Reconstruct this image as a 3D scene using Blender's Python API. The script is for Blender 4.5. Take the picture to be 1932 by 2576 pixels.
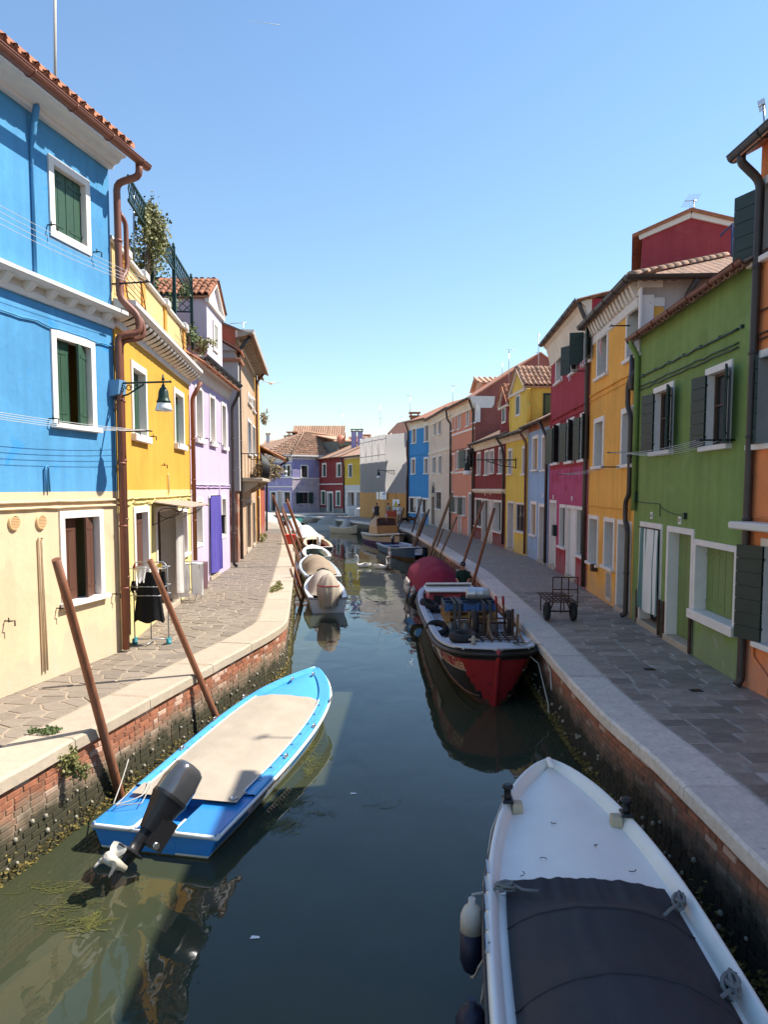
import bpy, bmesh, math, random
from mathutils import Vector, Matrix, noise
random.seed(11)
R = random.Random(5)
rad = math.radians
for o in list(bpy.data.objects): bpy.data.objects.remove(o)
scene = bpy.context.scene
COL = scene.collection

# ------------------------------------------------------------------ camera
F, CX, HOR, TP = 1850.0, 966.0, 1228.0, 0.075      # focal length (photo px), centre, horizon row, tan(pitch)
PPY = HOR + F * TP
CAMZ = 4.15
th = math.atan(TP)
cam_d = bpy.data.cameras.new('camera'); cam = bpy.data.objects.new('camera', cam_d); COL.objects.link(cam)
cam.location = (0, 0, CAMZ); cam.rotation_euler = (math.pi / 2 - th, 0, 0)
cam_d.sensor_fit = 'VERTICAL'; cam_d.sensor_height = 24.0; cam_d.lens = F / 2576 * 24.0
cam_d.shift_y = (PPY - 1288) / 2576; cam_d.clip_start = .05; cam_d.clip_end = 30000
scene.camera = cam

# ------------------------------------------------------------------ sky, sun, exposure
SUN_EL = rad(50.5)
SUN_V = Vector((.972, .215, 0)).normalized()            # horizontal direction towards the sun
w = bpy.data.worlds.new('World'); scene.world = w; w.use_nodes = True
nt = w.node_tree; nt.nodes.clear()
wo = nt.nodes.new('ShaderNodeOutputWorld'); bg = nt.nodes.new('ShaderNodeBackground'); sk = nt.nodes.new('ShaderNodeTexSky')
sk.sky_type = 'NISHITA'; sk.sun_disc = False; sk.sun_elevation = SUN_EL
sk.sun_rotation = math.atan2(SUN_V.x, SUN_V.y)
sk.altitude = 0; sk.air_density = 1.5; sk.dust_density = 0.; sk.ozone_density = 6.0
bg.inputs['Strength'].default_value = .110
nt.links.new(sk.outputs[0], bg.inputs['Color']); nt.links.new(bg.outputs[0], wo.inputs['Surface'])
sd = bpy.data.lights.new('sun', 'SUN'); sun = bpy.data.objects.new('sun', sd); COL.objects.link(sun)
sd.energy = 4.9; sd.angle = rad(.5); sd.color = (1, .93, .82)
tosun = Vector((SUN_V.x * math.cos(SUN_EL), SUN_V.y * math.cos(SUN_EL), math.sin(SUN_EL)))
sun.rotation_euler = tosun.to_track_quat('Z', 'Y').to_euler(); sun.location = (30, 10, 40)
vs = scene.view_settings
scene.display_settings.display_device = 'sRGB'
vs.view_transform = 'Standard'; vs.look = 'None'; vs.gamma = 1; vs.use_curve_mapping = False; vs.exposure = 0.86

# ------------------------------------------------------------------ rays from the photograph's measured pixels to real planes
QZ = 1.15                                              # quay top above the water
_s, _c = math.sin(th), math.cos(th)
def ray(px, py):
    a, b = (px - CX) / F, (PPY - py) / F
    return Vector((a, _c + b * _s, b * _c - _s))
def gp(px, py, z=None):                                # point of a horizontal plane
    z = QZ if z is None else z
    d = ray(px, py); t = (z - CAMZ) / d.z
    return Vector((d.x * t, d.y * t, z))
def yp(px, py, Y):                                     # point at a known distance
    d = ray(px, py); t = Y / d.y
    return Vector((d.x * t, Y, CAMZ + d.z * t))

# ------------------------------------------------------------------ mesh builder
class MB:
    def __init__(s): s.v, s.f, s.m, s.sm = [], [], [], []
    def face(s, pts, mi=0, smooth=False):
        n = len(s.v); s.v += [tuple(p) for p in pts]; s.f.append(tuple(range(n, n + len(pts)))); s.m.append(mi); s.sm.append(smooth); return s
    def add(s, vs, fs, mi=0, smooth=False):
        n = len(s.v); s.v += [tuple(p) for p in vs]
        for f in fs: s.f.append(tuple(n + i for i in f)); s.m.append(mi); s.sm.append(smooth)
        return s
    def hexa(s, b, t, mi=0):                            # 4 bottom pts ccw, 4 top pts
        return s.add(list(b) + list(t), [(3, 2, 1, 0), (4, 5, 6, 7), (0, 1, 5, 4), (1, 2, 6, 5), (2, 3, 7, 6), (3, 0, 4, 7)], mi)
    def box(s, x0, y0, z0, x1, y1, z1, mi=0):
        return s.hexa([(x0, y0, z0), (x1, y0, z0), (x1, y1, z0), (x0, y1, z0)], [(x0, y0, z1), (x1, y0, z1), (x1, y1, z1), (x0, y1, z1)], mi)
    def cbox(s, x0, y0, z0, x1, y1, z1, c=.01, mi=0):   # chamfered box
        P = []
        for (zz, i) in ((z0, c), (z0 + c, 0), (z1 - c, 0), (z1, c)):
            P += [(x0 + i, y0 + i, zz), (x1 - i, y0 + i, zz), (x1 - i, y1 - i, zz), (x0 + i, y1 - i, zz)]
        fs = [(3, 2, 1, 0), (12, 13, 14, 15)]
        for k in range(3):
            for j in range(4):
                a, b = k * 4 + j, k * 4 + (j + 1) % 4; fs.append((a, b, b + 4, a + 4))
        return s.add(P, fs, mi)
    def mbox(s, M, sx, sy, sz, mi=0):                   # box centred on a matrix
        h = [(-1, -1), (1, -1), (1, 1), (-1, 1)]
        b = [M @ Vector((x * sx / 2, y * sy / 2, -sz / 2)) for x, y in h]; t = [M @ Vector((x * sx / 2, y * sy / 2, sz / 2)) for x, y in h]
        return s.hexa(b, t, mi)
    def bar(s, p, q, wx, wy=None, mi=0, up=(0, 0, 1)):
        p, q = Vector(p), Vector(q); d = q - p; L = d.length
        if L < 1e-6: return s
        z = d / L; u = Vector(up)
        if abs(z.dot(u)) > .98: u = Vector((0, 1, 0))
        x = u.cross(z).normalized(); y = z.cross(x)
        M = Matrix((x, y, z)).transposed().to_4x4(); M.translation = (p + q) / 2
        return s.mbox(M, wx, wy or wx, L, mi)
    def tube(s, pts, r, n=8, mi=0, cap=True, smooth=True, closed=False):
        pts = [Vector(p) for p in pts]; N = len(pts)
        rr = r if isinstance(r, (list, tuple)) else [r] * N
        tang = []
        for i in range(N):
            a = pts[(i - 1) % N] if (closed or i > 0) else pts[i]; b = pts[(i + 1) % N] if (closed or i < N - 1) else pts[i]
            d = b - a; tang.append(d.normalized() if d.length > 1e-9 else Vector((0, 0, 1)))
        t0 = tang[0]; u = Vector((0, 0, 1)) if abs(t0.z) < .9 else Vector((1, 0, 0))
        x = u.cross(t0).normalized(); V = []
        for i in range(N):
            t = tang[i]; x = (x - t * x.dot(t))
            x = x.normalized() if x.length > 1e-6 else t.orthogonal().normalized()
            y = t.cross(x)
            for k in range(n):
                a = 2 * math.pi * k / n; V.append(pts[i] + (x * math.cos(a) + y * math.sin(a)) * rr[i])
        fs = []
        for i in range(N if closed else N - 1):
            j = (i + 1) % N
            for k in range(n):
                l = (k + 1) % n; fs.append((i * n + k, i * n + l, j * n + l, j * n + k))
        s.add(V, fs, mi, smooth)
        if cap and not closed:
            b = len(s.v) - len(V)
            s.f.append(tuple(b + k for k in reversed(range(n)))); s.m.append(mi); s.sm.append(False)
            s.f.append(tuple(b + (N - 1) * n + k for k in range(n))); s.m.append(mi); s.sm.append(False)
        return s
    def lathe(s, prof, c=(0, 0, 0), n=14, mi=0, M=None, smooth=True, cap=True):
        V = []; c = Vector(c)
        for (r, z) in prof:
            for k in range(n):
                a = 2 * math.pi * k / n; p = Vector((r * math.cos(a), r * math.sin(a), z))
                V.append((M @ p if M else p) + c)
        fs = [(i * n + k, i * n + (k + 1) % n, (i + 1) * n + (k + 1) % n, (i + 1) * n + k) for i in range(len(prof) - 1) for k in range(n)]
        s.add(V, fs, mi, smooth); b = len(s.v) - len(V)
        if cap:
            if prof[0][0] > 1e-4: s.f.append(tuple(b + k for k in reversed(range(n)))); s.m.append(mi); s.sm.append(False)
            if prof[-1][0] > 1e-4: s.f.append(tuple(b + (len(prof) - 1) * n + k for k in range(n))); s.m.append(mi); s.sm.append(False)
        return s
    def grid(s, fn, nu, nv, mi=0, smooth=True, cu=False, flip=False):
        V = [fn(i / nu, j / nv) for i in range(nu + (0 if cu else 1)) for j in range(nv + 1)]
        fs = []; NU = nu if cu else nu + 1
        for i in range(nu):
            for j in range(nv):
                a, b = i * (nv + 1) + j, ((i + 1) % NU) * (nv + 1) + j
                fs.append((a, a + 1, b + 1, b) if flip else (a, b, b + 1, a + 1))
        return s.add(V, fs, mi, smooth)
    def extr(s, prof, A, B, ax, up, mi=0, smooth=False, cap=True):   # 2-D profile (p,q) along A->B; p along ax, q along up
        A, B, ax, up = Vector(A), Vector(B), Vector(ax), Vector(up); n = len(prof)
        V = [A + ax * p + up * q for p, q in prof] + [B + ax * p + up * q for p, q in prof]
        s.add(V, [(k, (k + 1) % n, n + (k + 1) % n, n + k) for k in range(n)], mi, smooth)
        if cap: s.face([V[k] for k in reversed(range(n))], mi); s.face(V[n:], mi)
        return s
    def mesh(s, name, mats):
        me = bpy.data.meshes.new(name); me.from_pydata(s.v, [], s.f)
        for m in (mats if isinstance(mats, (list, tuple)) else [mats]): me.materials.append(m)
        me.polygons.foreach_set('material_index', s.m); me.polygons.foreach_set('use_smooth', s.sm); me.update(); return me
    def build(s, name, mats, parent=None, kind=None, loc=None, fix=True):
        me = s.mesh(name, mats)
        if fix and len(s.f) < 60000:
            b = bmesh.new(); b.from_mesh(me); bmesh.ops.remove_doubles(b, verts=b.verts, dist=1e-5); bmesh.ops.recalc_face_normals(b, faces=b.faces); b.to_mesh(me); b.free()
        return obj(name, me, parent, kind, loc)
def obj(name, me, parent=None, kind=None, loc=None, M=None):
    o = bpy.data.objects.new(name, me); COL.objects.link(o)
    if parent: o.parent = parent
    if kind: o['kind'] = kind
    if loc is not None: o.location = loc
    if M is not None: o.matrix_local = M
    return o
def tag(o, label=None, cat=None, group=None, kind=None):
    if label: o['label'] = label
    if cat: o['category'] = cat
    if group: o['group'] = group
    if kind: o['kind'] = kind
    return o
def thing(name, label, cat, loc=(0, 0, 0), rz=0, group=None):
    o = bpy.data.objects.new(name, None); COL.objects.link(o); o.location = loc; o.rotation_euler = (0, 0, rz); o.empty_display_size = .3
    return tag(o, label, cat, group)
def copy_tree(o, parent=None):
    c = o.copy(); COL.objects.link(c)
    if parent: c.parent = parent
    for ch in list(o.children): copy_tree(ch, c)
    return c
def lerp(a, b, t): return a + (b - a) * t
def spl(pts, t):                                        # smooth interpolation of (t, value) control points
    if t <= pts[0][0]: return pts[0][1]
    for i in range(len(pts) - 1):
        a, b = pts[i], pts[i + 1]
        if t <= b[0]:
            h = b[0] - a[0]; x = (t - a[0]) / h
            m0 = (b[1] - pts[i - 1][1]) / (b[0] - pts[i - 1][0]) if i > 0 else (b[1] - a[1]) / h
            m1 = (pts[i + 2][1] - a[1]) / (pts[i + 2][0] - a[0]) if i + 2 < len(pts) else (b[1] - a[1]) / h
            return (2*x**3 - 3*x*x + 1) * a[1] + (x**3 - 2*x*x + x) * h * m0 + (-2*x**3 + 3*x*x) * b[1] + (x**3 - x*x) * h * m1
    return pts[-1][1]

# ------------------------------------------------------------------ materials
def lin(r, g, b):
    f = lambda c: (c / 255 / 12.92) if c <= 10 else ((c / 255 + .055) / 1.055) ** 2.4
    return (f(r), f(g), f(b))
class NT:
    def __init__(s, name):
        s.m = bpy.data.materials.new(name); s.m.use_nodes = True; s.t = s.m.node_tree; s.b = s.t.nodes['Principled BSDF']; s.out = s.t.nodes['Material Output']
    def n(s, typ, **kw):
        nd = s.t.nodes.new('ShaderNode' + typ)
        for k, v in kw.items(): setattr(nd, k, v)
        return nd
    def l(s, a, b): s.t.links.new(a, b)
    def val(s, sock, v):
        if hasattr(v, 'links') or hasattr(v, 'is_output'): s.l(v, sock)
        else: sock.default_value = v
    def coord(s, scale=(1, 1, 1), kind='Object'):
        tc = s.n('TexCoord'); mp = s.n('Mapping'); mp.inputs['Scale'].default_value = scale; s.l(tc.outputs[kind], mp.inputs['Vector']); return mp.outputs[0]
    def noise(s, vec, scale, detail=4, rough=.55, dist=0):
        x = s.n('TexNoise'); x.inputs['Scale'].default_value = scale; x.inputs['Detail'].default_value = detail; x.inputs['Roughness'].default_value = rough; x.inputs['Distortion'].default_value = dist
        s.l(vec, x.inputs['Vector']); return x.outputs['Fac']
    def ramp(s, fac, a, b, va=0., vb=1.):
        x = s.n('MapRange'); s.l(fac, x.inputs['Value']); x.inputs['From Min'].default_value = a; x.inputs['From Max'].default_value = b; x.inputs['To Min'].default_value = va; x.inputs['To Max'].default_value = vb; return x.outputs[0]
    def mix(s, fac, a, b, mode='MIX'):
        x = s.n('Mix', data_type='RGBA', blend_type=mode); s.val(x.inputs[0], fac)
        for i, c in ((6, a), (7, b)):
            if isinstance(c, tuple): x.inputs[i].default_value = (*c[:3], 1)
            else: s.l(c, x.inputs[i])
        return x.outputs[2]
    def math(s, op, a, b=0.):
        x = s.n('Math', operation=op); s.val(x.inputs[0], a); s.val(x.inputs[1], b); return x.outputs[0]
    def bright(s, col, fac):                           # multiply a colour by a value
        cb = s.n('Combine' + 'Color'); 
        for i in range(3): s.l(fac, cb.inputs[i])
        return s.mix(1.0, col, cb.outputs[0], 'MULTIPLY')
    def bump(s, h, strength, dist=.02):
        x = s.n('Bump'); x.inputs['Strength'].default_value = strength; x.inputs['Distance'].default_value = dist; s.l(h, x.inputs['Height']); s.l(x.outputs[0], s.b.inputs['Normal'])
def pbr(name, col, rough=.6, metal=0., var=.12, scale=2.5, bump=.15, bscale=40, bdist=.01, spec=.4, orand=0., irand=0., stretch=(1, 1, 1), col2=None, c2scale=3., c2lo=.58, c2hi=.68, kind='Object', coat=0., trans=0., fine=0.):
    t = NT(name); v = t.coord(stretch, kind)
    nz = t.noise(v, scale, 6, .6)
    c = t.mix(t.ramp(nz, .25, .75), tuple(x * (1 - var) for x in col), tuple(min(1, x * (1 + var)) for x in col))
    if fine:
        nf = t.noise(v, bscale * .8, 3, .6); c = t.bright(c, t.ramp(nf, .2, .8, 1 - fine, 1 + fine))
    if col2 is not None:
        n2 = t.noise(v, c2scale, 8, .62, .4); c = t.mix(t.ramp(n2, c2lo, c2hi), c, col2)
    if orand:
        oi = t.n('ObjectInfo'); c = t.bright(c, t.ramp(oi.outputs['Random'], 0, 1, 1 - orand, 1 + orand))
    if irand:
        g = t.n('NewGeometry'); c = t.bright(c, t.ramp(g.outputs['Random Per Island'], 0, 1, 1 - irand, 1 + irand))
    t.l(c, t.b.inputs['Base Color']) if not isinstance(c, tuple) else None
    t.b.inputs['Roughness'].default_value = rough; t.b.inputs['Metallic'].default_value = metal; t.b.inputs['Specular IOR Level'].default_value = spec
    t.b.inputs['Coat Weight'].default_value = coat
    if coat: t.b.inputs['Coat Roughness'].default_value = .08
    if bump: t.bump(t.noise(v, bscale, 4, .6), bump, bdist)
    return t.m
def stucco(name, col, col2=None, lo=.62, hi=.66, var=.10, c2scale=1.6, rough=.9):
    """lime plaster: large cloudy tone, vertical rain streaks, flaked patches, fine trowel relief"""
    t = NT(name); v = t.coord()
    a = t.noise(v, .9, 6, .62); b = t.noise(t.coord((5, 5, .35)), 1.0, 5, .6); f = t.noise(v, 14, 4, .6)
    c = t.mix(t.ramp(a, .28, .72), tuple(x * (1 - var) for x in col), tuple(min(1, x * (1 + var) + .01) for x in col))
    c = t.bright(c, t.ramp(b, .25, .75, 1 - var * 1.1, 1 + var * .8)); c = t.bright(c, t.ramp(f, .2, .8, .94, 1.05))
    st = t.noise(t.coord((9, 9, .22)), 1.3, 6, .7); c = t.mix(t.ramp(st, .60, .78, 0, .30), c, tuple(x * .62 + .03 for x in col))
    n2 = t.noise(v, c2scale, 9, .66, .5)
    if col2: c = t.mix(t.ramp(n2, lo, hi), c, col2)
    sp = t.noise(v, 7, 3, .5); c = t.mix(t.ramp(sp, .735, .76, 0, .45), c, tuple(x * .55 + .16 for x in col))
    # repainted patches with a visible edge, and salt bloom creeping up from the quay in tongues
    rp = t.noise(t.coord((1, 1, 1)), .55, 2, .4, .8); c = t.bright(c, t.ramp(rp, .56, .575, 1.0, .93))
    sx = t.n('SeparateXYZ'); t.l(t.coord(), sx.inputs[0]); up = t.math('SUBTRACT', t.math('MULTIPLY', t.noise(t.coord((1, 1, .5)), 2.2, 7, .65), 2.1), sx.outputs['Z'])
    c = t.mix(t.ramp(up, .40, .62, 0, .55), c, tuple(x * .55 + .14 for x in col)); fl = t.noise(t.coord((1, 1, .7)), 4.5, 10, .72, .6)
    c = t.mix(t.math('MULTIPLY', t.ramp(up, .1, .5), t.ramp(fl, .58, .64, 0, .6)), c, tuple(x * .45 + .25 for x in col))
    t.l(c, t.b.inputs['Base Color']); t.b.inputs['Roughness'].default_value = rough; t.b.inputs['Specular IOR Level'].default_value = .2
    h = t.math('ADD', t.math('MULTIPLY', t.noise(v, 60, 4, .6), .35), t.noise(v, 5, 5, .6))
    t.bump(h, .35, .018)
    return t.m
M = {}
M['white_stone'] = pbr('white_paint_stone', (.76, .71, .66), .75, var=.07, bump=.2, bscale=25, fine=.04, col2=(.5, .45, .4), c2scale=4, c2lo=.68, c2hi=.78)
M['white_trim'] = pbr('white_cornice', (.70, .66, .60), .7, var=.06, bump=.15, bscale=18, col2=(.52, .48, .42), c2scale=3, c2lo=.64, c2hi=.8)
M['cream_trim'] = stucco('cream_cornice', (.74, .65, .52))
M['istrian'] = pbr('istrian_stone', (.42, .35, .265), .8, var=.10, scale=5, bump=.5, bscale=22, fine=.10, orand=.08, col2=(.42, .34, .26), c2scale=5, c2lo=.6, c2hi=.75)
M['istrian_grey'] = pbr('istrian_stone_grey', (.62, .55, .48), .8, var=.14, scale=5, bump=.5, bscale=22, fine=.16, orand=.10, col2=(.22, .19, .16), c2scale=16, c2lo=.62, c2hi=.72)
M['pave_left'] = pbr('porphyry_paving', (.225, .185, .145), .85, var=.14, scale=6, bump=.6, bscale=30, fine=.12, orand=.16, col2=(.185, .15, .12), c2scale=6)
M['mortar_left'] = pbr('paving_mortar_pale', (.345, .275, .20), .9, var=.12, scale=8, bump=.5, bscale=50, fine=.1)
M['pave_right'] = pbr('trachyte_slabs', (.265, .222, .185), .6, var=.2, scale=5, bump=.6, bscale=35, fine=.16, orand=.30, col2=(.33, .30, .275), c2scale=3.5, c2lo=.52, c2hi=.75)
M['mortar_right'] = pbr('paving_mortar_grey', (.47, .42, .375), .9, var=.25, scale=8, bump=.5, bscale=50)
def tide(name, col, hi=.46, algae=(.05, .047, .020), pale=(.30, .25, .17)):
    """canal brick: clean above the tide mark, bleached band, then weed below it"""
    t = NT(name); v = t.coord((1, 1, 1), 'Object'); g = t.n('NewGeometry'); sx = t.n('SeparateXYZ'); t.l(g.outputs['Position'], sx.inputs[0])
    oi = t.n('ObjectInfo'); nz = t.noise(g.outputs['Position'], 3.0, 6, .65); nf = t.noise(g.outputs['Position'], 38, 4, .6)
    c = t.mix(t.ramp(t.noise(g.outputs['Position'], 9, 5, .6), .3, .7), tuple(x * .78 for x in col), tuple(x * 1.25 for x in col))
    rnd = t.math('FRACT', t.math('ADD', oi.outputs['Random'], t.math('MULTIPLY', g.outputs['Random Per Island'], 7.31)))
    c = t.bright(c, t.ramp(rnd, 0, 1, .68, 1.28)); c = t.mix(t.ramp(rnd, .86, .88, 0, .75), c, (.55, .40, .31))
    c = t.bright(c, t.ramp(nf, .2, .8, .85, 1.15))
    zz = t.math('ADD', sx.outputs['Z'], t.ramp(nz, .2, .8, -.22, .22))
    c = t.mix(t.ramp(zz, hi + .24, hi + .02, 0, .82), c, pale); c = t.mix(t.ramp(zz, hi + .04, hi - .16), c, algae)
    c = t.mix(t.ramp(t.noise(g.outputs['Position'], 20, 5, .7), .6, .72, 0, .5), c, tuple(x * .5 for x in col))
    t.l(c, t.b.inputs['Base Color']); t.b.inputs['Roughness'].default_value = .85; t.bump(nf, .5, .012); return t.m
M['brick'] = tide('canal_brick', (.30, .112, .058), .56, (.036, .034, .016), (.20, .165, .115)); M['brick_damp'] = tide('damp_canal_brick', (.33, .125, .07), .62, (.020, .020, .011), (.12, .10, .07)); M['mortar_damp'] = tide('damp_canal_mortar', (.16, .12, .085), .62, (.018, .018, .011), (.10, .085, .06)); M['brick_mortar'] = tide('canal_wall_mortar', (.30, .22, .15))
M['curb_face'] = M['istrian']
M['terracotta'] = pbr('terracotta_tile', (.37, .155, .085), .85, var=.25, scale=6, bump=.4, bscale=30, fine=.12, orand=.3, irand=.3, col2=(.17, .12, .09), c2scale=5, c2lo=.55, c2hi=.7)
M['terracotta_pale'] = pbr('terracotta_pale', (.46, .27, .17), .85, var=.2, scale=6, bump=.4, bscale=30, fine=.12, orand=.28, irand=.28, col2=(.22, .17, .13), c2scale=5, c2lo=.52, c2hi=.7)
M['terracotta_dark'] = pbr('terracotta_weathered', (.27, .16, .105), .9, var=.3, scale=6, bump=.4, bscale=30, fine=.15, orand=.35, irand=.35, col2=(.10, .085, .07), c2scale=5, c2lo=.5, c2hi=.7)
M['green_shutter'] = pbr('green_shutter_paint', (.030, .078, .046), .55, var=.18, scale=3, bump=.1, bscale=30, stretch=(4, 4, 1), spec=.4)
M['dark_shutter'] = pbr('dark_green_shutter', (.020, .040, .034), .5, var=.2, scale=3, bump=.1, bscale=30, spec=.4, col2=(.07, .09, .07), c2scale=18, c2lo=.72, c2hi=.76)
M['moss_shutter'] = pbr('moss_shutter', (.10, .14, .05), .6, var=.15, bump=.1)
M['brown_shutter'] = pbr('brown_shutter_paint', (.105, .045, .028), .6, var=.15, scale=3, bump=.15, bscale=40, stretch=(5, 5, 1), col2=(.4, .3, .24), c2scale=14, c2lo=.755, c2hi=.77)
M['tan_shutter'] = pbr('tan_shutter', (.36, .22, .09), .6, var=.15, bump=.1, stretch=(5, 5, 1))
M['green_door'] = pbr('green_door_paint', (.16, .235, .07), .55, var=.1, bump=.1)
M['brown_pipe'] = pbr('brown_pipe', (.21, .075, .042), .5, var=.15, bump=.05, scale=4, spec=.5)
M['dark_pipe'] = pbr('dark_pipe', (.045, .034, .03), .45, var=.2, bump=.05, spec=.5)
M['grey_gutter'] = pbr('grey_gutter', (.05, .052, .054), .45, metal=.3, var=.2, bump=.05)
M['copper_gutter'] = pbr('copper_gutter', (.17, .06, .035), .42, metal=.35, var=.2, bump=.05)
M['iron'] = pbr('black_iron', (.018, .019, .02), .5, metal=.4, var=.2, bump=.1)
M['green_iron'] = pbr('green_iron', (.018, .045, .034), .45, metal=.2, var=.2, bump=.05)
M['rust'] = pbr('rusty_iron', (.075, .038, .025), .75, metal=.2, var=.35, scale=9, bump=.4, bscale=60)
M['steel'] = pbr('steel', (.42, .42, .42), .35, metal=.9, var=.15, bump=.05)
M['rope'] = pbr('rope', (.42, .40, .36), .9, var=.15, bump=.5, bscale=90)
M['cord'] = pbr('white_cord', (.55, .55, .54), .7, var=.03, bump=0)
M['glass'] = pbr('window_glass', (.018, .022, .026), .06, var=.2, bump=.02, bscale=3, spec=.7)
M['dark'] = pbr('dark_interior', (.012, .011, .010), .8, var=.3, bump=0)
M['interior'] = pbr('room_wall', (.10, .085, .07), .9, var=.2, bump=0)
M['curtain'] = pbr('net_curtain', (.45, .41, .37), .9, var=.12, stretch=(9, 9, .6), bump=.3, bscale=6)
M['pole'] = pbr('pole_wood', (.22, .085, .040), .62, var=.28, scale=2.4, bump=.35, bscale=18, stretch=(6, 6, .5), col2=(.14, .06, .035), c2scale=3)
M['pole_grey'] = pbr('pole_wood_weathered', (.22, .14, .085), .8, var=.3, scale=2.4, bump=.5, bscale=20, stretch=(6, 6, .5), col2=(.10, .07, .05), c2scale=3)
M['pole_dark'] = pbr('pole_wood_dark', (.06, .035, .026), .75, var=.3, scale=2.4, bump=.4, bscale=20, stretch=(6, 6, .5))
M['tyre'] = pbr('tyre_rubber', (.017, .017, .018), .75, var=.2, bump=.3, bscale=50)
M['black_plastic'] = pbr('black_plastic', (.014, .014, .016), .4, var=.1, bump=.05)
M['white_gel'] = pbr('white_gelcoat', (.74, .75, .74), .32, var=.04, bump=.02, spec=.5, col2=(.55, .53, .48), c2scale=5, c2lo=.7, c2hi=.85)
M['rubber_white'] = pbr('white_rail', (.82, .80, .76), .5, var=.06, bump=.05)
M['leaf'] = pbr('leaf_green', (.075, .11, .03), .6, var=.3, scale=9, bump=0, irand=.45)
M['leaf_olive'] = pbr('leaf_olive', (.16, .155, .045), .6, var=.3, scale=9, bump=0, irand=.5)
M['leaf_dry'] = pbr('leaf_dry', (.26, .20, .11), .8, var=.3, scale=9, bump=0, irand=.4)
M['skin'] = pbr('skin', (.42, .235, .16), .55, var=.08, bump=.03)
M['hair'] = pbr('dark_hair', (.022, .015, .011), .6, var=.3, bump=.3, bscale=60)
def fabric(name, col, rough=.85, var=.08, wr=.5, ws=3.): return pbr(name, col, rough, var=var, scale=2, bump=wr, bscale=ws, bdist=.03, spec=.2, fine=.03)
M['white_cloth'] = fabric('white_cloth', (.62, .59, .56)); M['linen'] = fabric('white_linen', (.84, .82, .80)); M['beige_cloth'] = fabric('beige_tarpaulin', (.40, .345, .275)); M['brown_cloth'] = fabric('brown_tarpaulin', (.31, .24, .17))
M['black_cloth'] = fabric('black_cloth', (.010, .010, .011)); M['grey_cloth'] = fabric('grey_tarpaulin', (.33, .31, .28)); M['burgundy'] = fabric('burgundy_tarpaulin', (.22, .018, .042))
M['navy_cloth'] = fabric('dark_boat_cover', (.044, .042, .046), .7, wr=.25, ws=5); M['purple_cloth'] = fabric('purple_curtain', (.105, .085, .36)); M['teal_cloth'] = fabric('teal_cover', (.03, .16, .14))
# ------------------------------------------------------------------ projection test
def proj(p):
    d = Vector(p) - Vector((0, 0, CAMZ)); zc = d.y * _c - d.z * _s
    if zc <= .05: return None
    return (CX + F * d.x / zc, PPY - F * (d.y * _s + d.z * _c) / zc, zc)
def seen(p, m=0):
    q = proj(p); return q is not None and -m < q[0] < 1932 + m and -m < q[1] < 2576 + m
# ------------------------------------------------------------------ water, ground
def water_mat():
    t = NT('canal_water'); v = t.coord((1, 1, 1), 'Object')
    n0 = t.noise(v, .35, 4, .55); n1 = t.noise(v, 2.2, 3, .5, .3)
    c = t.mix(t.ramp(n0, .3, .7), (.030, .041, .029), (.046, .050, .024)); t.l(c, t.b.inputs['Base Color'])
    t.b.inputs['Roughness'].default_value = .015; t.b.inputs['IOR'].default_value = 1.333; t.b.inputs['Specular IOR Level'].default_value = .5
    a = t.noise(t.coord((1, .55, 1)), 1.1, 2, .5, .5); b = t.noise(t.coord((1, .6, 1)), 5.0, 2, .5, .6)
    h = t.math('ADD', t.math('MULTIPLY', a, 1.0), t.math('MULTIPLY', b, .10))
    t.bump(h, .42, .035); return t.m
mb = MB(); mb.face([(-300, -60, 0), (300, -60, 0), (300, 400, 0), (-300, 400, 0)]); mb.build('water', water_mat(), kind='structure')
mb = MB(); mb.face([(-6000, -6000, -2.5), (6000, -6000, -2.5), (6000, 6000, -2.5), (-6000, 6000, -2.5)])
mb.build('ground', pbr('canal_bed', (.06, .055, .04), .9), kind='structure')

class Path:
    """quay edge; d > 0 is on land, side = +1 when the land is left of the walking direction"""
    def __init__(s, pts, side):
        s.p = [Vector((p[0], p[1], 0)) for p in pts]; s.side = side
        s.c = [0.]
        for a, b in zip(s.p, s.p[1:]): s.c.append(s.c[-1] + (b - a).length)
        n = []
        for a, b in zip(s.p, s.p[1:]):
            d = (b - a).normalized(); n.append(Vector((-d.y, d.x, 0)) * side)
        s.n = [n[0]] + [(a + b).normalized() / max(.6, (a + b).normalized().dot(a)) for a, b in zip(n, n[1:])] + [n[-1]]; s.L = s.c[-1]
    def at(s, u, d=0., z=0.):
        u = min(max(u, 0), s.L - 1e-6)
        for i in range(len(s.p) - 1):
            if u <= s.c[i + 1]: break
        t = (u - s.c[i]) / (s.c[i + 1] - s.c[i])
        q = s.p[i].lerp(s.p[i + 1], t) + s.n[i].lerp(s.n[i + 1], t) * d
        return Vector((q.x, q.y, z))
    def tang(s, u): return (s.at(u + .02) - s.at(u - .02)).normalized()
    def u_at(s, Y):
        for i in range(len(s.p) - 1):
            if s.p[i].y <= Y <= s.p[i + 1].y: return s.c[i] + (s.c[i + 1] - s.c[i]) * (Y - s.p[i].y) / (s.p[i + 1].y - s.p[i].y)
def rounded(pts, k=4, f=.25):
    out = [pts[0]]
    for i in range(1, len(pts) - 1):
        a, b, c = pts[i - 1], pts[i], pts[i + 1]; ra = min(f, 1.2 / max((b - a).length, .1)); rc = min(f, 1.2 / max((c - b).length, .1))
        p, q = b.lerp(a, ra), b.lerp(c, rc)
        for j in range(k + 1):
            t = j / k; out.append(p.lerp(b, t).lerp(b.lerp(q, t), t))
    return out + [pts[-1]]
lp = [gp(*p) for p in ((0, 1957), (220, 1836), (718, 1571), (727, 1519), (735, 1452), (740, 1399), (739, 1362), (729, 1328), (690, 1312))]
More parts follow.
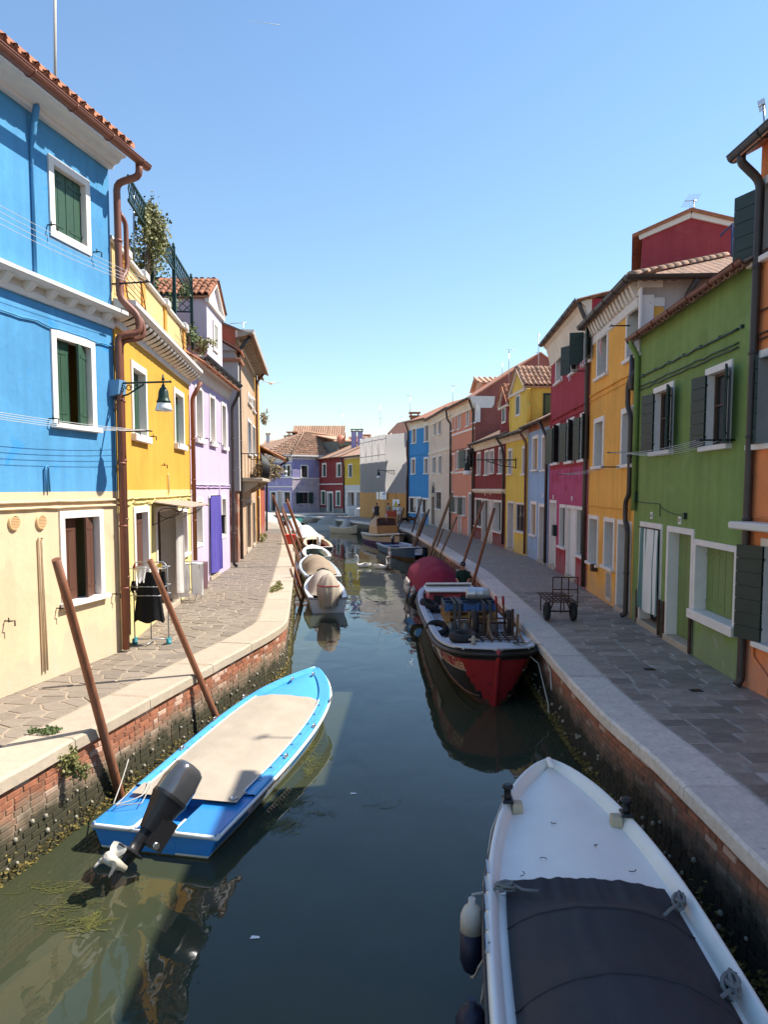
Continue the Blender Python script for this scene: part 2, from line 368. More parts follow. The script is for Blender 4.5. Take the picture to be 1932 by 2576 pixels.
d0 = (lp[1] - lp[0]).normalized(); lp = [lp[0] - d0 * 16] + lp + [lp[-1] + Vector((-60, 12, 0))]
rp = [gp(*p) for p in ((1670, 1918), (1528, 1800), (1434, 1704), (1300, 1549), (1190, 1437), (1092, 1372), (1026, 1333), (922, 1315), (802, 1300), (730, 1295.5))]
rp = [Vector((3.10, -9, 0))] + rp + [rp[-1] + Vector((-60, 20, 0))]
PL, PR = Path(rounded(lp), 1), Path(rounded(rp), -1)
# left quay
qz = QZ - .011
def quay_strip(name, P, far, mat):
    mb = MB(); pts = [P.at(c, .04, qz) for c in P.c]
    for p, q in zip(pts, pts[1:]): mb.face([p, q, (far, q.y, qz), (far, p.y, qz)])
    e = pts[-1]
    if far > 0: mb.face([(-260, e.y, qz), (260, e.y, qz), (260, 320, qz), (-260, 320, qz)])
    return mb.build(name, mat, kind='structure')
QL = quay_strip('quay_pavement', PL, -200, M['mortar_left'])
QR = quay_strip('quay_pavement', PR, 260, M['mortar_right'])

def canal_wall(P, label, u_show, stone, bm='brick', mm='brick_mortar', kw=.64):
    W = thing('canal_wall', label, 'wall', P.at(0, .1, 0)); off = Vector(W.location)
    mb = MB()
    for a, b in zip(P.c, P.c[1:]):
        mb.face([P.at(a, .035, qz) - off, P.at(b, .035, qz) - off, P.at(b, .035, -2.4) - off, P.at(a, .035, -2.4) - off])
    mb.build('wall_face', M[mm], W)
    # kerb stones
    u = 0.; i = 0
    while u < min(P.L - 1, 130):
        L = R.uniform(1.5, 2.5); a, b = u + .007, u + L - .007; u += L
        if P.at(a).y < -3: continue
        mb = MB(); K = max(2, int(L / .35)); w = kw; zt = QZ + R.uniform(-.006, .006); V = []
        for k in range(K + 1):
            q = lerp(a, b, k / K); jit = noise.noise(Vector((q * 3.1, 1.7, 0))) * .010; j2 = noise.noise(Vector((q * 5.1, 9.7, 0))) * .012; e = .010 if k in (0, K) else 0
            V += [P.at(q, .02 + e, QZ - .165 + j2 * .6) - off, P.at(q, -.03 + jit, QZ - .16 + j2 * .5) - off, P.at(q, -.03 + jit + e * .5, zt - .03 + j2) - off, P.at(q, .0 + jit + e, zt - e * .7) - off, P.at(q, w - .01, zt - e * .7) - off, P.at(q, w, QZ - .1) - off]
        for k in range(K):
            for j in range(5):
                x = k * 6 + j; mb.add([V[x], V[x + 1], V[x + 7], V[x + 6]], [(0, 1, 2, 3)])
        mb.face(V[:6]); mb.face(list(reversed(V[-6:])))
        mb.build('kerb_stone', stone, W)
    # bricks
    var = []
    for k in range(4):
        m = MB(); m.cbox(-.5, -.5, -.5, .5, .5, .5, .0); rr = random.Random(k)
        c = .07
        V = []
        for x in (-.5, .5):
            for z in (-.5, .5): V.append((x, -.5, z))
        # face with worn arrises: outer ring + inner raised face
        ring = [(-.5, 0, -.5), (.5, 0, -.5), (.5, 0, .5), (-.5, 0, .5)]
        inn = [(-.47 + rr.uniform(0, .03), 1, -.43 + rr.uniform(-.02, .03)), (.47 - rr.uniform(0, .03), 1, -.43 + rr.uniform(-.02, .03)), (.47 - rr.uniform(0, .03), 1, .43 + rr.uniform(-.03, .02)), (-.47 + rr.uniform(0, .03), 1, .43 + rr.uniform(-.03, .02))]
        m = MB(); m.add(ring + inn, [(4, 5, 6, 7), (0, 1, 5, 4), (1, 2, 6, 5), (2, 3, 7, 6), (3, 0, 4, 7)])
        var.append(m.mesh('brick', M[bm]))
    cand = []; row = 0; z = QZ - .20
    while z > -.06:
        u = u_show[0] + (row % 2) * .13 + R.uniform(-.02, .02)
        while u < u_show[1]:
            L = .245 if R.random() < .75 else .12
            p = P.at(u + L / 2, .035, z)
            if seen(p, 40): cand.append((proj(p)[2], u, L, z))
            u += L + .011
        z -= .074; row += 1
    cand.sort()
    stuff = MB()
    for k, (d, u, L, z) in enumerate(cand):
        tg = P.tang(u + L / 2); nrm = Vector((tg.y, -tg.x, 0)) * P.side; pos = P.at(u + L / 2, .036, z) - off
        Mx = Matrix((tg * L, nrm * R.uniform(.011, .016), Vector((0, 0, .064)))).transposed().to_4x4(); Mx.translation = pos
        if k < 300: obj('brick', R.choice(var), W, M=Mx)
        else:
            me = R.choice(var); stuff.add([Mx @ v.co for v in me.vertices], [tuple(f.vertices) for f in me.polygons])
    if stuff.v: stuff.build('brickwork', M[bm], W, kind='stuff', fix=False)
    # weed and shells at the waterline
    wd, sh = MB(), MB()
    for k in range(int((u_show[1] - u_show[0]) * 95)):
        u = R.uniform(*u_show); p = P.at(u, .0, 0)
        if not seen(p, 60): continue
        z = abs(R.gauss(0, .10)) * (1 + .7 * noise.noise(Vector((u * 1.3, 0, 5)))); tg = P.tang(u); nrm = Vector((tg.y, -tg.x, 0)) * P.side
        c = P.at(u, .02, z) - off; s = R.uniform(.012, .035)
        for j in range(3):
            a = R.uniform(0, 6.3); d = tg * math.cos(a) * s + Vector((0, 0, math.sin(a) * s)) - Vector((0, 0, s * .7)); e = nrm * R.uniform(.01, .05)
            wd.face([c, c + d + e, c + d * .5 + e * 1.4 + tg * s * .6])
    for k in range(int((u_show[1] - u_show[0]) * 4)):
        u = R.uniform(*u_show); z = R.uniform(.12, .5); c = P.at(u, .01, z) - off; r = R.uniform(.015, .034)
        if not seen(c + off): continue
        sh.lathe([(r * .2, -r), (r, -r * .3), (r * .8, r * .6), (r * .1, r)], c, 6)
    wd.build('seaweed', M['wall_weed'], W, kind='stuff', fix=False); sh.build('shells', M['shell'], W, kind='stuff', fix=False)
    return W
M['wall_weed'] = pbr('wall_weed', (.15, .115, .028), .7, var=.4, scale=5, bump=0, irand=.6)
M['shell'] = pbr('oyster_shell', (.30, .27, .21), .7, var=.4, scale=20, bump=.3)
WL = canal_wall(PL, 'weedy red brick canal wall with pale stone kerb under the sunlit quay', (PL.u_at(4.5), PL.u_at(30)), M['istrian'])
WR = canal_wall(PR, 'brick canal wall with worn pale stone kerb under the shaded quay', (PR.u_at(3.8), PR.u_at(34)), M['istrian_grey'], 'brick_damp', 'mortar_damp', .56)

# ------------------------------------------------------------------ paving stones
def slab(mb, c4, joint, zt, drop=.03, ch=.008):
    c = sum(c4, Vector()) / len(c4); n = len(c4)
    a = [p + (c - p).normalized() * joint for p in c4]; b = [p + (c - p).normalized() * (joint + ch * 1.4) for p in c4]
    V = [Vector((p.x, p.y, zt - drop)) for p in a] + [Vector((p.x, p.y, zt - ch)) for p in a] + [Vector((p.x, p.y, zt)) for p in b]
    fs = [tuple(range(2 * n, 3 * n))]
    for k in range(n):
        l = (k + 1) % n; fs += [(k, l, n + l, n + k), (n + k, n + l, 2 * n + l, 2 * n + k)]
    mb.add(V, fs)
def lay(cells, parent, mat, zfun, joint):
    cells = [(proj(sum(c, Vector()) / len(c) + Vector((0, 0, QZ)))[2], c) for c in cells if seen(sum(c, Vector()) / len(c) + Vector((0, 0, QZ)), 60)]
    cells.sort(key=lambda x: x[0]); st = MB()
    for k, (d, c) in enumerate(cells):
        if k < 300:
            mb = MB(); ctr = sum(c, Vector()) / len(c); slab(mb, [p - ctr for p in c], R.uniform(*joint), zfun() - QZ)
            obj('paving_stone', mb.mesh('paving_stone', mat), parent, loc=(ctr.x, ctr.y, QZ))
        else: slab(st, c, R.uniform(*joint), zfun())
    if st.v: st.build('paving', mat, parent, kind='stuff', fix=False)
def clip(poly, m, n):                                  # keep the side of the line through m that n points away from
    out = []
    for i in range(len(poly)):
        p, q = poly[i], poly[(i + 1) % len(poly)]; a, b = (p - m).dot(n), (q - m).dot(n)
        if a <= 0: out.append(p)
        if a * b < 0: out.append(p + (q - p) * (a / (a - b)))
    return out
cells = []; u0, u1 = PL.u_at(5.5), PL.u_at(54); GU, GD = .39, .29; nu, nd = int((u1 - u0) / GU), 13
pt = {(i, j): Vector((u0 + (i + .5 + R.uniform(-.46, .46)) * GU, .655 + (j + .5 + R.uniform(-.46, .46)) * GD, 0)) for i in range(nu) for j in range(nd)}
sc = lambda v: Vector((v.x, v.y * 1.15, 0))
for (i, j), c in pt.items():
    poly = [Vector((c.x - 1, .655, 0)), Vector((c.x + 1, .655, 0)), Vector((c.x + 1, 4.2, 0)), Vector((c.x - 1, 4.2, 0))]
    for di in range(-3, 4):
        for dj in range(-3, 4):
            o = pt.get((i + di, j + dj))
            if (di or dj) and o and poly: poly = clip(poly, (o + c) / 2, o - c)
    if len(poly) > 2:
        poly = [p for k, p in enumerate(poly) if (p - poly[k - 1]).length > .04]
        if len(poly) > 2: cells.append([PL.at(p.x, p.y) for p in poly])
lay(cells, QL, M['pave_left'], lambda: QZ + R.uniform(-.006, .004), (.012, .03))
cells = []; u = PR.u_at(4.0); end = PR.u_at(70) + 14
while u < end:
    h = R.uniform(.27, .33); d = .575 + R.uniform(0, .002); first = True
    while d < 4.6:
        w = R.uniform(.38, .72) * (.6 if first else 1); first = False
        j = lambda: R.uniform(-.006, .006)
        cells.append([PR.at(u + j(), d), PR.at(u + j(), d + w), PR.at(u + h + j(), d + w), PR.at(u + h + j(), d)]); d += w
    u += h
lay(cells, QR, M['pave_right'], lambda: QZ + R.uniform(-.006, .005), (.009, .021))
# small drain covers on the shaded quay
for px, py in ((1635, 1684), (1752, 1738)):
    g = gp(px, py); t = thing('drain_cover', 'small square iron drain cover ' + ('nearer the green house door' if px < 1700 else 'nearer the orange house'), 'drain cover', (g.x, g.y, QZ + .004))
    mb = MB(); mb.cbox(-.09, -.07, -.01, .09, .07, .006, .004); mb.build('frame', M['iron'], t)
    mb = MB()
    for k in range(5): mb.box(-.07, -.055 + k * .024, .006, .07, -.043 + k * .024, .011)
    mb.build('grate', M['rust'], t)
# ------------------------------------------------------------------ house builder: local x along the facade, y out over the canal, z up from the quay
class House:
    def __init__(s, label, a, b, depth=6., cat='house', name='house', world=False, zbase=QZ):
        A = Vector(a) if world else gp(*a); B = Vector(b) if world else gp(*b)
        A.z = B.z = zbase; s.A = A; s.L = (B - A).length; d = (B - A).normalized(); s.d = d; s.o = Vector((-d.y, d.x, 0)); s.D = depth; s.zb = zbase
        s.root = thing(name, label, cat, A, math.atan2(d.y, d.x)); s.ops = []
    def uz(s, px, py, v=0.):
        r = ray(px, py); P0 = s.A + s.o * v; t = (P0 - Vector((0, 0, CAMZ))).dot(s.o) / r.dot(s.o)
        q = Vector((0, 0, CAMZ)) + r * t
        return ((q - s.A).dot(s.d), q.z - s.zb)
    def W(s, u, v, z): return s.A + s.d * u + s.o * v + Vector((0, 0, z))
    def put(s, mb, name, mat, parent=None, **k): return mb.build(name, mat, parent or s.root, **k)
    def wall(s, H, mats, bands=None, back=True, gable=None, H1=None, z0=0.):
        """mats: material or list; bands: [(z_top, mat index)...]"""
        mb = MB(); D = s.D; bands = bands or [(99, 0)]
        us = {0., s.L}; zs = {z0, H}
        for (a, b, c, d) in s.ops: us |= {a, b}; zs |= {c, d}
        for z, _ in bands:
            if z < H: zs.add(z)
        us = sorted(x for x in us if -.001 <= x <= s.L + .001); zs = sorted(z for z in zs if z0 - .001 <= z <= H + .001)
        for i in range(len(us) - 1):
            for j in range(len(zs) - 1):
                cu, cz = (us[i] + us[i + 1]) / 2, (zs[j] + zs[j + 1]) / 2
                if us[i + 1] - us[i] < 1e-4 or zs[j + 1] - zs[j] < 1e-4: continue
                if any(a < cu < b and c < cz < d for a, b, c, d in s.ops): continue
                mi = next(m for z, m in bands if cz < z)
                mb.face([(us[i + 1], 0, zs[j]), (us[i], 0, zs[j]), (us[i], 0, zs[j + 1]), (us[i + 1], 0, zs[j + 1])], mi)
        s.H = H; g = gable or 0
        side = len(mats) - 1 if isinstance(mats, list) and getattr(s, 'sidemat', False) else None
        zc = [z0] + [z for z, _ in bands if z0 < z < H] + [H]
        for x in (0, s.L):
            for k in range(len(zc) - 1):
                mi = next(m for z, m in bands if (zc[k] + zc[k + 1]) / 2 < z) if side is None else side
                mb.face([(x, 0, zc[k]), (x, -D, zc[k]), (x, -D, zc[k + 1]), (x, 0, zc[k + 1])], mi)
            if g: mb.face([(x, 0, H), (x, -D, H), (x, -D / 2, H + g)], side if side is not None else bands[-1][1])
        mb.face([(0, -D, z0), (s.L, -D, z0), (s.L, -D, H), (0, -D, H)], bands[-1][1])
        # rooms behind the openings end at a dark back wall
        o = s.put(mb, 'wall', mats, fix=False); s.wallobj = o
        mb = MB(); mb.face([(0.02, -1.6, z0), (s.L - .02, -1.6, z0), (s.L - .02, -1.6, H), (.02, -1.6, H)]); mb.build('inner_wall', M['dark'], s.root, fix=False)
        return o
    def roof(s, g, mat, over=.3, thick=.09, side=.05, dz=0., D=None):
        H, D = s.H + dz, D or s.D; mb = MB(); k = g / (D / 2)
        for sg in (0, 1):
            y0, y1 = (over, -D / 2) if not sg else (-D - over, -D / 2); z0 = H - over * k
            b = [(-side, y0, z0), (s.L + side, y0, z0), (s.L + side, y1, H + g), (-side, y1, H + g)]
            mb.hexa([Vector(p) for p in b], [Vector(p) + Vector((0, 0, thick)) for p in b])
        r = s.put(mb, 'roof', mat); s.rk = k; s.rover = over; s.rz = H - over * k + thick; return r
    def eave_tiles(s, roof, rows, mat, tw=.21, tl=.36, u0=None, u1=None):
        k = s.rk; W = Vector((0, -1, k)).normalized(); u0 = -.05 if u0 is None else u0; u1 = s.L + .05 if u1 is None else u1
        tiles(roof, Vector((u0, s.rover + .06, s.rz + .01 - .06 * k)), Vector((1, 0, 0)), W, u1 - u0, rows * tl, tw, tl, mat)
    def cornice(s, prof, mat, u0=0., u1=None, name='cornice'):
        mb = MB(); mb.extr(prof, (u0, 0, 0), (s.L if u1 is None else u1, 0, 0), (0, 1, 0), (0, 0, 1)); return s.put(mb, name, mat)
    def gutter(s, v, z, mat, r=.075, u0=-.05, u1=None, sag=0.):
        u1 = s.L + .05 if u1 is None else u1; mb = MB(); n = 8
        out = [(math.cos(a) * r, math.sin(a) * r) for a in [math.pi + math.pi * i / n for i in range(n + 1)]]
        inn = [(x * .86, y * .86) for x, y in reversed(out)]
        mb.extr([(v + p, z + q) for p, q in out + inn], (u0, 0, 0), (u1, 0, -sag), (0, 1, 0), (0, 0, 1), smooth=False)
        mb.tube([(u0, v + r, z), (u1, v + r, z - sag)], .011, 6)
        x = u0 + .25
        while x < u1:
            mb.tube([(x, v + math.cos(a) * (r + .006), z - sag * (x - u0) / (u1 - u0) + math.sin(a) * (r + .006)) for a in [math.pi + math.pi * i / 8 for i in range(9)]], .012, 5); x += .95
        return s.put(mb, 'gutter', mat)
    def pipe(s, pts, mat, r=.05, name='downpipe', clips=True):
        mb = MB(); P = [Vector(p) for p in pts]; Q = [P[0]]
        for i in range(1, len(P) - 1):                 # round the bends
            a, b, c = P[i - 1], P[i], P[i + 1]; f = min(.12, (a - b).length * .45, (c - b).length * .45)
            p, q = b + (a - b).normalized() * f, b + (c - b).normalized() * f
            for t in (0, .33, .67, 1): Q.append(p.lerp(b, t).lerp(b.lerp(q, t), t))
        Q.append(P[-1]); mb.tube(Q, r, 10)
        if clips:
            for a, b in zip(P, P[1:]):
                L = (b - a).length; n = int(L / 1.3)
                for k in range(1, n + 1):
                    p = a.lerp(b, k / (n + 1)); d = (b - a).normalized(); mb.tube([p - d * .02, p + d * .02], r * 1.18, 10)
        return s.put(mb, name, mat)
    # --- openings
    def rect(s, xa, yt, yb, xb, v=0.):
        ua, zt = s.uz(xa, yt, v); _, zb = s.uz(xa, yb, v); ub, _ = s.uz(xb, (yt + yb) / 2, v)
        return min(ua, ub), max(ua, ub), zb, zt
    def win(s, xa, yt, yb, xb, kind='closed', fw=.11, dep=.2, sh='dark_shutter', frame='white_stone', sill=True, door=False, far=None, leaf='closed', ang=2.9, fws=None, name=None, bars=1, curtain=False, vent=False, planks=3, sillz=.08):
        u0, u1, z0, z1 = s.rect(xa, yt, yb, xb)
        return s.winr(u0, u1, z0, z1, kind, fw, dep, sh, frame, sill, door, leaf, ang, fws, name, bars, curtain, planks, sillz)
    def winr(s, u0, u1, z0, z1, kind='closed', fw=.11, dep=.2, sh='dark_shutter', frame='white_stone', sill=True, door=False, leaf='closed', ang=2.9, fws=None, name=None, bars=1, curtain=False, planks=3, sillz=.08):
        """u0..z1 is the outer edge of the stone surround"""
        if door: z0 = 0.
        a, b, d = u0 + fw, u1 - fw, z1 - (fws or fw); c = z0 if door else z0 + (.0 if sill else fw)
        step = .12 if door else 0
        s.ops.append((a, b, c, d)); y0, y1 = -.012, .028
        mb = MB(); h = lambda x0, x1, zz0, zz1: mb.box(x0, y0, zz0, x1, y1, zz1)
        h(u0, a, z0, z1); h(b, u1, z0, z1); h(a, b, d, z1)
        if not door and not sill: h(a, b, z0, c)
        cz = c + step                                   # reveal lining
        e = .0015
        mb.face([(a - e, y1 - .001, c), (a - e, -dep - .05, c), (a - e, -dep - .05, d), (a - e, y1 - .001, d)]); mb.face([(b + e, y1 - .001, c), (b + e, -dep - .05, c), (b + e, -dep - .05, d), (b + e, y1 - .001, d)])
        mb.face([(a, y1 - .001, d + e), (b, y1 - .001, d + e), (b, -dep - .05, d + e), (a, -dep - .05, d + e)]); mb.face([(a, y1 - .001, c), (b, y1 - .001, c), (b, -dep - .05, c), (a, -dep - .05, c)])
        w = s.put(mb, name or ('door' if door else 'window'), M[frame], fix=False)
        if door:
            mb = MB(); mb.cbox(u0 - .02, -dep, -.02, u1 + .02, .06, step, .012); mb.build('doorstep', M['istrian'], w)
        elif sill:
            mb = MB(); mb.cbox(u0 - .05, -.01, z0 - sillz, u1 + .05, .10, z0 + .003, .008); mb.build('sill', M[frame], w)
        def leafm(parent, hu, hy, ang, width, zz0, zz1, sgn, horiz=False, mat=sh, n=planks, nm='shutter'):
            # leaf hinged at hu, pointing along +u*sgn rotated outwards by ang
            mb = MB(); dx, dy = math.cos(ang) * sgn, math.sin(ang); nx, ny = -dy * sgn, dx * sgn
            def bx(t0, t1, q0, q1, k0, k1):
                c4 = [Vector((hu + dx * t + nx * k, hy + dy * t + ny * k, 0)) for t, k in ((t0, k0), (t1, k0), (t1, k1), (t0, k1))]
                mb.hexa([p + Vector((0, 0, q0)) for p in c4], [p + Vector((0, 0, q1)) for p in c4])
            T = .018
            if horiz:
                m = max(3, int((zz1 - zz0) / .19)); g = .010
                for i in range(m): bx(0, width, lerp(zz0, zz1, i / m) + g / 2, lerp(zz0, zz1, (i + 1) / m) - g / 2, -T, T)
                bx(.03, width - .03, zz0 + .02, zz1 - .02, -T + .014, T - .014)
            else:
                for i in range(n): bx(width * i / n + .006, width * (i + 1) / n - .006, zz0, zz1, -T, T)
                bx(.02, width - .02, zz0 + .01, zz1 - .01, -T, T - .026)
            for q in (zz0 + (zz1 - zz0) * .14, zz0 + (zz1 - zz0) * .86): bx(-.01, width * .8, q - .02, q + .02, T - .002, T + .008)
            return mb.build(nm, M[mat], parent)
        g = .006; W2 = (b - a) / 2
        if kind == 'closed':
            y = -dep
            leafm(w, a + g, y, 0, W2 - g * 1.5, cz + g, d - g, 1); leafm(w, b - g, y, 0, W2 - g * 1.5, cz + g, d - g, -1)
        elif kind == 'ajar':                            # the near leaf folded in against the reveal
            leafm(w, a + g, -dep, 0, W2 - g * 1.5, cz + g, d - g, 1) if leaf != 'a' else leafm(w, a + .02, -dep + .01, .34, W2 - .02, cz + g, d - g, 1)
            leafm(w, b - g, -dep, 0, W2 - g * 1.5, cz + g, d - g, -1) if leaf == 'a' else leafm(w, b - .03, -dep + .03, 1.25, W2 - .02, cz + g, d - g, -1)
        elif kind in ('glass', 'out', 'shop'):
            y = -dep; fr = .05; mb = MB(); mb.face([(a, y - .02, cz), (b, y - .02, cz), (b, y - .02, d), (a, y - .02, d)]); mb.build('pane', M['glass'], w, fix=False)
            mb = MB(); mb.box(a, y - .03, cz, a + fr, y + .02, d); mb.box(b - fr, y - .03, cz, b, y + .02, d); mb.box(a + fr, y - .03, cz, b - fr, y + .02, cz + fr); mb.box(a + fr, y - .03, d - fr, b - fr, y + .02, d)
            if bars: mb.box((a + b) / 2 - .03, y - .03, cz + fr, (a + b) / 2 + .03, y + .025, d - fr)
            if kind != 'shop': mb.box(a + fr, y - .028, cz + (d - cz) * .55, b - fr, y + .015, cz + (d - cz) * .55 + .03)
            mb.build('sash', M['sash'], w)
            if curtain:
                mb = MB(); mb.grid(lambda i, j: (lerp(a + .06, (a + b) / 2 - .02, i), y + .045 + .02 * math.sin(i * 25), lerp(cz + .04, d - .04, j)), 24, 2); mb.build('curtain', M['curtain'], w, fix=False)
            if kind == 'out':
                hz = True
                if ang: 
                    la, lb = ang if isinstance(ang, tuple) else (ang, ang)
                    if la: leafm(w, a + .01, .05, la, W2 - .01, cz, d, 1, hz)
                    if lb: leafm(w, b - .01, .05, lb, W2 - .01, cz, d, -1, hz)
        elif kind == 'panel':                           # plain boarded door or one-leaf shutter
            leafm(w, a + g, -dep, 0, b - a - 2 * g, cz + g, d - g, 1, n=planks, nm='door_leaf' if door else 'shutter')
        elif kind == 'plain':
            mb = MB(); mb.face([(a, -dep, cz), (b, -dep, cz), (b, -dep, d), (a, -dep, d)]); mb.build('door_leaf' if door else 'blind', M[sh], w, fix=False)
        w['rect'] = 0; del w['rect']
        s.last = (a, b, cz, d, w); return w
M['sash'] = pbr('window_sash', (.10, .055, .035), .5, var=.2, bump=.05)

_tile = {}
def tile_mesh(tw, tl, mat):
    key = (round(tw, 3), round(tl, 3), mat.name)
    if key not in _tile:
        mb = MB(); n = 6; r0, r1 = tw * .46, tw * .37; V = []
        for y, r, z in ((0, r0, 0), (tl * 1.18, r1, -.012)):
            for k in range(n + 1):
                a = math.pi * k / n; V.append((math.cos(a) * r, y, math.sin(a) * r * .8 + z))
        for k in range(n + 1):
            a = math.pi * k / n; V.append((math.cos(a) * (r0 - .018), 0, math.sin(a) * (r0 - .018) * .8))
        fs = [(k, k + 1, n + 2 + k, n + 1 + k) for k in range(n)] + [(k, 2 * n + 2 + k, 2 * n + 3 + k, k + 1) for k in range(n)]
        mb.add(V, fs, 0, True); _tile[key] = mb.mesh('roof_tile', mat)
    return _tile[key]
_tcount = {}
def tiles(parent, O, U, Wd, ul, wl, tw, tl, mat, limit=300, keep=None):
    """curved clay tiles in courses: covers above, channels between"""
    me = tile_mesh(tw, tl, mat); N = U.cross(Wd).normalized(); nu, nw = max(1, round(ul / tw)), max(1, round(wl / tl)); st = MB()
    for j in range(nw):
        for i in range(nu):
            jit = R.uniform(-.012, .012); p = O + U * ((i + .5) * ul / nu + jit) + Wd * (j * wl / nw + R.uniform(-.02, .02)) + N * (.035 + R.uniform(0, .012))
            if keep and not keep(p): continue
            a = R.uniform(-.04, .04); u2 = U * math.cos(a) + Wd * math.sin(a); w2 = Wd * math.cos(a) - U * math.sin(a)
            Mx = Matrix((u2, w2, N)).transposed().to_4x4(); Mx.translation = p
            k = parent.name; _tcount[k] = _tcount.get(k, 0)
            if _tcount[k] < limit: obj('roof_tile', me, parent, M=Mx); _tcount[k] += 1
            else: st.add([Mx @ v.co for v in me.vertices], [tuple(f.vertices) for f in me.polygons], 0, True)
            # channel tile between covers
    for i in range(nu + 1):
        for j in range(nw):
            c = O + U * (i * ul / nu) + Wd * (j * wl / nw)
            if keep and not (keep(c) and keep(c + Wd * wl / nw)): continue
            q = [c + U * (s * tw * .3) + N * h for s, h in ((-1, .05), (0, .012), (1, .05))]; e = Wd * (wl / nw * 1.02)
            for m in range(2): st.add([q[m], q[m + 1], q[m + 1] + e, q[m] + e], [(0, 1, 2, 3)])
    if st.v: st.build('channel_tiles', mat, parent, kind='stuff', fix=False)
def ridge(parent, a, b, r, mat, step=.36):
    mb = MB(); a, b = Vector(a), Vector(b); d = (b - a); L = d.length; d.normalize(); n = max(1, int(L / step))
    side = d.cross(Vector((0, 0, 1))).normalized(); up = side.cross(d)
    for k in range(n):
        p, q = a + d * (k * L / n), a + d * ((k + 1.1) * L / n); V = []
        for c, rr in ((p, r), (q, r * .86)):
            for i in range(7):
                an = math.pi * i / 6; V.append(c + side * math.cos(an) * rr + up * math.sin(an) * rr * .9)
        mb.add(V, [(i, i + 1, i + 8, i + 7) for i in range(6)] + [tuple(range(6, -1, -1))], 0, True)
    return mb.build('ridge_tiles', mat, parent, kind='stuff', fix=False)
def cable(mb, pts, r=.012, n=5, sag=0., seg=10):
    Q = []
    for a, b in zip(pts, pts[1:]):
        a, b = Vector(a), Vector(b)
        for k in range(seg): t = k / seg; Q.append(a.lerp(b, t) - Vector((0, 0, sag * 4 * t * (1 - t))))
    Q.append(Vector(pts[-1])); mb.tube(Q, r, n)
def wobble_cable(mb, u0, u1, z, r=.012, amp=.02, v=.03, seed=0, dz=0.):
    n = int((u1 - u0) / .18) + 2
    mb.tube([(lerp(u0, u1, k / n), v, lerp(z, z + dz, k / n) + amp * noise.noise(Vector((k * .45, seed, 0)))) for k in range(n + 1)], r, 5)
# ================================================================== RIGHT BANK
S = {}
M['peel_door'] = pbr('peeling_white_door', (.62, .58, .55), .7, var=.1, stretch=(6, 6, .6), col2=(.16, .10, .08), c2scale=5, c2lo=.56, c2hi=.58, bump=.2)
S['orange'] = stucco('orange_plaster', (.80, .27, .10), var=.07)
S['green'] = stucco('green_plaster', (.195, .285, .085), (.23, .32, .115), .55, .7, var=.12)
S['ochre'] = stucco('ochre_plaster', (.82, .42, .085), (.74, .40, .12), .58, .72, var=.12)
S['grey'] = stucco('grey_render', (.48, .43, .39), (.38, .34, .31), .5, .7)
S['crimson'] = stucco('crimson_plaster', (.35, .042, .058), (.42, .18, .16), .68, .72, var=.14)
S['magenta'] = stucco('magenta_plaster', (.44, .075, .165), (.36, .045, .085), .55, .62, var=.12)
S['sky_plaster'] = stucco('light_blue_plaster', (.31, .44, .63), (.5, .53, .57), .66, .7)
S['yellow'] = stucco('yellow_plaster', (.74, .53, .10), var=.06)
S['maroon'] = stucco('maroon_plaster', (.225, .038, .038), (.33, .2, .17), .72, .75)
S['salmon'] = stucco('salmon_plaster', (.62, .26, .17), var=.06); S['brick_red'] = stucco('red_brown_plaster', (.27, .095, .075), var=.08)
S['cream'] = stucco('cream_plaster', (.68, .54, .43), (.66, .5, .3), .56, .66, var=.06)
S['blue'] = stucco('mid_blue_plaster', (.055, .24, .52), var=.06)
S['mustard'] = stucco('mustard_plaster', (.62, .41, .06), var=.08)
S['far_white'] = stucco('white_plaster', (.62, .58, .56), var=.06)
S['lavender'] = stucco('lavender_plaster', (.32, .29, .49), (.55, .5, .53), .60, .66, var=.12)
S['peeling'] = stucco('peeling_lavender', (.52, .44, .48), (.33, .29, .45), .55, .62, var=.12)
eave = lambda H, p=.3, h=.35: [(0, H - h), (p * .25, H - h), (p * .3, H - h * .7), (p * .6, H - h * .45), (p * .65, H - h * .3), (p, H - h * .12), (p, H), (0, H)]
Jg = (1868, 1724); J = [Jg, (1589, 1556), (1475, 1483.5), (1379, 1423), (1326, 1399.5), (1270.5, 1380), (1192.6, 1352.5), (1136, 1337), (1078, 1319), (1028, 1313)]
# --- orange house at the right edge
g0 = gp(*Jg); g1 = gp(1932, 1757); near = g0 + (g1 - g0).normalized() * 8.5
h = House('orange house cut off by the picture edge, next to the green one', near, g0, world=True)
ue, ze = h.uz(1862, 385, .35)
a = h.uz(1906, 480)[0]; zt, zb = h.uz(1920, 452)[1], h.uz(1909, 655)[1]
h.winr(a - 1.05, a, zb, zt, 'out', ang=(2.6, 2.8)); zt, zb = h.uz(1908, 885)[1], h.uz(1893, 1120)[1]
a = h.uz(1900, 1000)[0]; h.winr(a - 1.15, a, zb, zt, 'out', ang=(2.6, .5))
a = h.uz(1915, 1480)[0]; zt, zb = h.uz(1917, 1353)[1], h.uz(1907, 1612)[1]; h.winr(a - 1.2, a, zb, zt, 'out', ang=(2.6, 2.85))
h.wall(ze + .12, S['orange']); r = h.roof(1.6, M['terracotta'], over=.4); h.gutter(.36, ze + .02, M['grey_gutter'], .10, u1=h.L + .12)
h.pipe([(h.L - .12, .36, ze - .06), (h.L - .12, .36, ze - .16), (h.L - .14, .08, ze - .42), (h.L - .10, .08, .12), (h.L - .10, .14, .02)], M['dark_pipe'], .062)
uz = h.uz(1900, 1322); mb = MB(); mb.cbox(uz[0] - 3, 0, uz[1] - .05, uz[0] + .12, .34, uz[1] + .06, .02); h.put(mb, 'ledge', M['white_trim'])
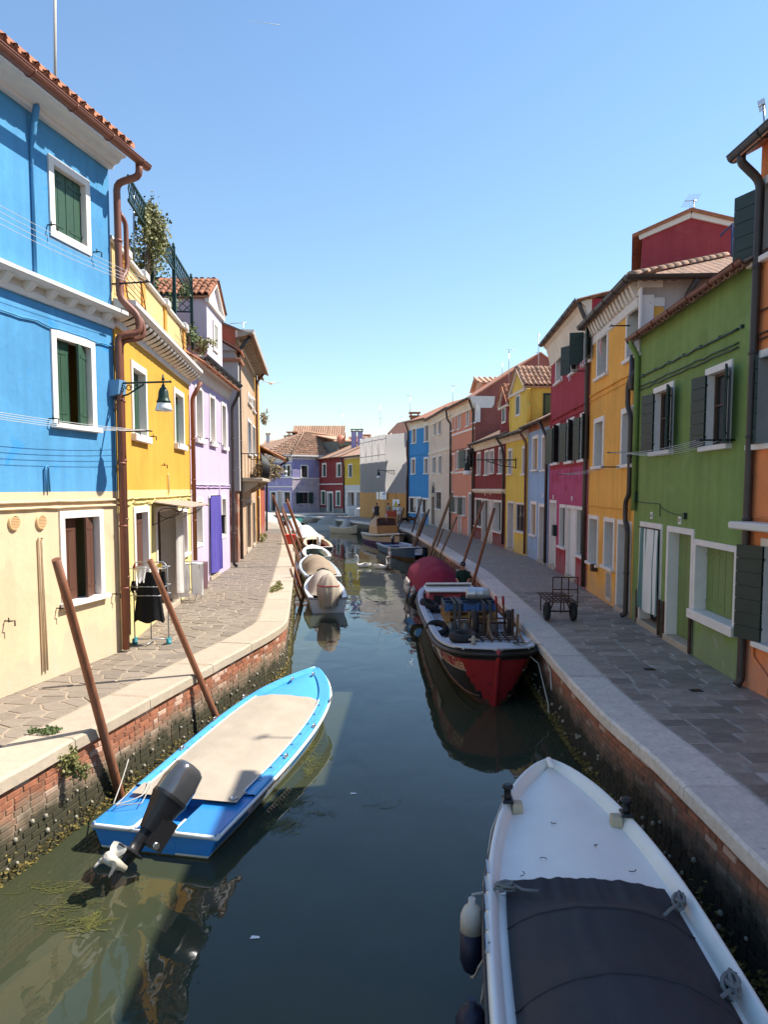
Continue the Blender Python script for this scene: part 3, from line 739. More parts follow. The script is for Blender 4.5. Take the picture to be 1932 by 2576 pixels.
mb = MB(); x = h.uz(1900, 1640)[0]; mb.tube([(x, .03, h.uz(1897, 1600)[1]), (x, .03, h.uz(1897, 1650)[1]), (x - .45, .03, h.uz(1897, 1690)[1]), (x - .45, .03, .05)], .022, 6); h.put(mb, 'conduit', S['orange']); mb = MB(); wobble_cable(mb, x - 2, h.L - .2, h.uz(1900, 1302)[1]); h.put(mb, 'cable', S['orange'])
mb = MB()
for k, py in enumerate((795, 850, 862)): wobble_cable(mb, x - 2, h.L, h.uz(1895, py)[1], .016, .02, .04, k)
h.put(mb, 'cable', M['rust'])
# --- green house
G = h = House('green two-storey house with white framed doors and a striped curtain', J[0], J[1])
h.win(1648, 978, 1138, 1696, 'out', dep=.12, ang=(2.72, 2.95), curtain=True)
w_up = h.last
h.win(1779, 930, 1124, 1843, 'out', dep=.12, ang=(2.72, 2.95), curtain=True)
h.win(1614, 1311, 1555, 1666, 'plain', door=True, dep=.22, sh='dark'); dA = h.last
h.win(1682, 1322, 1590, 1746, 'panel', door=True, dep=.20, sh='green_door', planks=3); dB = h.last
h.win(1750, 1355, 1533, 1858, 'closed', dep=.20, sh='green_door', planks=3, fw=.10, sillz=.16)
ze = (h.uz(1870, 664, .18)[1] + h.uz(1600, 842, .18)[1]) / 2
h.wall(ze + .02, S['green']); r = h.roof(1.5, M['terracotta_dark'], over=.2); h.eave_tiles(r, 1, M['terracotta_dark'])
h.gutter(.2, ze + .02, M['copper_gutter'], .085)
h.pipe([(h.L - .16, .2, ze - .05), (h.L - .16, .2, ze - .15), (h.L - .2, .07, ze - .4), (h.L - .2, .07, 2.5)], S['green'], .06)
mb = MB()
for k, (p, q) in enumerate((((1870, 826), (1600, 955)), ((1870, 866), (1600, 975)), ((1870, 874), (1600, 985)))):
    a, b = h.uz(*p), h.uz(*q); wobble_cable(mb, min(a[0], b[0]) + .1, h.L - .3, (a[1] + b[1]) / 2, .014 + .006 * (k == 0), .03, .03, k + 7)
for k in range(7):
    x = lerp(.4, h.L - .5, k / 6); mb.box(x - .03, 0, h.uz(1700, 905)[1] - .03, x + .03, .05, h.uz(1700, 905)[1] + .02)
a = h.uz(1600, 1262); b = h.uz(1664, 1268); mb.tube([(a[0], .02, a[1]), (b[0], .02, b[1]), (b[0], .02, b[1] - .25)], .008, 5); c = h.uz(1728, 1294); cable(mb, [(b[0], .02, b[1] - .05), (c[0], .02, c[1])], .006, 5, .06)
mb.cbox(c[0] - .04, 0, c[1] - .09, c[0] + .04, .06, c[1] + .03, .01); a = h.uz(1604, 1250); mb.cbox(a[0] - .06, 0, a[1] - .12, a[0] + .06, .07, a[1] + .12, .01)
h.put(mb, 'cable', M['green_iron'])
def plate(h, px, py, txt, wd=.13, ht=.15):
    u, z = h.uz(px, py); mb = MB(); mb.cbox(u - wd / 2, 0, z - ht / 2, u + wd / 2, .02, z + ht / 2, .006); p = h.put(mb, 'number_plate', M['white_stone'])
    if not txt: return p
    me = text_mesh(txt, .085); o = obj('numeral', me, p); o.matrix_local = Matrix(((-1, 0, 0, u), (0, 0, 1, .0215), (0, 1, 0, z), (0, 0, 0, 1))); return p
def text_mesh(txt, size, mat=None, extr=.001, align='CENTER'):
    c = bpy.data.curves.new('t', 'FONT'); c.body = txt; c.size = size; c.align_x = align; c.align_y = 'CENTER'; c.extrude = extr; c.resolution_u = 3
    o = bpy.data.objects.new('t', c); COL.objects.link(o); bpy.context.view_layer.update(); me = bpy.data.meshes.new_from_object(o.evaluated_get(bpy.context.evaluated_depsgraph_get()))
    bpy.data.objects.remove(o); bpy.data.curves.remove(c); me.materials.clear(); me.materials.append(mat or M['iron']); me.name = 'lettering'; return me
plate(h, 1641.5, 1297, '185'); plate(h, 1712.6, 1309.5, '187')
# flood-gate rails beside the doors
for d in (dA, dB):
    for x in (d[0] - .13, d[1] + .13):
        mb = MB(); mb.box(x - .035, .029, .02, x + .035, .07, .75); h.put(mb, 'flood_gate_rail', M['rust'])
# --- striped curtain hanging in the first green-house door: a thing of its own
def drape(name, label, h, u0, u1, z0, z1, v, mats, folds=9, amp=.035, stripe=None, bow=0., slant=0., cat='curtain', flare=0.):
    c = (u0 + u1) / 2; t = thing(name, label, cat, h.W(c, v, 0) if hasattr(h, 'W') else h, h.root.rotation_euler.z if hasattr(h, 'W') else 0)
    n = 72; mb = MB()
    def fn(i, j):
        k = 1 - j; x = lerp(u0, u1, i) - c; a = amp * (.55 + .75 * k)
        y = a * math.sin(i * folds * 2 * math.pi + .8 * math.sin(i * 5 + k)) + .02 * noise.noise(Vector((i * 4, k * 2, u0))) + bow * math.sin(k * 2.2)
        return (x * (1 + flare * k) + slant * k * k + .02 * math.sin(i * folds * 4 * math.pi) * k, y, lerp(z0, z1, j) + .015 * math.sin(i * 9) * k)
    mb.grid(fn, n, 14)
    if stripe:
        for q in range(n):
            for j in range(14): mb.m[q * 14 + j] = 1 if stripe((q + .5) / n) else 0
    mb.build('cloth', mats, t, fix=False)
    mb = MB(); mb.tube([(u0 - c - .06, 0, z1 + .01), (u1 - c + .06, 0, z1 + .01)], .012, 6); mb.build('rod', M['rust'], t)
    return t
M['stripe_white'] = fabric('stripe_white', (.76, .75, .73)); M['stripe_green'] = fabric('stripe_green', (.14, .25, .235))
drape('striped_curtain', 'white and grey-green striped curtain hanging in the green house doorway', h, dA[0] - .06, dA[1] + .02, .38, dA[3] - .02, .07, [M['stripe_white'], M['stripe_green']], 6, .035, lambda i: (i * 4.6 + .25) % 1 < .34 or .70 < i < .80, flare=.06)
# --- ochre house
O_ = h = House('tall ochre house with a hipped tile roof and black drainpipes', J[1], J[2])
for q in ((1505, 816, 952, 1532), (1579, 757, 907, 1613)): h.win(*q, kind='closed', dep=.26, fw=.13)
for q in ((1497, 1055, 1174, 1521), (1566, 1030, 1170, 1599)): h.win(*q, kind='closed', dep=.26, fw=.13)
for q in ((1483, 1294, 1411, 1507), (1522, 1300, 1421, 1548)): h.win(*q, kind='closed', dep=.26, fw=.11)
h.win(1556, 1306, 1530, 1588, kind='panel', door=True, dep=.3, sh='dark_shutter')
h.sidemat = True; He = h.uz(1545, 745, .2)[1]
h.wall(He, [S['ochre'], S['grey']])
mb = MB(); mb.face([(-.006, .0, 6.0), (-.006, -.62, 6.0), (-.006, -.66, He - .8), (-.006, -.5, He - .62), (-.006, 0, He - .62)]); h.put(mb, 'paint_return', S['ochre'], fix=False)
h.cornice([(0, He - .62), (.05, He - .6), (.05, He - .40), (0, He - .40)], M['white_trim'], 0, name='cornice_band')
mb = MB(); x = .1
while x < h.L:
    mb.extr([(0, He - .40), (.08, He - .36), (.14, He - .24), (.2, He - .10), (.2, He - .02), (0, He - .02)], (x, 0, 0), (x + .14, 0, 0), (0, 1, 0), (0, 0, 1)); x += .30
h.put(mb, 'cornice_bracket', M['white_trim'])
mb = MB(); mb.cbox(-.03, -.55, He - .62, .3, .03, He - .42, .01); mb.cbox(-.035, -.5, He - .2, .3, .03, He - .02, .01); h.put(mb, 'corner_block', M['white_trim'])
# hipped roof
k = .42; ov = .28; Dh = h.D; L = h.L; e0 = He - ov * k
mb = MB(); yr = -Dh / 2; rz = He + Dh / 2 * k; P = [(-ov, ov, e0), (L + .05, ov, e0), (L + .05, -Dh - ov, e0), (-ov, -Dh - ov, e0)]; r0, r1 = (Dh / 2, yr, rz), (L + .05, yr, rz)
for off in (0, .08):
    o = Vector((0, 0, off)); q = [Vector(p) + o for p in P]; a0, a1 = Vector(r0) + o, Vector(r1) + o
    mb.face([q[0], q[1], a1, a0]); mb.face([q[1], q[2], a1]); mb.face([q[2], q[3], a0, a1]); mb.face([q[3], q[0], a0])
for i in range(4): mb.face([Vector(P[i]), Vector(P[(i + 1) % 4]), Vector(P[(i + 1) % 4]) + Vector((0, 0, .08)), Vector(P[i]) + Vector((0, 0, .08))])
rf = h.put(mb, 'roof', M['terracotta_dark'], fix=False)
kk = math.hypot(1, k); nrm = lambda x, y, z: Vector((x, y, z)).normalized()
tiles(rf, Vector((-ov - .03, -Dh - ov, e0 + .09)), Vector((0, 1, 0)) * -1 * -1, nrm(1, 0, k), Dh + 2 * ov, (Dh / 2 + ov) * kk, .21, .37, M['terracotta_dark'], keep=lambda p: (p.x + ov) <= (ov - p.y) + .1 and (p.x + ov) <= (p.y + Dh + ov) + .1)
tiles(rf, Vector((-ov, ov + .03, e0 + .09)), Vector((1, 0, 0)), nrm(0, -1, k), L + ov, .72, .21, .37, M['terracotta_dark'], limit=420, keep=lambda p: (p.x + ov) >= (ov - p.y) - .1)
ridge(rf, (-ov, ov, e0 + .1), (Dh / 2, yr, rz + .1), .12, M['terracotta_pale'])
h.gutter(ov + .04, He - .02, M['dark_pipe'], .10, u0=-ov - .1)
mb = MB(); n = 8; rr = .10
out = [(math.cos(a) * rr, math.sin(a) * rr) for a in [math.pi + math.pi * i / n for i in range(n + 1)]]
mb.extr([(-ov - .06 + p, He - .02 + q) for p, q in out + [(x * .86, y * .86) for x, y in reversed(out)]], (0, ov + .1, 0), (0, -Dh, 0), (1, 0, 0), (0, 0, 1)); h.put(mb, 'gutter', M['dark_pipe'])
h.pipe([(-ov - .06, -1.15, He - .1), (-.06, -1.0, He - .45), (-.07, -1.0, He - 1.25), (-.07, -.35, He - 1.75), (.06, .12, He - 2.1), (.1, .08, He - 2.5), (.1, .08, 6.0)], M['dark_pipe'], .07)
a = h.uz(1595, 945)[1]; b = h.uz(1592, 985)[1]
h.pipe([(.14, .09, h.uz(1600, 900)[1]), (.14, .09, a), (.3, .12, a - .2), (.3, .12, b - .35), (.12, .09, b - .6), (.12, .09, h.uz(1590, 1245)[1]), (.36, .1, h.uz(1590, 1262)[1]), (.36, .1, h.uz(1590, 1310)[1]), (.14, .1, h.uz(1590, 1335)[1]), (.14, .1, .08), (.18, .2, .04)], M['dark_pipe'], .06)
mb = MB()
for k_, (px, py, rr) in enumerate(((1540, 968, .022), (1540, 983, .012), (1530, 1277, .012))):
    wobble_cable(mb, .2, h.L, h.uz(px, py)[1], rr, .03, .03, k_ + 3)
h.put(mb, 'cable', S['ochre'])
u, z = h.uz(1532, 1471); mb = MB(); mb.cbox(u - .28, 0, z - .42, u + .28, .02, z + .4, .006); p = h.put(mb, 'vent_surround', M['istrian_grey']); mb = MB(); mb.cbox(u - .2, .018, z - .32, u + .2, .028, z + .3, .004); mb.build('vent_panel', M['grey_cloth'], p)
u, z = h.uz(1502, 1428); mb = MB(); mb.cbox(u - .12, 0, z - .1, u + .12, .16, z + .1, .01); h.put(mb, 'meter_box', M['rust'])
plate(h, 1572, 1298, '')
# --- crimson house
h = House('tall crimson and magenta house with black open shutters', J[2], J[3])
h.win(1400, 893, 966, 1416, kind='closed', dep=.25, fw=.13)
for q, an in (((1437, 862, 942, 1453), (2.72, 2.6)), ((1472, 828, 917, 1491), (2.7, 1.78))): h.win(*q, kind='out', dep=.15, ang=an)
for q in ((1393, 1070, 1166, 1409), (1428, 1056, 1162, 1445.5), (1462, 1041, 1157, 1480)): h.win(*q, kind='out', dep=.15, ang=(2.7, 2.9))
h.win(1385, 1257, 1417, 1400, kind='panel', door=True, dep=.3, sh='white_gel')
h.win(1410, 1268, 1372, 1425, kind='plain', dep=.1, sh='dark_shutter'); h.win(1428, 1270, 1446, 1450, kind='panel', door=True, dep=.1, sh='white_gel', planks=1)
h.win(1452.7, 1273, 1393, 1475, kind='plain', dep=.1, sh='dark_shutter')
He = (h.uz(1385, 845, .3)[1] + h.uz(1470, 745, .3)[1]) / 2; zm = h.uz(1440, 1175)[1]; zl = h.uz(1440, 1290)[1]
h.wall(He, [S['magenta'], S['crimson']], [(.9, 1), (zm, 0), (99, 1)])
h.cornice([(0, He - .85), (.05, He - .85), (.09, He - .6), (.2, He - .2), (.3, He - .12), (.3, He), (0, He)], M['cream_trim'])
r = h.roof(.7, M['terracotta_dark'], over=.4); h.eave_tiles(r, 4, M['terracotta_dark'], u0=-.1, u1=1.6); h.gutter(.4, He + .0, M['grey_gutter'], .09)
h.pipe([(.05, .38, He - .06), (.02, .3, He - .3), (.0, .1, He - .75), (.0, .1, 3.2), (-.02, .1, .1)], M['dark_pipe'], .065)
mb = MB(); wobble_cable(mb, .1, h.L, h.uz(1435, 1035)[1], .03, .04, .04, 2); wobble_cable(mb, .1, h.L, h.uz(1435, 1050)[1], .015, .02, .03, 4); h.put(mb, 'cable', S['crimson'])
u, z = h.uz(1400, 1334); mb = MB(); mb.cbox(u - .16, 0, z - .2, u + .16, .14, z + .2, .015); h.put(mb, 'letter_box', M['green_iron'])
plate(h, 1440, 1254, ''); plate(h, 1393, 1250, '')
# --- light blue house
h = House('narrow light blue house with tan shutters', J[3], J[4])
for q in ((1341, 1098, 1182, 1355.7), (1364.5, 1094, 1182, 1378.6), (1336.6, 1260, 1343, 1351)): h.win(*q, kind='closed', dep=.1, sh='tan_shutter', fw=.14)
h.win(1357, 1266, 1414, 1374.8, kind='panel', door=True, dep=.3, sh='brown_shutter', fw=.14)
He = h.uz(1360, 1052, .2)[1]; h.wall(He, [S['sky_plaster'], M['terracotta']], [(He - .35, 0), (99, 1)]); r = h.roof(1.4, M['terracotta_dark'], over=.35); h.eave_tiles(r, 5, M['terracotta_dark'])
h.gutter(.36, He - .12, M['dark_pipe'], .08); h.pipe([(.3, .34, He - .2), (.12, .1, He - .8), (.1, .1, .1)], M['dark_pipe'], .06)
plate(h, 1367, 1247, '')
# --- yellow house with a dormer
Y_ = h = House('bright yellow house with a curved dormer on its roof', J[4], J[5])
h.win(1279, 1129, 1192, 1290, kind='closed', dep=.25, fw=.13); h.win(1315.5, 1122, 1192, 1326.5, kind='closed', dep=.25, fw=.13)
h.win(1278, 1260, 1385, 1294, kind='panel', door=True, dep=.35, sh='brown_shutter', fw=.1); h.win(1299, 1264, 1334, 1321, kind='glass', dep=.06, fw=.07)
He = (h.uz(1275, 1090, .3)[1] + h.uz(1325, 1072, .3)[1]) / 2
h.wall(He, S['yellow']); h.cornice(eave(He - .02, .28, .4), M['cream_trim']); r = h.roof(1.6, M['terracotta_dark'], over=.36); h.eave_tiles(r, 5, M['terracotta_dark'])
h.gutter(.38, He - .1, M['dark_pipe'], .085); h.pipe([(.1, .36, He - .2), (.06, .1, He - .6), (.06, .1, .1)], M['brown_pipe'], .06)
mb = MB(); wobble_cable(mb, .2, h.L - .1, h.uz(1295, 1100)[1], .02, .06, .03, 1); h.put(mb, 'cable', S['yellow'])
def dormer(h, u0, u1, z0, zs, zp, dep, wall, trim, rmat, wr=None, v0=0., side=None, scroll=.3, tr=None):
    """gabled dormer: front at v0, ridge runs back into the roof"""
    c = (u0 + u1) / 2; mb = MB(); w = (u1 - u0) / 2; V0, V1 = v0, v0 - dep
    fr = [(u0, z0), (u1, z0), (u1, zs), (c, zp), (u0, zs)]
    mb.face([(p, V0, q) for p, q in fr]); mb.face([(u0, V0, z0), (u0, V1, z0), (u0, V1, zs), (u0, V0, zs)]); mb.face([(u1, V0, z0), (u1, V1, z0), (u1, V1, zs), (u1, V0, zs)])
    d = h.put(mb, 'dormer', wall, fix=False)
    for sx in ((-1, 1) if scroll else ()):                # curved side scrolls of the front
        mb = MB(); n = 10; base = u0 if sx < 0 else u1; prof = [(base, z0), (base, zs)] + [(base + sx * scroll * (.45 + .55 * math.sin((t / n) * 3.1) ** 2 if t / n > .35 else .95 - 1.4 * (t / n)) * (1 if t < n else .9), lerp(z0, zs, 1 - .92 * t / n) if False else lerp(zs - .1, z0, t / n)) for t in range(n + 1)]
        mb.extr(prof, (0, V0 - .12, 0), (0, V0 + .02, 0), (1, 0, 0), (0, 0, 1)); mb.build('scroll', wall if tr is None else tr, d)
    mb = MB()
    for (p, q), (x, y) in (((u0 - .08, zs - .04), (c, zp + .06)), ((c, zp + .06), (u1 + .08, zs - .04))):
        mb.bar((p, V0 + .04, q), (x, V0 + .04, y), .14, .14, up=(0, 1, 0))
    mb.bar((u0 - .1, V0 + .04, zs - .08), (u1 + .1, V0 + .04, zs - .08), .12, .12); mb.build('pediment', trim, d)
    # roof
    ov = .12; sl = (zp - zs) / w; mb = MB()
    for sx in (-1, 1):
        e = (c + sx * (w + ov), zs - ov * sl); pts = [Vector((e[0], V0 + .12, e[1])), Vector((e[0], V1, e[1])), Vector((c, V1, zp)), Vector((c, V0 + .12, zp))]; o = Vector((0, 0, .06))
        mb.hexa([p + o for p in pts], [p + o * 2 for p in pts])
    rf = mb.build('dormer_roof', rmat, d)
    # tiled slope seen from the quay
    for sx in (-1, 1):
        Wd = Vector((-sx, 0, sl)).normalized(); O = Vector((c + sx * (w + ov), V0 + .12 if sx < 0 else V1, zs - ov * sl + .13)); U = Vector((0, -1, 0)) if sx < 0 else Vector((0, 1, 0))
        if sx > 0 or True:
            ln = math.hypot(w + ov, (w + ov) * sl)
            global _tcount
            tiles_sub(d, O, U, Wd, dep + .12, ln, .21, .36, rmat)
    ridge(d, (c, V0 + .14, zp + .12), (c, V1, zp + .12), .12, rmat)
    return d
def tiles_sub(d, O, U, Wd, ul, wl, tw, tl, mat): tiles(d, O, U, Wd, ul, wl, tw, tl, mat, limit=140)
ua, zs = h.uz(1335, 985); ub, _ = h.uz(1290, 1010); zp = h.uz(1300, 942)[1]
uL, uR = h.uz(1330, 1010)[0], h.uz(1284, 1010)[0]
uL, uR = min(uL, uR), max(uL, uR); zs = h.uz(1318, 978)[1]
d = dormer(h, uL + .35, uR - .25, He - .1, zs, zp + .1, 2.6, S['yellow'], M['cream_trim'], M['terracotta_pale'], v0=.02)
def small_window(parent, u0, u1, z0, z1, v, fmat, smat, fw=.09):
    mb = MB(); mb.box(u0, v - .02, z0, u0 + fw, v + .03, z1); mb.box(u1 - fw, v - .02, z0, u1, v + .03, z1); mb.box(u0 + fw, v - .02, z1 - fw, u1 - fw, v + .03, z1); mb.box(u0 + fw, v - .02, z0, u1 - fw, v + .03, z0 + fw); mb.build('window_frame', fmat, parent)
    mb = MB(); mb.box(u0 + fw, v - .02, z0 + fw, (u0 + u1) / 2 - .004, v + .012, z1 - fw); mb.box((u0 + u1) / 2 + .004, v - .02, z0 + fw, u1 - fw, v + .012, z1 - fw); mb.build('shutter', smat, parent)
q = h.rect(1297, 997, 1050, 1310); c = (uL + uR) / 2 + .05; small_window(d, c - .42, c + .42, q[2], q[3], .02, M['white_stone'], M['dark_shutter'])
# window in the dormer cheek facing the camera
mb = MB(); y0, y1 = -.75, -1.7; zz0, zz1 = zs - 1.25, zs - .25; x = uL + .35 - .02
mb.box(x - .02, y1, zz0, x + .02, y1 + .09, zz1); mb.box(x - .02, y0 - .09, zz0, x + .02, y0, zz1); mb.box(x - .02, y1 + .09, zz1 - .09, x + .02, y0 - .09, zz1); mb.box(x - .02, y1 + .09, zz0, x + .02, y0 - .09, zz0 + .09); mb.build('window_frame', M['dark_shutter'], d)
mb = MB(); mb.box(x - .012, y1 + .09, zz0 + .09, x + .012, y0 - .09, zz1 - .09); mb.build('shutter', M['moss_shutter'], d)
# --- maroon house
h = House('low maroon house with a peeling white door', J[5], J[6])
for q in ((1201, 1138, 1194, 1210), (1220.5, 1133.5, 1194, 1231), (1233.7, 1130.6, 1190, 1244), (1255.8, 1125, 1190, 1267.5)): h.win(*q, kind='closed', dep=.2, fw=.13)
h.win(1195.5, 1252, 1321, 1213, kind='glass', dep=.1, fw=.1); h.win(1213.5, 1254, 1370, 1228, kind='plain', door=True, sh='dark', fw=.1); h.win(1242.6, 1257, 1334, 1263, kind='closed', dep=.3, fw=.12)
u0, u1, z0, z1 = h.rect(1228, 1256, 1372, 1240); h.winr(u0, u1, 0, z1, 'panel', door=True, dep=.04, sh='peel_door', fw=.06, planks=5)
He = (h.uz(1195, 1112, .3)[1] + h.uz(1272, 1082, .3)[1]) / 2
h.wall(He, S['maroon']); h.cornice(eave(He - .02, .28, .5), M['cream_trim']); u, z = h.uz(1230, 1235); h.cornice([(0, z - .14), (.1, z - .1), (.16, z), (.16, z + .1), (0, z + .12)], M['cream_trim'], name='string_course')
r = h.roof(1.4, M['terracotta_dark'], over=.36); h.eave_tiles(r, 4, M['terracotta_dark']); h.gutter(.38, He - .1, M['dark_pipe'], .085)
h.pipe([(h.L - .15, .36, He - .2), (h.L - .1, .1, He - .7), (h.L - .1, .1, .1)], M['dark_pipe'], .06); h.pipe([(.8, .36, He - .15), (.5, .12, He - .6), (.1, .1, He - 1.2), (.1, .1, .2)], M['dark_pipe'], .06)
u0, u1, z0, z1 = h.rect(1259, 988, 1067, 1281); c = (u0 + u1) / 2; d = dormer(h, c - .95, c + .95, He, z1 - .75, z1 + .1, 2.4, S['maroon'], M['cream_trim'], M['terracotta'], scroll=0)
q = h.rect(1266, 1026, 1066, 1279); small_window(d, c - .4, c + .4, q[2], q[3], .02, M['white_stone'], M['dark_shutter'])
plate(h, 1221, 1243, ''); plate(h, 1234, 1242, '')
# --- salmon house
h = House('tall salmon house with a brown-red end wall', J[6], J[7], depth=8)
for q in ((1152.8, 1037.8, 1080, 1159.5), (1174.5, 1026, 1072, 1181.5), (1189.7, 1017, 1064, 1198)): h.win(*q, kind='closed', dep=.25, fw=.13)
h.win(1149.6, 1134, 1180, 1156, kind='closed', dep=.2, fw=.1); h.win(1171, 1128, 1178, 1189, kind='out', dep=.15, ang=(2.8, 2.9), fw=.1)
h.win(1143, 1247, 1288, 1152, kind='out', ang=(0, 2.8), fw=.1); h.win(1154, 1249, 1331, 1161.5, kind='panel', door=True, dep=.3, sh='brown_shutter', fw=.12); h.win(1162.6, 1247, 1295, 1173, kind='out', ang=(0, 2.8), fw=.1)
h.win(1179, 1238, 1338, 1190, kind='panel', door=True, dep=.3, sh='brown_shutter', fw=.14)
h.sidemat = True; He = (h.uz(1150, 1015, .3)[1] + h.uz(1192, 990, .3)[1]) / 2; gz = 2.6
h.wall(He, [S['salmon'], S['brick_red']], gable=gz); h.cornice(eave(He - .02, .32, .7), M['cream_trim']); h.roof(gz, M['terracotta'], over=.38); h.gutter(.4, He - .08, M['dark_pipe'], .09)
mb = MB(); mb.extr([(.33, He), (.3, He - .2), (.2, He - .35), (.12, He - .6), (0, He - .7), (-1.0, He - .7), (-1.15, He - .5), (-1.2, He)], (-.06, 0, 0), (.02, 0, 0), (0, 1, 0), (0, 0, 1)); h.put(mb, 'cornice_return', M['white_trim'])
for z in (h.uz(1170, 1085)[1], h.uz(1170, 1187)[1]): h.cornice([(0, z - .06), (.05, z - .06), (.05, z + .06), (0, z + .06)], M['white_stone'], name='string_course')
h.pipe([(.1, .38, He - .15), (.1, .1, He - .9), (.1, .1, .1)], M['dark_pipe'], .06); mb = MB(); wobble_cable(mb, 0, h.L, h.uz(1170, 1128)[1], .03, .03, .03, 2); h.put(mb, 'cable', M['brown_pipe'])
# --- cream house
h = House('tall cream house with an arched stone doorway', J[7], J[8], depth=8)
for q in ((1092, 1064, 1096, 1098.5), (1103, 1060, 1093, 1111), (1137.6, 1050, 1084, 1147), (1088.8, 1149, 1190, 1097), (1104, 1146, 1191, 1112), (1135.5, 1142, 1187, 1145)): h.win(*q, kind='closed', dep=.2, fw=.09)
h.win(1096.4, 1235, 1279, 1111, kind='glass', dep=.1, fw=.08); h.win(1132, 1236, 1285, 1141, kind='glass', dep=.1, fw=.08)
h.win(1085.8, 1240, 1319, 1095, kind='panel', door=True, dep=.3, sh='brown_shutter', frame='istrian', fw=.3); a, b, c_, d_, w = h.last
mb = MB(); n = 10
for k in range(n):
    t0, t1 = math.pi * k / n, math.pi * (k + 1) / n; c = (a + b) / 2; r0, r1 = (b - a) / 2, (b - a) / 2 + .3
    V = [(c + math.cos(t) * r, v, d_ + .3 + math.sin(t) * r) for v in (-.01, .03) for t, r in ((t0, r0), (t1, r0), (t1, r1), (t0, r1))]; mb.hexa(V[:4], V[4:])
mb.build('arch', M['istrian'], w); mb = MB(); mb.face([((a + b) / 2 + math.cos(math.pi * k / n) * (b - a) / 2, .004, d_ + .3 + math.sin(math.pi * k / n) * (b - a) / 2) for k in range(n + 1)]); mb.build('fanlight', M['glass'], w)
He = (h.uz(1080, 1044, .3)[1] + h.uz(1133, 1023, .3)[1]) / 2
h.wall(He, S['cream'], gable=2.0); h.cornice(eave(He - .02, .3, .6), M['cream_trim']); h.roof(2.0, M['terracotta'], over=.36); h.gutter(.38, He - .08, M['dark_pipe'], .09)
h.pipe([(.5, .36, He - .15), (.3, .3, He - .9), (.1, .1, He - 1.2), (.1, .1, .1)], M['dark_pipe'], .07)
u, z = h.uz(1110, 1133); h.cornice([(0, z - .12), (.06, z - .1), (.06, z + .1), (0, z + .12)], M['cream_trim'], name='string_course')
# --- blue house
h = House('bright mid-blue house with a white framed shopfront', J[8], J[9], depth=8)
for q in ((1036.7, 1076, 1115, 1047.6), (1068, 1067, 1111, 1080), (1034.5, 1152, 1192, 1045.6), (1067, 1150, 1191, 1078)): h.win(*q, kind='closed', dep=.2, sh='brown_shutter', fw=.16)
h.win(1029.5, 1249, 1288, 1047.6, kind='shop', dep=.1, fw=.12, bars=0); h.win(1048.7, 1249, 1310, 1060, kind='panel', door=True, sh='brown_shutter', fw=.2); h.win(1061.5, 1252, 1289, 1079, kind='shop', dep=.1, fw=.14, bars=0)
He = (h.uz(1022, 1063, .3)[1] + h.uz(1072, 1047, .3)[1]) / 2
h.wall(He, [S['blue'], M['cream_trim']], [(He - .75, 0), (99, 1)], gable=1.8); h.roof(1.8, M['terracotta'], over=.36); h.gutter(.38, He - .05, M['dark_pipe'], .09); h.pipe([(h.L - .1, .36, He - .15), (h.L - .06, .1, He - .8), (h.L - .06, .1, .1)], M['dark_pipe'], .07)
mb = MB(); wobble_cable(mb, 0, h.L, h.uz(1050, 1145)[1], .03, .02, .03, 3); h.put(mb, 'cable', S['blue'])
# --- maroon gable house behind
A = yp(1616, 640, 23.0); B = yp(1843, 640, 23.0); zt, zp = yp(1730, 592, 23).z, yp(1729, 553, 23).z
gw = B.x - A.x; h = House('small maroon gabled attic rising behind the ochre roof', Vector((A.x + gw * .94, 23 - gw * .31, 0)), Vector((A.x, 23, 0)), world=True, depth=6, zbase=8.6)
mb = MB(); L = h.L; H0 = zt - 8.6; HP = zp - 8.6
mb.face([(0, 0, 0), (L, 0, 0), (L, 0, H0), (L / 2, 0, HP), (0, 0, H0)])
for x in (0, L): mb.face([(x, 0, 0), (x, -6, 0), (x, -6, H0), (x, 0, H0)])
mb.face([(0, -6, 0), (L, -6, 0), (L, -6, H0), (L / 2, -6, HP), (0, -6, H0)]); h.put(mb, 'wall', stucco('faded_maroon_plaster', (.30, .045, .055), (.34, .09, .08), .55, .7), fix=False)
mb = MB()
for a, b in (((-.1, H0 - .06), (L / 2, HP - .02)), ((L / 2, HP - .02), (L + .1, H0 - .06))): mb.bar((a[0], .03, a[1]), (b[0], .03, b[1]), .16, .1, up=(0, 1, 0))
mb.box(.9, 0, 0, L - .6, .05, .34); h.put(mb, 'cornice', M['white_trim'])
mb = MB()
for a, b in (((-.3, H0 - .08), (L / 2, HP + .06)), ((L + .3, H0 - .08), (L / 2, HP + .06))):
    q = [Vector((a[0], .15, a[1])), Vector((b[0], .15, b[1])), Vector((b[0], -6.1, b[1])), Vector((a[0], -6.1, a[1]))]; mb.hexa(q, [p + Vector((0, 0, .1)) for p in q])
rf = h.put(mb, 'roof', M['terracotta']); sl = (HP - H0 + .14) / (L / 2 + .3)
for sg, x in ((1, -.3), (-1, L + .3)):
    tiles(rf, Vector((x, .1 if sg < 0 else -6, H0 + .05)), Vector((0, 1, 0)) * (-1 if sg < 0 else 1), Vector((sg, 0, sl)).normalized(), 6.1, math.hypot(L / 2 + .3, HP - H0), .24, .38, M['terracotta'], limit=120)
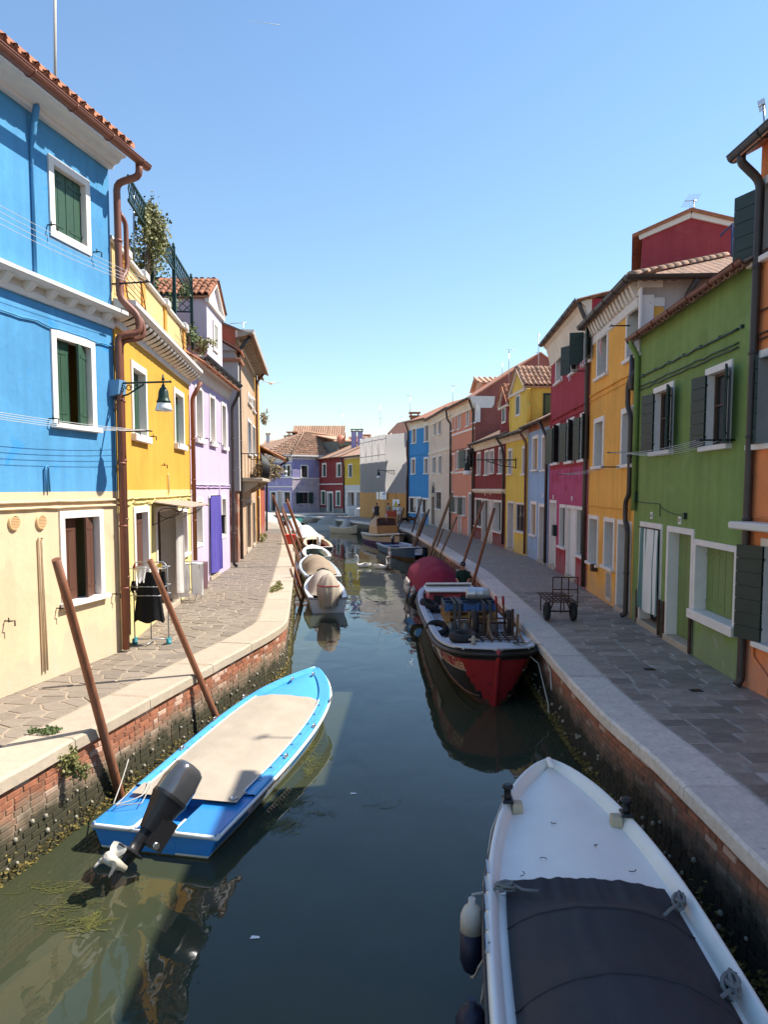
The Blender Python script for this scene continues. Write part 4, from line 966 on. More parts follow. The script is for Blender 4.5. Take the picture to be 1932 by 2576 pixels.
# --- scaffolded house
h = House('house under repair wrapped in white scaffold sheeting above plywood hoarding', (989, 1308), (923, 1300), depth=7)
SC = h; He = h.uz(960, 1150)[1]; Hs = (h.uz(930, 1098, .8)[1] + h.uz(989, 1086, .8)[1]) / 2
A = Vector(h.A)
h.wall(He, S['maroon'])
def fac(n, c, t):
    m = NT(n); m.b.inputs['Base Color'].default_value = (*c, 1); m.b.inputs['Roughness'].default_value = .7
    tr = m.n('BsdfTranslucent'); tr.inputs[0].default_value = (*c, 1); mx = m.n('MixShader'); mx.inputs[0].default_value = t
    m.bump(m.noise(m.coord((1, 1, .4)), 2.2, 4), .6, .06); m.l(m.b.outputs[0], mx.inputs[1]); m.l(tr.outputs[0], mx.inputs[2]); m.l(mx.outputs[0], m.out.inputs['Surface']); return m.m
M['sheet'] = fac('scaffold_sheet', (.50, .485, .47), .55); M['osb'] = pbr('osb_board', (.52, .25, .075), .8, var=.3, scale=12, bump=.3, bscale=30, fine=.2, orand=.1)
zh = h.uz(955, 1239)[1]; v = .75
# sheeting: front panels and the return towards the blue house
n = 4; L = h.L
for k in range(n):
    a, b = L * k / n, L * (k + 1) / n; mb = MB()
    mb.grid(lambda i, j: (lerp(a + .01, b - .01, i), v + .05 * math.sin(i * math.pi) * math.sin(j * 9) + .03 * noise.noise(Vector((i * 2 + k, j * 5, 0))), lerp(zh - .1, Hs - .05 * math.sin(i * math.pi) - .03 * abs(math.sin(j)), j)), 6, 14); h.put(mb, 'sheet_panel', M['sheet'], fix=False)
ret = (h.root.matrix_local.inverted() if False else None)
bx = gp(1025, 1311); w0 = bx - h.A; ru, rv = w0.dot(h.d), w0.dot(h.o)
mb = MB(); mb.grid(lambda i, j: (lerp(0, ru, i), lerp(v, rv + .1, i) + .05 * math.sin(j * 11), lerp(zh - .1, Hs - .12, j)), 8, 14); h.put(mb, 'sheet_panel', M['sheet'], fix=False)
mb = MB()
for k in range(n + 1):
    for vv in (v - .06, .06 if k else .2): mb.tube([(L * k / n, vv, 0), (L * k / n, vv, Hs)], .03, 6)
for z in [zh + (Hs - zh) * q for q in (0, .33, .66, .93)]: mb.tube([(0, v - .06, z), (L, v - .06, z)], .025, 6)
for k in range(n): mb.tube([(L * k / n, v - .05, lerp(zh, Hs, .66)), (L * (k + .5) / n, v - .05, lerp(zh, Hs, .93)), (L * (k + 1) / n, v - .05, lerp(zh, Hs, .66))], .018, 5)
h.put(mb, 'scaffold_tubes', M['steel'], fix=False)
for k in range(6):
    a, b = L * k / 6, L * (k + 1) / 6; mb = MB(); mb.box(a + .006, v, 0, b - .006, v + .03, zh - .02 + R.uniform(-.03, .03)); h.put(mb, 'hoarding_panel', M['osb'])
P0 = Vector((0, v, 0)); P1 = Vector((ru, rv + .1, 0))
for k in range(2):
    a, b = P0.lerp(P1, k / 2 + .01), P0.lerp(P1, (k + 1) / 2 - .01); mb = MB(); mb.bar((a.x, a.y, zh / 2), (b.x, b.y, zh / 2), .03, zh - .05, up=(0, 0, 1)); h.put(mb, 'hoarding_panel', M['osb'])
# its gable roof
mb = MB(); ap = yp(951, 1063, 78); e1 = yp(918, 1112, 80); 
def H_(p): q = Vector(p) - h.A; return Vector((q.dot(h.d), q.dot(h.o), q.z))
RZ = H_(yp(951, 1063, 77)).z; RE = He + .05; x0, x1 = -.3, L + .3; y0, y1 = .15, -7.15
for sg in (0, 1):
    yy = y0 if sg == 0 else y1; q = [Vector((x0, yy, RE)), Vector((x1, yy, RE)), Vector((x1, -3.5, RZ)), Vector((x0, -3.5, RZ))]; mb.hexa(q, [p + Vector((0, 0, .12)) for p in q])
rf = h.put(mb, 'roof', M['terracotta'])
mb = MB()
for x in (0, L): mb.face([(x, 0, He), (x, -7, He), (x, -3.5, RZ)])
h.put(mb, 'gable_wall', S['maroon'], fix=False)
sl = (RZ - RE) / 3.65
tiles(rf, Vector((x0, y0, RE + .12)), Vector((1, 0, 0)), Vector((0, -1, sl)).normalized(), x1 - x0, 3.65 * math.hypot(1, sl), .3, .5, M['terracotta'], limit=20)
# notices on the hoarding
def notice(label, u0, u1, z0, z1, P, dirv, nv, lines, tri=False, group=None):
    t = thing('notice', label, 'sign', P, math.atan2(dirv.y, dirv.x))
    w, hh = u1 - u0, z1 - z0; mb = MB(); mb.box(0, 0, 0, w, .02, hh); mb.build('board', M['white_gel'], t)
    mb = MB()
    for k, (c, l, th_) in enumerate(lines): mb.box(.1 * w, .0201, hh * c, .1 * w + .8 * w * l, .0215, hh * (c + th_))
    mb.build('print', M['sign_blue'] if not tri else M['iron'], t)
    if tri:
        mb = MB(); b = hh * .5; mb.extr([(w * .15, b), (w * .85, b), (w * .5, hh * .93)], (0, .0203, 0), (0, .024, 0), (1, 0, 0), (0, 0, 1)); mb.build('triangle_border', M['iron'], t)
        mb = MB(); mb.extr([(w * .24, b + hh * .04), (w * .76, b + hh * .04), (w * .5, hh * .86)], (0, .0245, 0), (0, .026, 0), (1, 0, 0), (0, 0, 1)); mb.build('triangle', M['sign_yellow'], t)
        mb = MB(); mb.box(w * .48, .0262, b + hh * .12, w * .52, .028, hh * .76); mb.box(w * .48, .0262, b + hh * .06, w * .52, .028, b + hh * .09); mb.build('exclamation_mark', M['iron'], t)
    return t
M['sign_blue'] = pbr('print_blue', (.12, .17, .36), .6, bump=0); M['sign_yellow'] = pbr('sign_yellow', (.75, .50, .03), .5, bump=0)
q = h.rect(947, 1238, 1256, 952, v + .05)
notice('tall narrow white notice on the plywood hoarding', q[0], q[1], q[2], q[3], h.W(q[0], v + .032, q[2]), h.d, h.o, [(.1, .8, .03), (.3, .8, .03), (.5, .8, .03), (.7, .8, .03)])
q = h.rect(955, 1237, 1256, 972, v + .05)
notice('wide white building notice with blue print on the hoarding', q[0], q[1], q[2], q[3], h.W(q[0], v + .032, q[2]), h.d, h.o, [(.06, .5, .08), (.3, .9, .05), (.45, .7, .05), (.62, .6, .2), (.88, .4, .06)])
rd = (P1 - P0).normalized(); rl = (P1 - P0).length; rdw = (h.d * rd.x + h.o * rd.y)
p0 = h.W(P0.x, P0.y, 0) + rdw * rl * .36
nz = zh - 2.05; wv = -rdw
t = notice('white warning sign with a yellow triangle beside the blue house', 0, 1.0, 0, 1.45, p0 + rdw * 1.0 * 0 + Vector((0, 0, nz)), rdw, h.o, [(.08, 1, .03), (.16, .8, .03), (.26, 1, .06), (.36, .8, .05)], tri=True)
# outward side of the return panel
t.rotation_euler.z = math.atan2(-rdw.y, -rdw.x); t.location = h.W(P0.x, P0.y, nz) + rdw * (rl * .36 + 1.0) + Vector((rdw.y, -rdw.x, 0)) * .03
# --- far houses round the bend
def far_house(label, a, b, Hpx, mat, wins, doors, rk=1.5, rmat='terracotta_pale', bands=None, mats=None, depth=7):
    h = House(label, a, b, depth=depth)
    for q in wins: h.win(*q[:4], kind=q[4] if len(q) > 4 else 'closed', dep=.15, sh=q[5] if len(q) > 5 else 'dark_shutter', fw=.14)
    for q in doors: h.win(*q[:4], kind=q[4] if len(q) > 4 else 'panel', door=True, dep=.2, sh=q[5] if len(q) > 5 else 'brown_shutter', fw=.16)
    H = h.uz(*Hpx)[1]; h.wall(H, mats or mat, [(h.uz(*p)[1], m) for p, m in bands] + [(99, bands[-1][1] + 1 if False else 0)] if bands else None); h.roof(rk, M[rmat], over=.4); return h
y = House('mustard yellow far house with a white ground floor', (923.5, 1298.5), (866, 1293), depth=7)
for q in ((876, 1167, 1200, 886.5), (921.5, 1167, 1200, 932)): y.win(*q, kind='closed', dep=.15, fw=.15)
y.win(873, 1234, 1293, 892.5, kind='plain', door=True, sh='brown_shutter', dep=.5, fw=.2); y.win(895, 1234, 1293, 912, kind='plain', door=True, sh='brown_shutter', dep=.5, fw=.2)
H = y.uz(895, 1143)[1]; zz = y.uz(895, 1220)[1]; y.wall(H, [S['far_white'], S['mustard'], M['cream_trim']], [(zz, 0), (H - .45, 1), (99, 2)]); r = y.roof(1.5, M['terracotta_pale'], over=.5); y.eave_tiles(r, 9, M['terracotta'], tw=.3, tl=.5); y.gutter(.5, H - .2, M['dark_pipe'], .1)
y.pipe([(y.L - .1, .45, H - .3), (y.L - .1, .1, H - 1.2), (y.L - .1, .1, .1)], M['dark_pipe'], .09)
m = House('maroon far house with green shutters and a grey plinth', (862, 1292), (803.5, 1287), depth=7)
for q in ((809.7, 1165, 1199, 821), (846.4, 1164, 1199, 859)): m.win(*q, kind='closed', dep=.15, fw=.2)
for q in ((806.8, 1233, 1268, 819), (844.5, 1234, 1271, 856.5)): m.win(*q, kind='closed', sh='green_shutter', dep=.12, fw=.2)
m.win(822, 1236, 1288, 838, kind='panel', door=True, dep=.3, fw=.25); H = m.uz(830, 1149)[1]
M['plinth'] = stucco('grey_plinth', (.16, .17, .15)); m.wall(H, [M['plinth'], S['maroon']], [(m.uz(830, 1277)[1], 0), (99, 1)]); r = m.roof(1.5, M['terracotta_pale'], over=.5); m.eave_tiles(r, 9, M['terracotta'], tw=.3, tl=.5); z = m.uz(830, 1218)[1]; m.cornice([(0, z - .05), (.05, z - .05), (.05, z + .06), (0, z + .06)], M['white_stone'], name='string_course')
# lavender corner house: two facades meeting at a corner, hipped roof
c0 = gp(736, 1288.5); e1 = gp(801, 1287); e2 = gp(655, 1286.5)
e1 = c0 + Vector((3.3, 2.4, 0)); Lr = (e1 - c0).length
p = House('lavender corner house with peeling walls and a broad hipped roof', e1, c0, world=True, depth=8)
p.win(755.7, 1169, 1200, 775.5, kind='glass', dep=.12, fw=.14); p.win(751, 1236, 1267, 778, kind='out', dep=.12, fw=.14, ang=(2.9, 2.9))
H = p.uz(765, 1149)[1]; zz = p.uz(765, 1203)[1]; p.wall(H, [S['peeling'], S['lavender']], [(zz, 0), (99, 1)])
for z in (zz, H - .25): p.cornice([(0, z - .08), (.06, z - .08), (.06, z + .06), (0, z + .06)], M['white_stone'], name='string_course')
# second facade as part of the same house
d2 = (e2 - c0); d2n = d2.normalized(); L2 = d2.length
q2 = House('tmp', c0, e2, world=True, depth=5); tmp = q2.root
for q in ((684, 1168, 1198, 696.5), (719.5, 1168, 1198, 732)): q2.win(*q, kind='glass', dep=.12, fw=.16)
q2.win(678.6, 1235, 1280, 695, kind='glass', door=True, dep=.3, fw=.15); q2.win(696, 1234, 1288, 712, kind='plain', door=True, sh='curtain', dep=.2, fw=.12); q2.win(713, 1235, 1264, 732, kind='glass', dep=.15, fw=.14)
q2.wall(H, [S['lavender'], S['far_white']], [(q2.uz(705, 1224)[1], 0), (H - .7, 0), (99, 1)])
for z in (q2.uz(705, 1224)[1], q2.uz(705, 1201)[1], H - .3): q2.cornice([(0, z - .08), (.08, z - .08), (.08, z + .06), (0, z + .06)], M['white_stone'], name='string_course')
for ch in list(tmp.children):
    Mx = p.root.matrix_basis.inverted() @ tmp.matrix_basis @ ch.matrix_basis; ch.parent = p.root; ch.matrix_basis = Mx
bpy.data.objects.remove(tmp)
# hipped roof over both facades
Lp = lambda v: Vector(((v - p.A).dot(p.d), (v - p.A).dot(p.o), v.z - p.zb))
E1, C0, E2 = Lp(e1), Lp(c0), Lp(e2); ap1 = Lp(yp(765, 1087, 97)); ap2 = Lp(yp(855, 1100, 99)); out = Vector((0, .5, 0)); n2 = Vector((-d2n.y, d2n.x, 0)); n2l = Vector((n2.dot(p.d), n2.dot(p.o), 0))
zt = H + .12; cc = C0 + Vector((.35, .45, zt)); a_ = Vector((E1.x - 5.0, .5, zt)); b_ = E2 + n2l * .5; b_.z = zt
mb = MB()
mb.face([a_, cc, ap1, ap2]); mb.face([cc, b_, ap1]); mb.face([b_, b_ + Vector((2, -9, 0)), ap1]); mb.face([a_, ap2, a_ + Vector((0, -10, 0))])
rf = p.put(mb, 'roof', M['terracotta_pale'], fix=False)
def course(mb, a, b, t0, t1, n, r):                     # rows of cover tiles running up a slope
    for k in range(n + 1):
        q = Vector(a).lerp(Vector(b), k / n); s = Vector(t0).lerp(Vector(t1), k / n); mb.tube([q + Vector((0, 0, .05)), s + Vector((0, 0, .05))], r, 5, cap=False)
def hip_rows(mb, poly, step, r):                        # cover-tile rows at right angles to the eave (first edge), cut at the hips
    a, b = poly[0], poly[1]; e = (b - a).normalized(); n = (b - a).cross(poly[2] - a).normalized(); up = n.cross(e)
    if up.z < 0: up = -up
    P = [((p - a).dot(e), (p - a).dot(up)) for p in poly]; x = min(p[0] for p in P) + step / 2; X = max(p[0] for p in P)
    while x < X:
        ys = []
        for (x0, y0), (x1, y1) in zip(P, P[1:] + P[:1]):
            if (x0 - x) * (x1 - x) < 0: ys.append(y0 + (y1 - y0) * (x - x0) / (x1 - x0))
        if len(ys) >= 2:
            y0, y1 = min(ys), max(ys); K = max(1, int((y1 - y0) / .42))
            for k in range(K):
                p, q = a + e * x + up * lerp(y0, y1, k / K), a + e * x + up * lerp(y0, y1, (k + 1) / K); o = Vector((0, 0, .06)); mb.tube([p + o, q + o * .6], [r, r * .8], 5, cap=True)
        x += step
mb = MB(); hip_rows(mb, [a_, cc, ap1, ap2], .27, .09); hip_rows(mb, [cc, b_, ap1], .27, .09); mb.build('tile_rows', M['terracotta_dark'], rf, kind='stuff', fix=False)
mb = MB(); mb.tube([cc + Vector((0, 0, .08)), ap1 + Vector((0, 0, .08)), ap2 + Vector((0, 0, .08))], .14, 7); mb.build('ridge_tiles', M['terracotta_pale'], rf)
mb = MB(); mb.bar(a_, cc, .16, .16); mb.bar(cc, b_, .16, .16)
for k in range(26):
    q = a_.lerp(cc, (k + .5) / 26); mb.box(q.x - .07, q.y - .4, q.z - .22, q.x + .07, q.y - .02, q.z - .06)
p.put(mb, 'eave', M['white_stone'])
# dormer on its roof
q0 = Lp(yp(815, 1150, 93)); z0 = ap1.z
qd = Lp(yp(868, 1132, 94)); w_ = 1.1; mb = MB(); top = Lp(yp(868, 1110, 94)).z; bot = Lp(yp(868, 1134, 94)).z
x0, x1 = qd.x - w_, qd.x + w_; mb.box(x0, qd.y - 5, bot - 1.5, x1, qd.y, top); d = p.put(mb, 'dormer', M['plinth'])
mb = MB(); k = [Vector((x0 - .2, qd.y + .3, top)), Vector((x1 + .2, qd.y + .3, top)), Vector((x1 + .2, qd.y - 5, top + .9)), Vector((x0 - .2, qd.y - 5, top + .9))]; mb.hexa(k, [v_ + Vector((0, 0, .12)) for v_ in k]); mb.build('dormer_roof', M['terracotta_pale'], d)
mb = MB(); mb.box(x0 + .4, qd.y, bot, x1 - .2, qd.y + .02, top - .15); mb.build('pane', M['glass'], d)
# houses further back whose roofs show above
def back_block(label, x0, x1, ytop, Y, ridge_h, mat, rmat='terracotta_pale', wall='brick_red', ybase=1225):
    a, b = yp(x0, ytop, Y), yp(x1, ytop, Y); t = thing('house', label, 'house', (a.x, Y, QZ)); L = b.x - a.x; H = a.z - QZ; mb = MB(); mb.box(0, 0, 0, L, 6, H); mb.build('wall', S[wall], t)
    mb = MB(); q = [Vector((-.4, -.4, H)), Vector((L + .4, -.4, H)), Vector((L + .4, 3, H + ridge_h)), Vector((-.4, 3, H + ridge_h))]; mb.hexa(q, [v + Vector((0, 0, .12)) for v in q]); q = [Vector((-.4, 6.4, H)), Vector((L + .4, 6.4, H)), Vector((L + .4, 3, H + ridge_h)), Vector((-.4, 3, H + ridge_h))]; mb.hexa(q, [v + Vector((0, 0, .12)) for v in q])
    mb.add([(0, 0, H), (0, 6, H), (0, 3, H + ridge_h)], [(0, 1, 2)]); mb.add([(L, 0, H), (L, 6, H), (L, 3, H + ridge_h)], [(0, 1, 2)])
    r = mb.build('roof', M[rmat], t); mb = MB(); course(mb, (-.4, -.4, H + .1), (L + .4, -.4, H + .1), (-.4, 3, H + ridge_h + .1), (L + .4, 3, H + ridge_h + .1), max(4, int(L / .3)), .09); mb.build('tile_rows', M[rmat], r, kind='stuff', fix=False); return t
back_block('pale roofed house furthest left behind the lavender house', 668, 738, 1122, 112, .9, None)
back_block('pink gabled house directly behind the lavender roof ridge', 742, 858, 1104, 108, 2.0, None, wall='salmon')
back_block('tile roofed house behind the twin lavender chimneys', 884, 950, 1115, 104, 1.0, None, 'terracotta')
back_block('red roofed house rising behind the yellow dormer', 1344, 1400, 946, 46, .9, None, 'terracotta', 'salmon')
back_block('tile roofed house behind the salmon house ridge', 1214, 1262, 966, 66, .9, None, 'terracotta_pale', 'salmon')
# chimneys
def chimney(label, px, py, Y, w, hgt, mat, cap='terracotta', twin=False, cat='chimney'):
    q = yp(px, py, Y); t = thing('chimney', label, cat, (q.x, Y, q.z - hgt))
    for dx in ((-w * .62, w * .62) if twin else (0,)):
        mb = MB(); mb.cbox(dx - w / 2, -w / 2, 0, dx + w / 2, w / 2, hgt, .01); mb.build('stack', mat, t)
        mb = MB(); mb.cbox(dx - w * .62, -w * .62, hgt, dx + w * .62, w * .62, hgt + w * .14, .01)
        for sx in (-1, 1):
            for sy in (-1, 1): mb.box(dx + sx * w * .4 - .05, sy * w * .4 - .05, hgt + w * .14, dx + sx * w * .4 + .05, sy * w * .4 + .05, hgt + w * .4)
        mb.cbox(dx - w * .66, -w * .66, hgt + w * .4, dx + w * .66, w * .66, hgt + w * .52, .01); mb.build('cap', M[cap], t)
    return t
chimney('pair of tall lavender chimneys on the maroon far house', 898, 1086, 90, .62, 2.4, S['lavender'], 'plinth', True)
chimney('brick chimney on the blue house ridge', 1043, 1049, 67, .8, 1.2, M['terracotta'])
chimney('flat tiled chimney pot behind the lavender house roof', 736, 1098, 109, 1.3, 1.6, S['salmon'])
chimney('small gabled chimney left of the pink tiled chimney', 723, 1104, 111, .9, 1.3, S['brick_red'])
chimney('slim chimney with a wide cap at the far left rooftops', 674, 1094, 105, .5, 2.2, S['far_white'])
chimney('low tiled chimney behind the yellow far house', 918, 1106, 95, 1.2, 1.8, M['terracotta'])
# ================================================================== LEFT BANK (sunlit)
M['grey_shutter'] = pbr('grey_shutter_paint', (.33, .30, .27), .6, var=.12, bump=.1, stretch=(4, 4, 1))
M['canopy'] = pbr('door_canopy', (.40, .31, .25), .6, var=.1)
S['azure'] = stucco('azure_plaster', (0.084, 0.290, 0.521), (.045, .27, .60), .60, .68, var=.12)
S['pale_cream'] = stucco('pale_cream_plaster', (.66, .505, .32), var=.05)
S['golden'] = stucco('golden_plaster', (0.638, 0.336, 0.046), var=.08); S['pale_yellow'] = stucco('pale_yellow_plaster', (0.672, 0.554, 0.235), var=.05)
S['parapet'] = stucco('parapet_plaster', (0.672, 0.470, 0.210), var=.05); S['amber'] = stucco('amber_plaster', (0.622, 0.302, 0.059), var=.06)
S['lilac'] = stucco('lilac_plaster', (0.554, 0.437, 0.605), var=.06); S['lilac_white'] = stucco('lilac_white_plaster', (0.622, 0.546, 0.605), var=.05)
S['terra_wall'] = stucco('terracotta_plaster', (.40, .13, .075), var=.08); S['beige'] = stucco('worn_beige_plaster', (0.487, 0.336, 0.218), (.40, .22, .14), .58, .64, var=.14)
S['pale_grey'] = stucco('pale_grey_render', (.50, .46, .42), (.34, .28, .24), .6, .7); S['old_brick'] = stucco('old_brick_render', (.40, .18, .11), (.55, .40, .30), .5, .58, var=.25)
S['red'] = stucco('red_plaster', (.33, .085, .05), var=.1)
# --- blue and cream house
a0 = gp(304, 1638.5); a1 = gp(0, 1757); near = a0 + (a1 - a0).normalized() * 11.0
B = h = House('bright blue house with a cream ground floor and green shutters, nearest on the sunlit quay', a0, near, world=True, depth=7)
h.win(117, 385, 588, 222, kind='closed', sh='green_shutter', dep=.09, fw=.12, planks=2, sill=False)
h.win(124, 825, 1062, 237, kind='ajar', sh='green_shutter', dep=.10, fw=.12, planks=2, leaf='a')
h.win(146, 1286, 1520, 259, kind='ajar', sh='brown_shutter', dep=.12, fw=.12, planks=2, leaf='a'); wl = h.last
zb = h.uz(150, 1237)[1]; zc = (h.uz(5, 226)[1] + h.uz(290, 444)[1]) / 2; H = zc + .20
h.wall(H, [S['pale_cream'], S['azure']], [(zb, 0), (99, 1)])
h.cornice([(0, zc), (.10, zc), (.12, zc + .06), (.22, zc + .09), (.26, zc + .15), (.36, zc + .17), (.36, zc + .20), (0, zc + .20)], M['white_trim'])
r = h.roof(1.9, M['terracotta'], over=.50, dz=.39); h.eave_tiles(r, 2, M['terracotta'], tw=.22, tl=.36, u0=.15)
h.gutter(.56, zc + .15, M['brown_pipe'], .085, u0=-.35)
z1, z0 = (h.uz(5, 656, .25)[1] + h.uz(285, 795, .25)[1]) / 2, (h.uz(5, 720)[1] + h.uz(290, 834)[1]) / 2
z1 += .10
h.cornice([(0, z0), (.05, z0), (.07, z0 + .08), (.035, z0 + .11), (.035, z1 - .11), (0, z1 - .11)], M['white_trim'], name='string_course')
h.cornice([(0, z1 - .11), (.22, z1 - .11), (.28, z1 - .07), (.28, z1 - .01), (.23, z1), (0, z1 + .03)], M['white_trim'], u0=-.1, name='string_course')
x = .25
while x < h.L - 3:
    mb = MB(); mb.extr([(.034, z1 - .25), (.08, z1 - .24), (.16, z1 - .17), (.2, z1 - .112), (.034, z1 - .112)], (x, 0, 0), (x + .14, 0, 0), (0, 1, 0), (0, 0, 1)); h.put(mb, 'bracket', M['white_trim']); x += .50
h.pipe([(-.10, .54, zc + .10), (-.10, .54, zc - .12), (-.06, .12, zc - .22), (-.06, .12, z1 + .25), (-.20, .40, z1 - .05), (-.20, .42, z1 - .35), (.02, .12, z0 - .12), (.02, .12, .05)], M['brown_pipe'], .062)
h.pipe([(-.16, .1, z1 + 1.75), (-.36, .1, z1 + 1.65), (-.36, .1, z1 + .8), (-.16, .1, z1 + .6), (-.16, .1, z1 + .2), (-.34, .40, z1 - .1), (-.34, .42, z1 - .42), (-.10, .10, z0 - .2), (-.10, .1, .3)], M['brown_pipe'], .045)
# thin wall pipe, vents, cables
u, zt = h.uz(72, 335); mb = MB(); zlo = z1 + .02
mb.tube([(u, .14, zc + .06), (u, .08, zc - .25), (u, .03, zc - .55), (u, .03, zlo)], [.05, .05, .024, .024], 8); h.put(mb, 'vent_pipe', S['azure'])
mb = MB(); wobble_cable(mb, 0, h.L - 2, h.uz(150, 838)[1] + .05, .014, .04, .03, 4); wobble_cable(mb, 0, h.L - 2, h.uz(60, 700)[1], .012, .03, .03, 8); h.put(mb, 'cable', S['azure'])
for k, py in enumerate((1261, 1276)): mb = MB(); wobble_cable(mb, 0, h.L - 2, h.uz(150, py)[1], .022, .012, .03, 5 + k); h.put(mb, 'conduit', S['pale_cream'])
mb = MB(); u, z = h.uz(96, 1356); zz = h.uz(103, 1690)[1]; mb.tube([(u - .05, .03, z), (u, .03, z + .04), (u + .03, .03, z), (u + .02, .03, zz)], .018, 6); h.put(mb, 'conduit', S['pale_cream']); mb = MB(); mb.tube([(u - .05, .03, z), (u - .06, .03, zz)], .018, 6); h.put(mb, 'conduit', S['pale_cream']); mb = MB()
u, z = h.uz(295, 1290); mb.tube([(u, .05, z), (u, .05, .05)], .045, 8); h.put(mb, 'conduit', S['pale_cream'])
u, z = h.uz(113, 1178); mb = MB(); mb.tube([(u - .04, .03, h.uz(113, 1237)[1]), (u - .04, .03, z), (u, .03, z + .04), (u + .04, .03, z), (u + .04, .03, h.uz(113, 1237)[1])], .018, 6); h.put(mb, 'conduit', S['azure'])
M['vent'] = pbr('vent_cover', (.74, .50, .26), .5, bump=.02)
for px in (31.6, 100):
    u, z = h.uz(px, 1315 if px < 50 else 1313); t = thing('wall_vent', 'round slatted wall vent ' + ('at the picture edge' if px < 50 else 'nearer the brown shuttered window'), 'vent', h.W(u, 0, z), h.root.rotation_euler.z)
    mb = MB(); rr = .115; Mx = Matrix.Rotation(-math.pi / 2, 3, 'X'); mb.lathe([(rr, 0), (rr, .03), (rr * .88, .045), (rr * .86, .03), (0.001, .028)], (0, 0, 0), 24, M=Mx, cap=False); mb.build('rim', M['vent'], t, fix=False)
    for k in range(8):
        zz = -.08 + k * .0225; wdt = math.sqrt(max(.0004, (rr * .86) ** 2 - zz * zz)); mb = MB(); mb.bar((-wdt, .036, zz), (wdt, .036, zz), .012, .012); mb.build('slat', M['vent'], t)
def hooks(h, spots, mat):
    mb = MB()
    for px, py in spots:
        u, z = h.uz(px, py); mb.tube([(u, 0, z), (u, .12, z), (u - .05, .13, z), (u - .05, .13, z - .08)], .011, 5); mb.tube([(u, .07, z - .02), (u, .07, z + .05)], .010, 5)
    h.put(mb, 'shutter_hook', mat)
hooks(h, ((141, 1530), (282, 1494), (10, 1562), (122, 1053), (118, 566), (233, 634)), M['iron'])
# --- golden yellow house
Y = h = House('golden yellow house with a roof terrace and cream curtained doorway', (485, 1486), (307, 1636), depth=6)
h.win(326, 903, 1088, 367, kind='closed', sh='green_shutter', dep=.15, fw=.13, planks=2, sillz=.14); h.win(434.6, 972, 1113, 461, kind='closed', sh='green_shutter', dep=.15, fw=.13, planks=2, sillz=.14)
h.win(333, 1275, 1490, 374, kind='panel', sh='brown_shutter', dep=.12, fw=.13, planks=2)
h.win(389, 1276, 1520, 446, kind='plain', sh='brown_shutter', door=True, dep=.4, fw=.12, frame='white_stone'); yd = h.last
h.win(447, 1281, 1400, 470, kind='panel', sh='brown_shutter', dep=.12, fw=.1, planks=2)
zc = (h.uz(318, 858)[1] + h.uz(475, 962)[1]) / 2; zt = zc + .42; zp = (h.uz(312, 667)[1] + h.uz(478, 828)[1]) / 2; zb = (h.uz(323, 1236)[1] + h.uz(477, 1229)[1]) / 2
h.wall(zt, [S['pale_yellow'], S['golden']], [(zb, 0), (99, 1)])
h.cornice([(0, zc), (.05, zc), (.06, zc + .12), (0, zc + .12)], M['white_trim'], name='string_course'); h.cornice([(0, zt - .12), (.34, zt - .12), (.40, zt - .06), (.40, zt + .02), (0, zt + .05)], M['white_trim'], name='string_course')
n = int(h.L / .36)
for k in range(n):
    x = (k + .2) * h.L / n; mb = MB(); V = []
    mb.grid(lambda i, j: (x + .24 * i, (.33 - .28 * (1 - j) ** 2) * (1 if 0 < j else .2), lerp(zc + .12, zt - .12, j) - .05 * math.sin(math.pi * i) * (1 - j)), 5, 5); mb.add([(x, 0, zc + .1), (x + .24, 0, zc + .1), (x + .24, 0, zt - .12), (x, 0, zt - .12), (x, .32, zt - .121), (x + .24, .32, zt - .121)], [(0, 1, 2, 3), (0, 3, 4), (1, 5, 2)]); h.put(mb, 'scallop_bracket', M['white_trim'], fix=False)
# parapet
mb = MB(); mb.box(0, -.26, zt + .03, h.L, -.06, zp); h.put(mb, 'parapet', S['parapet'])
mb = MB(); mb.cbox(-.05, -.32, zp, h.L + .02, .02, zp + .08, .015); h.put(mb, 'coping', M['white_trim'])
for px, py in ((364, 1100 - 360), (421, 880), (467, 920), (318, 700)):
    u = h.uz(px, py)[0]; mb = MB(); mb.box(u - .14, -.28, zt + .02, u + .14, -.02, zp - .004); h.put(mb, 'pilaster', S['amber']); mb = MB(); mb.cbox(u - .2, -.36, zp + .002, u + .2, .07, zp + .16, .015); h.put(mb, 'pilaster_cap', M['white_trim'])
mb = MB(); wobble_cable(mb, 0, h.L, h.uz(400, 1250)[1], .02, .02, .03, 1); wobble_cable(mb, .2, h.L - .3, h.uz(380, 1262)[1], .016, .1, .03, 2); u, z = h.uz(420, 1195); mb.tube([(u - .04, .03, h.uz(420, 1240)[1]), (u - .04, .03, z), (u + .02, .03, z + .03), (u + .04, .03, z), (u + .04, .03, h.uz(420, 1255)[1])], .012, 5); h.put(mb, 'cable', S['pale_yellow'])
h.pipe([(.12, .36, zc + .1), (.1, .1, zc - .35), (.1, .1, .9)], M['brown_pipe'], .06)
hooks(h, ((333, 1085), (376, 1098), (437, 1116), (466, 1122), (405, 1170)), M['iron'])
# iron clothes-drying brackets on the parapet
mb = MB()
for u0, u1 in ((h.L - 1.9, h.L - .35), (.2, 1.7)):
    for k in range(6): z = zp - .25 - k * .13; mb.tube([(u0, .06 + k * .02, z), (u1, .06 + k * .02, z)], .007, 5)
    for u in (u0, u1): mb.tube([(u, .0, zp - .1), (u, .06, zp - .15), (u, .18, zp - .95)], .012, 5)
h.put(mb, 'drying_bars', M['rust'])
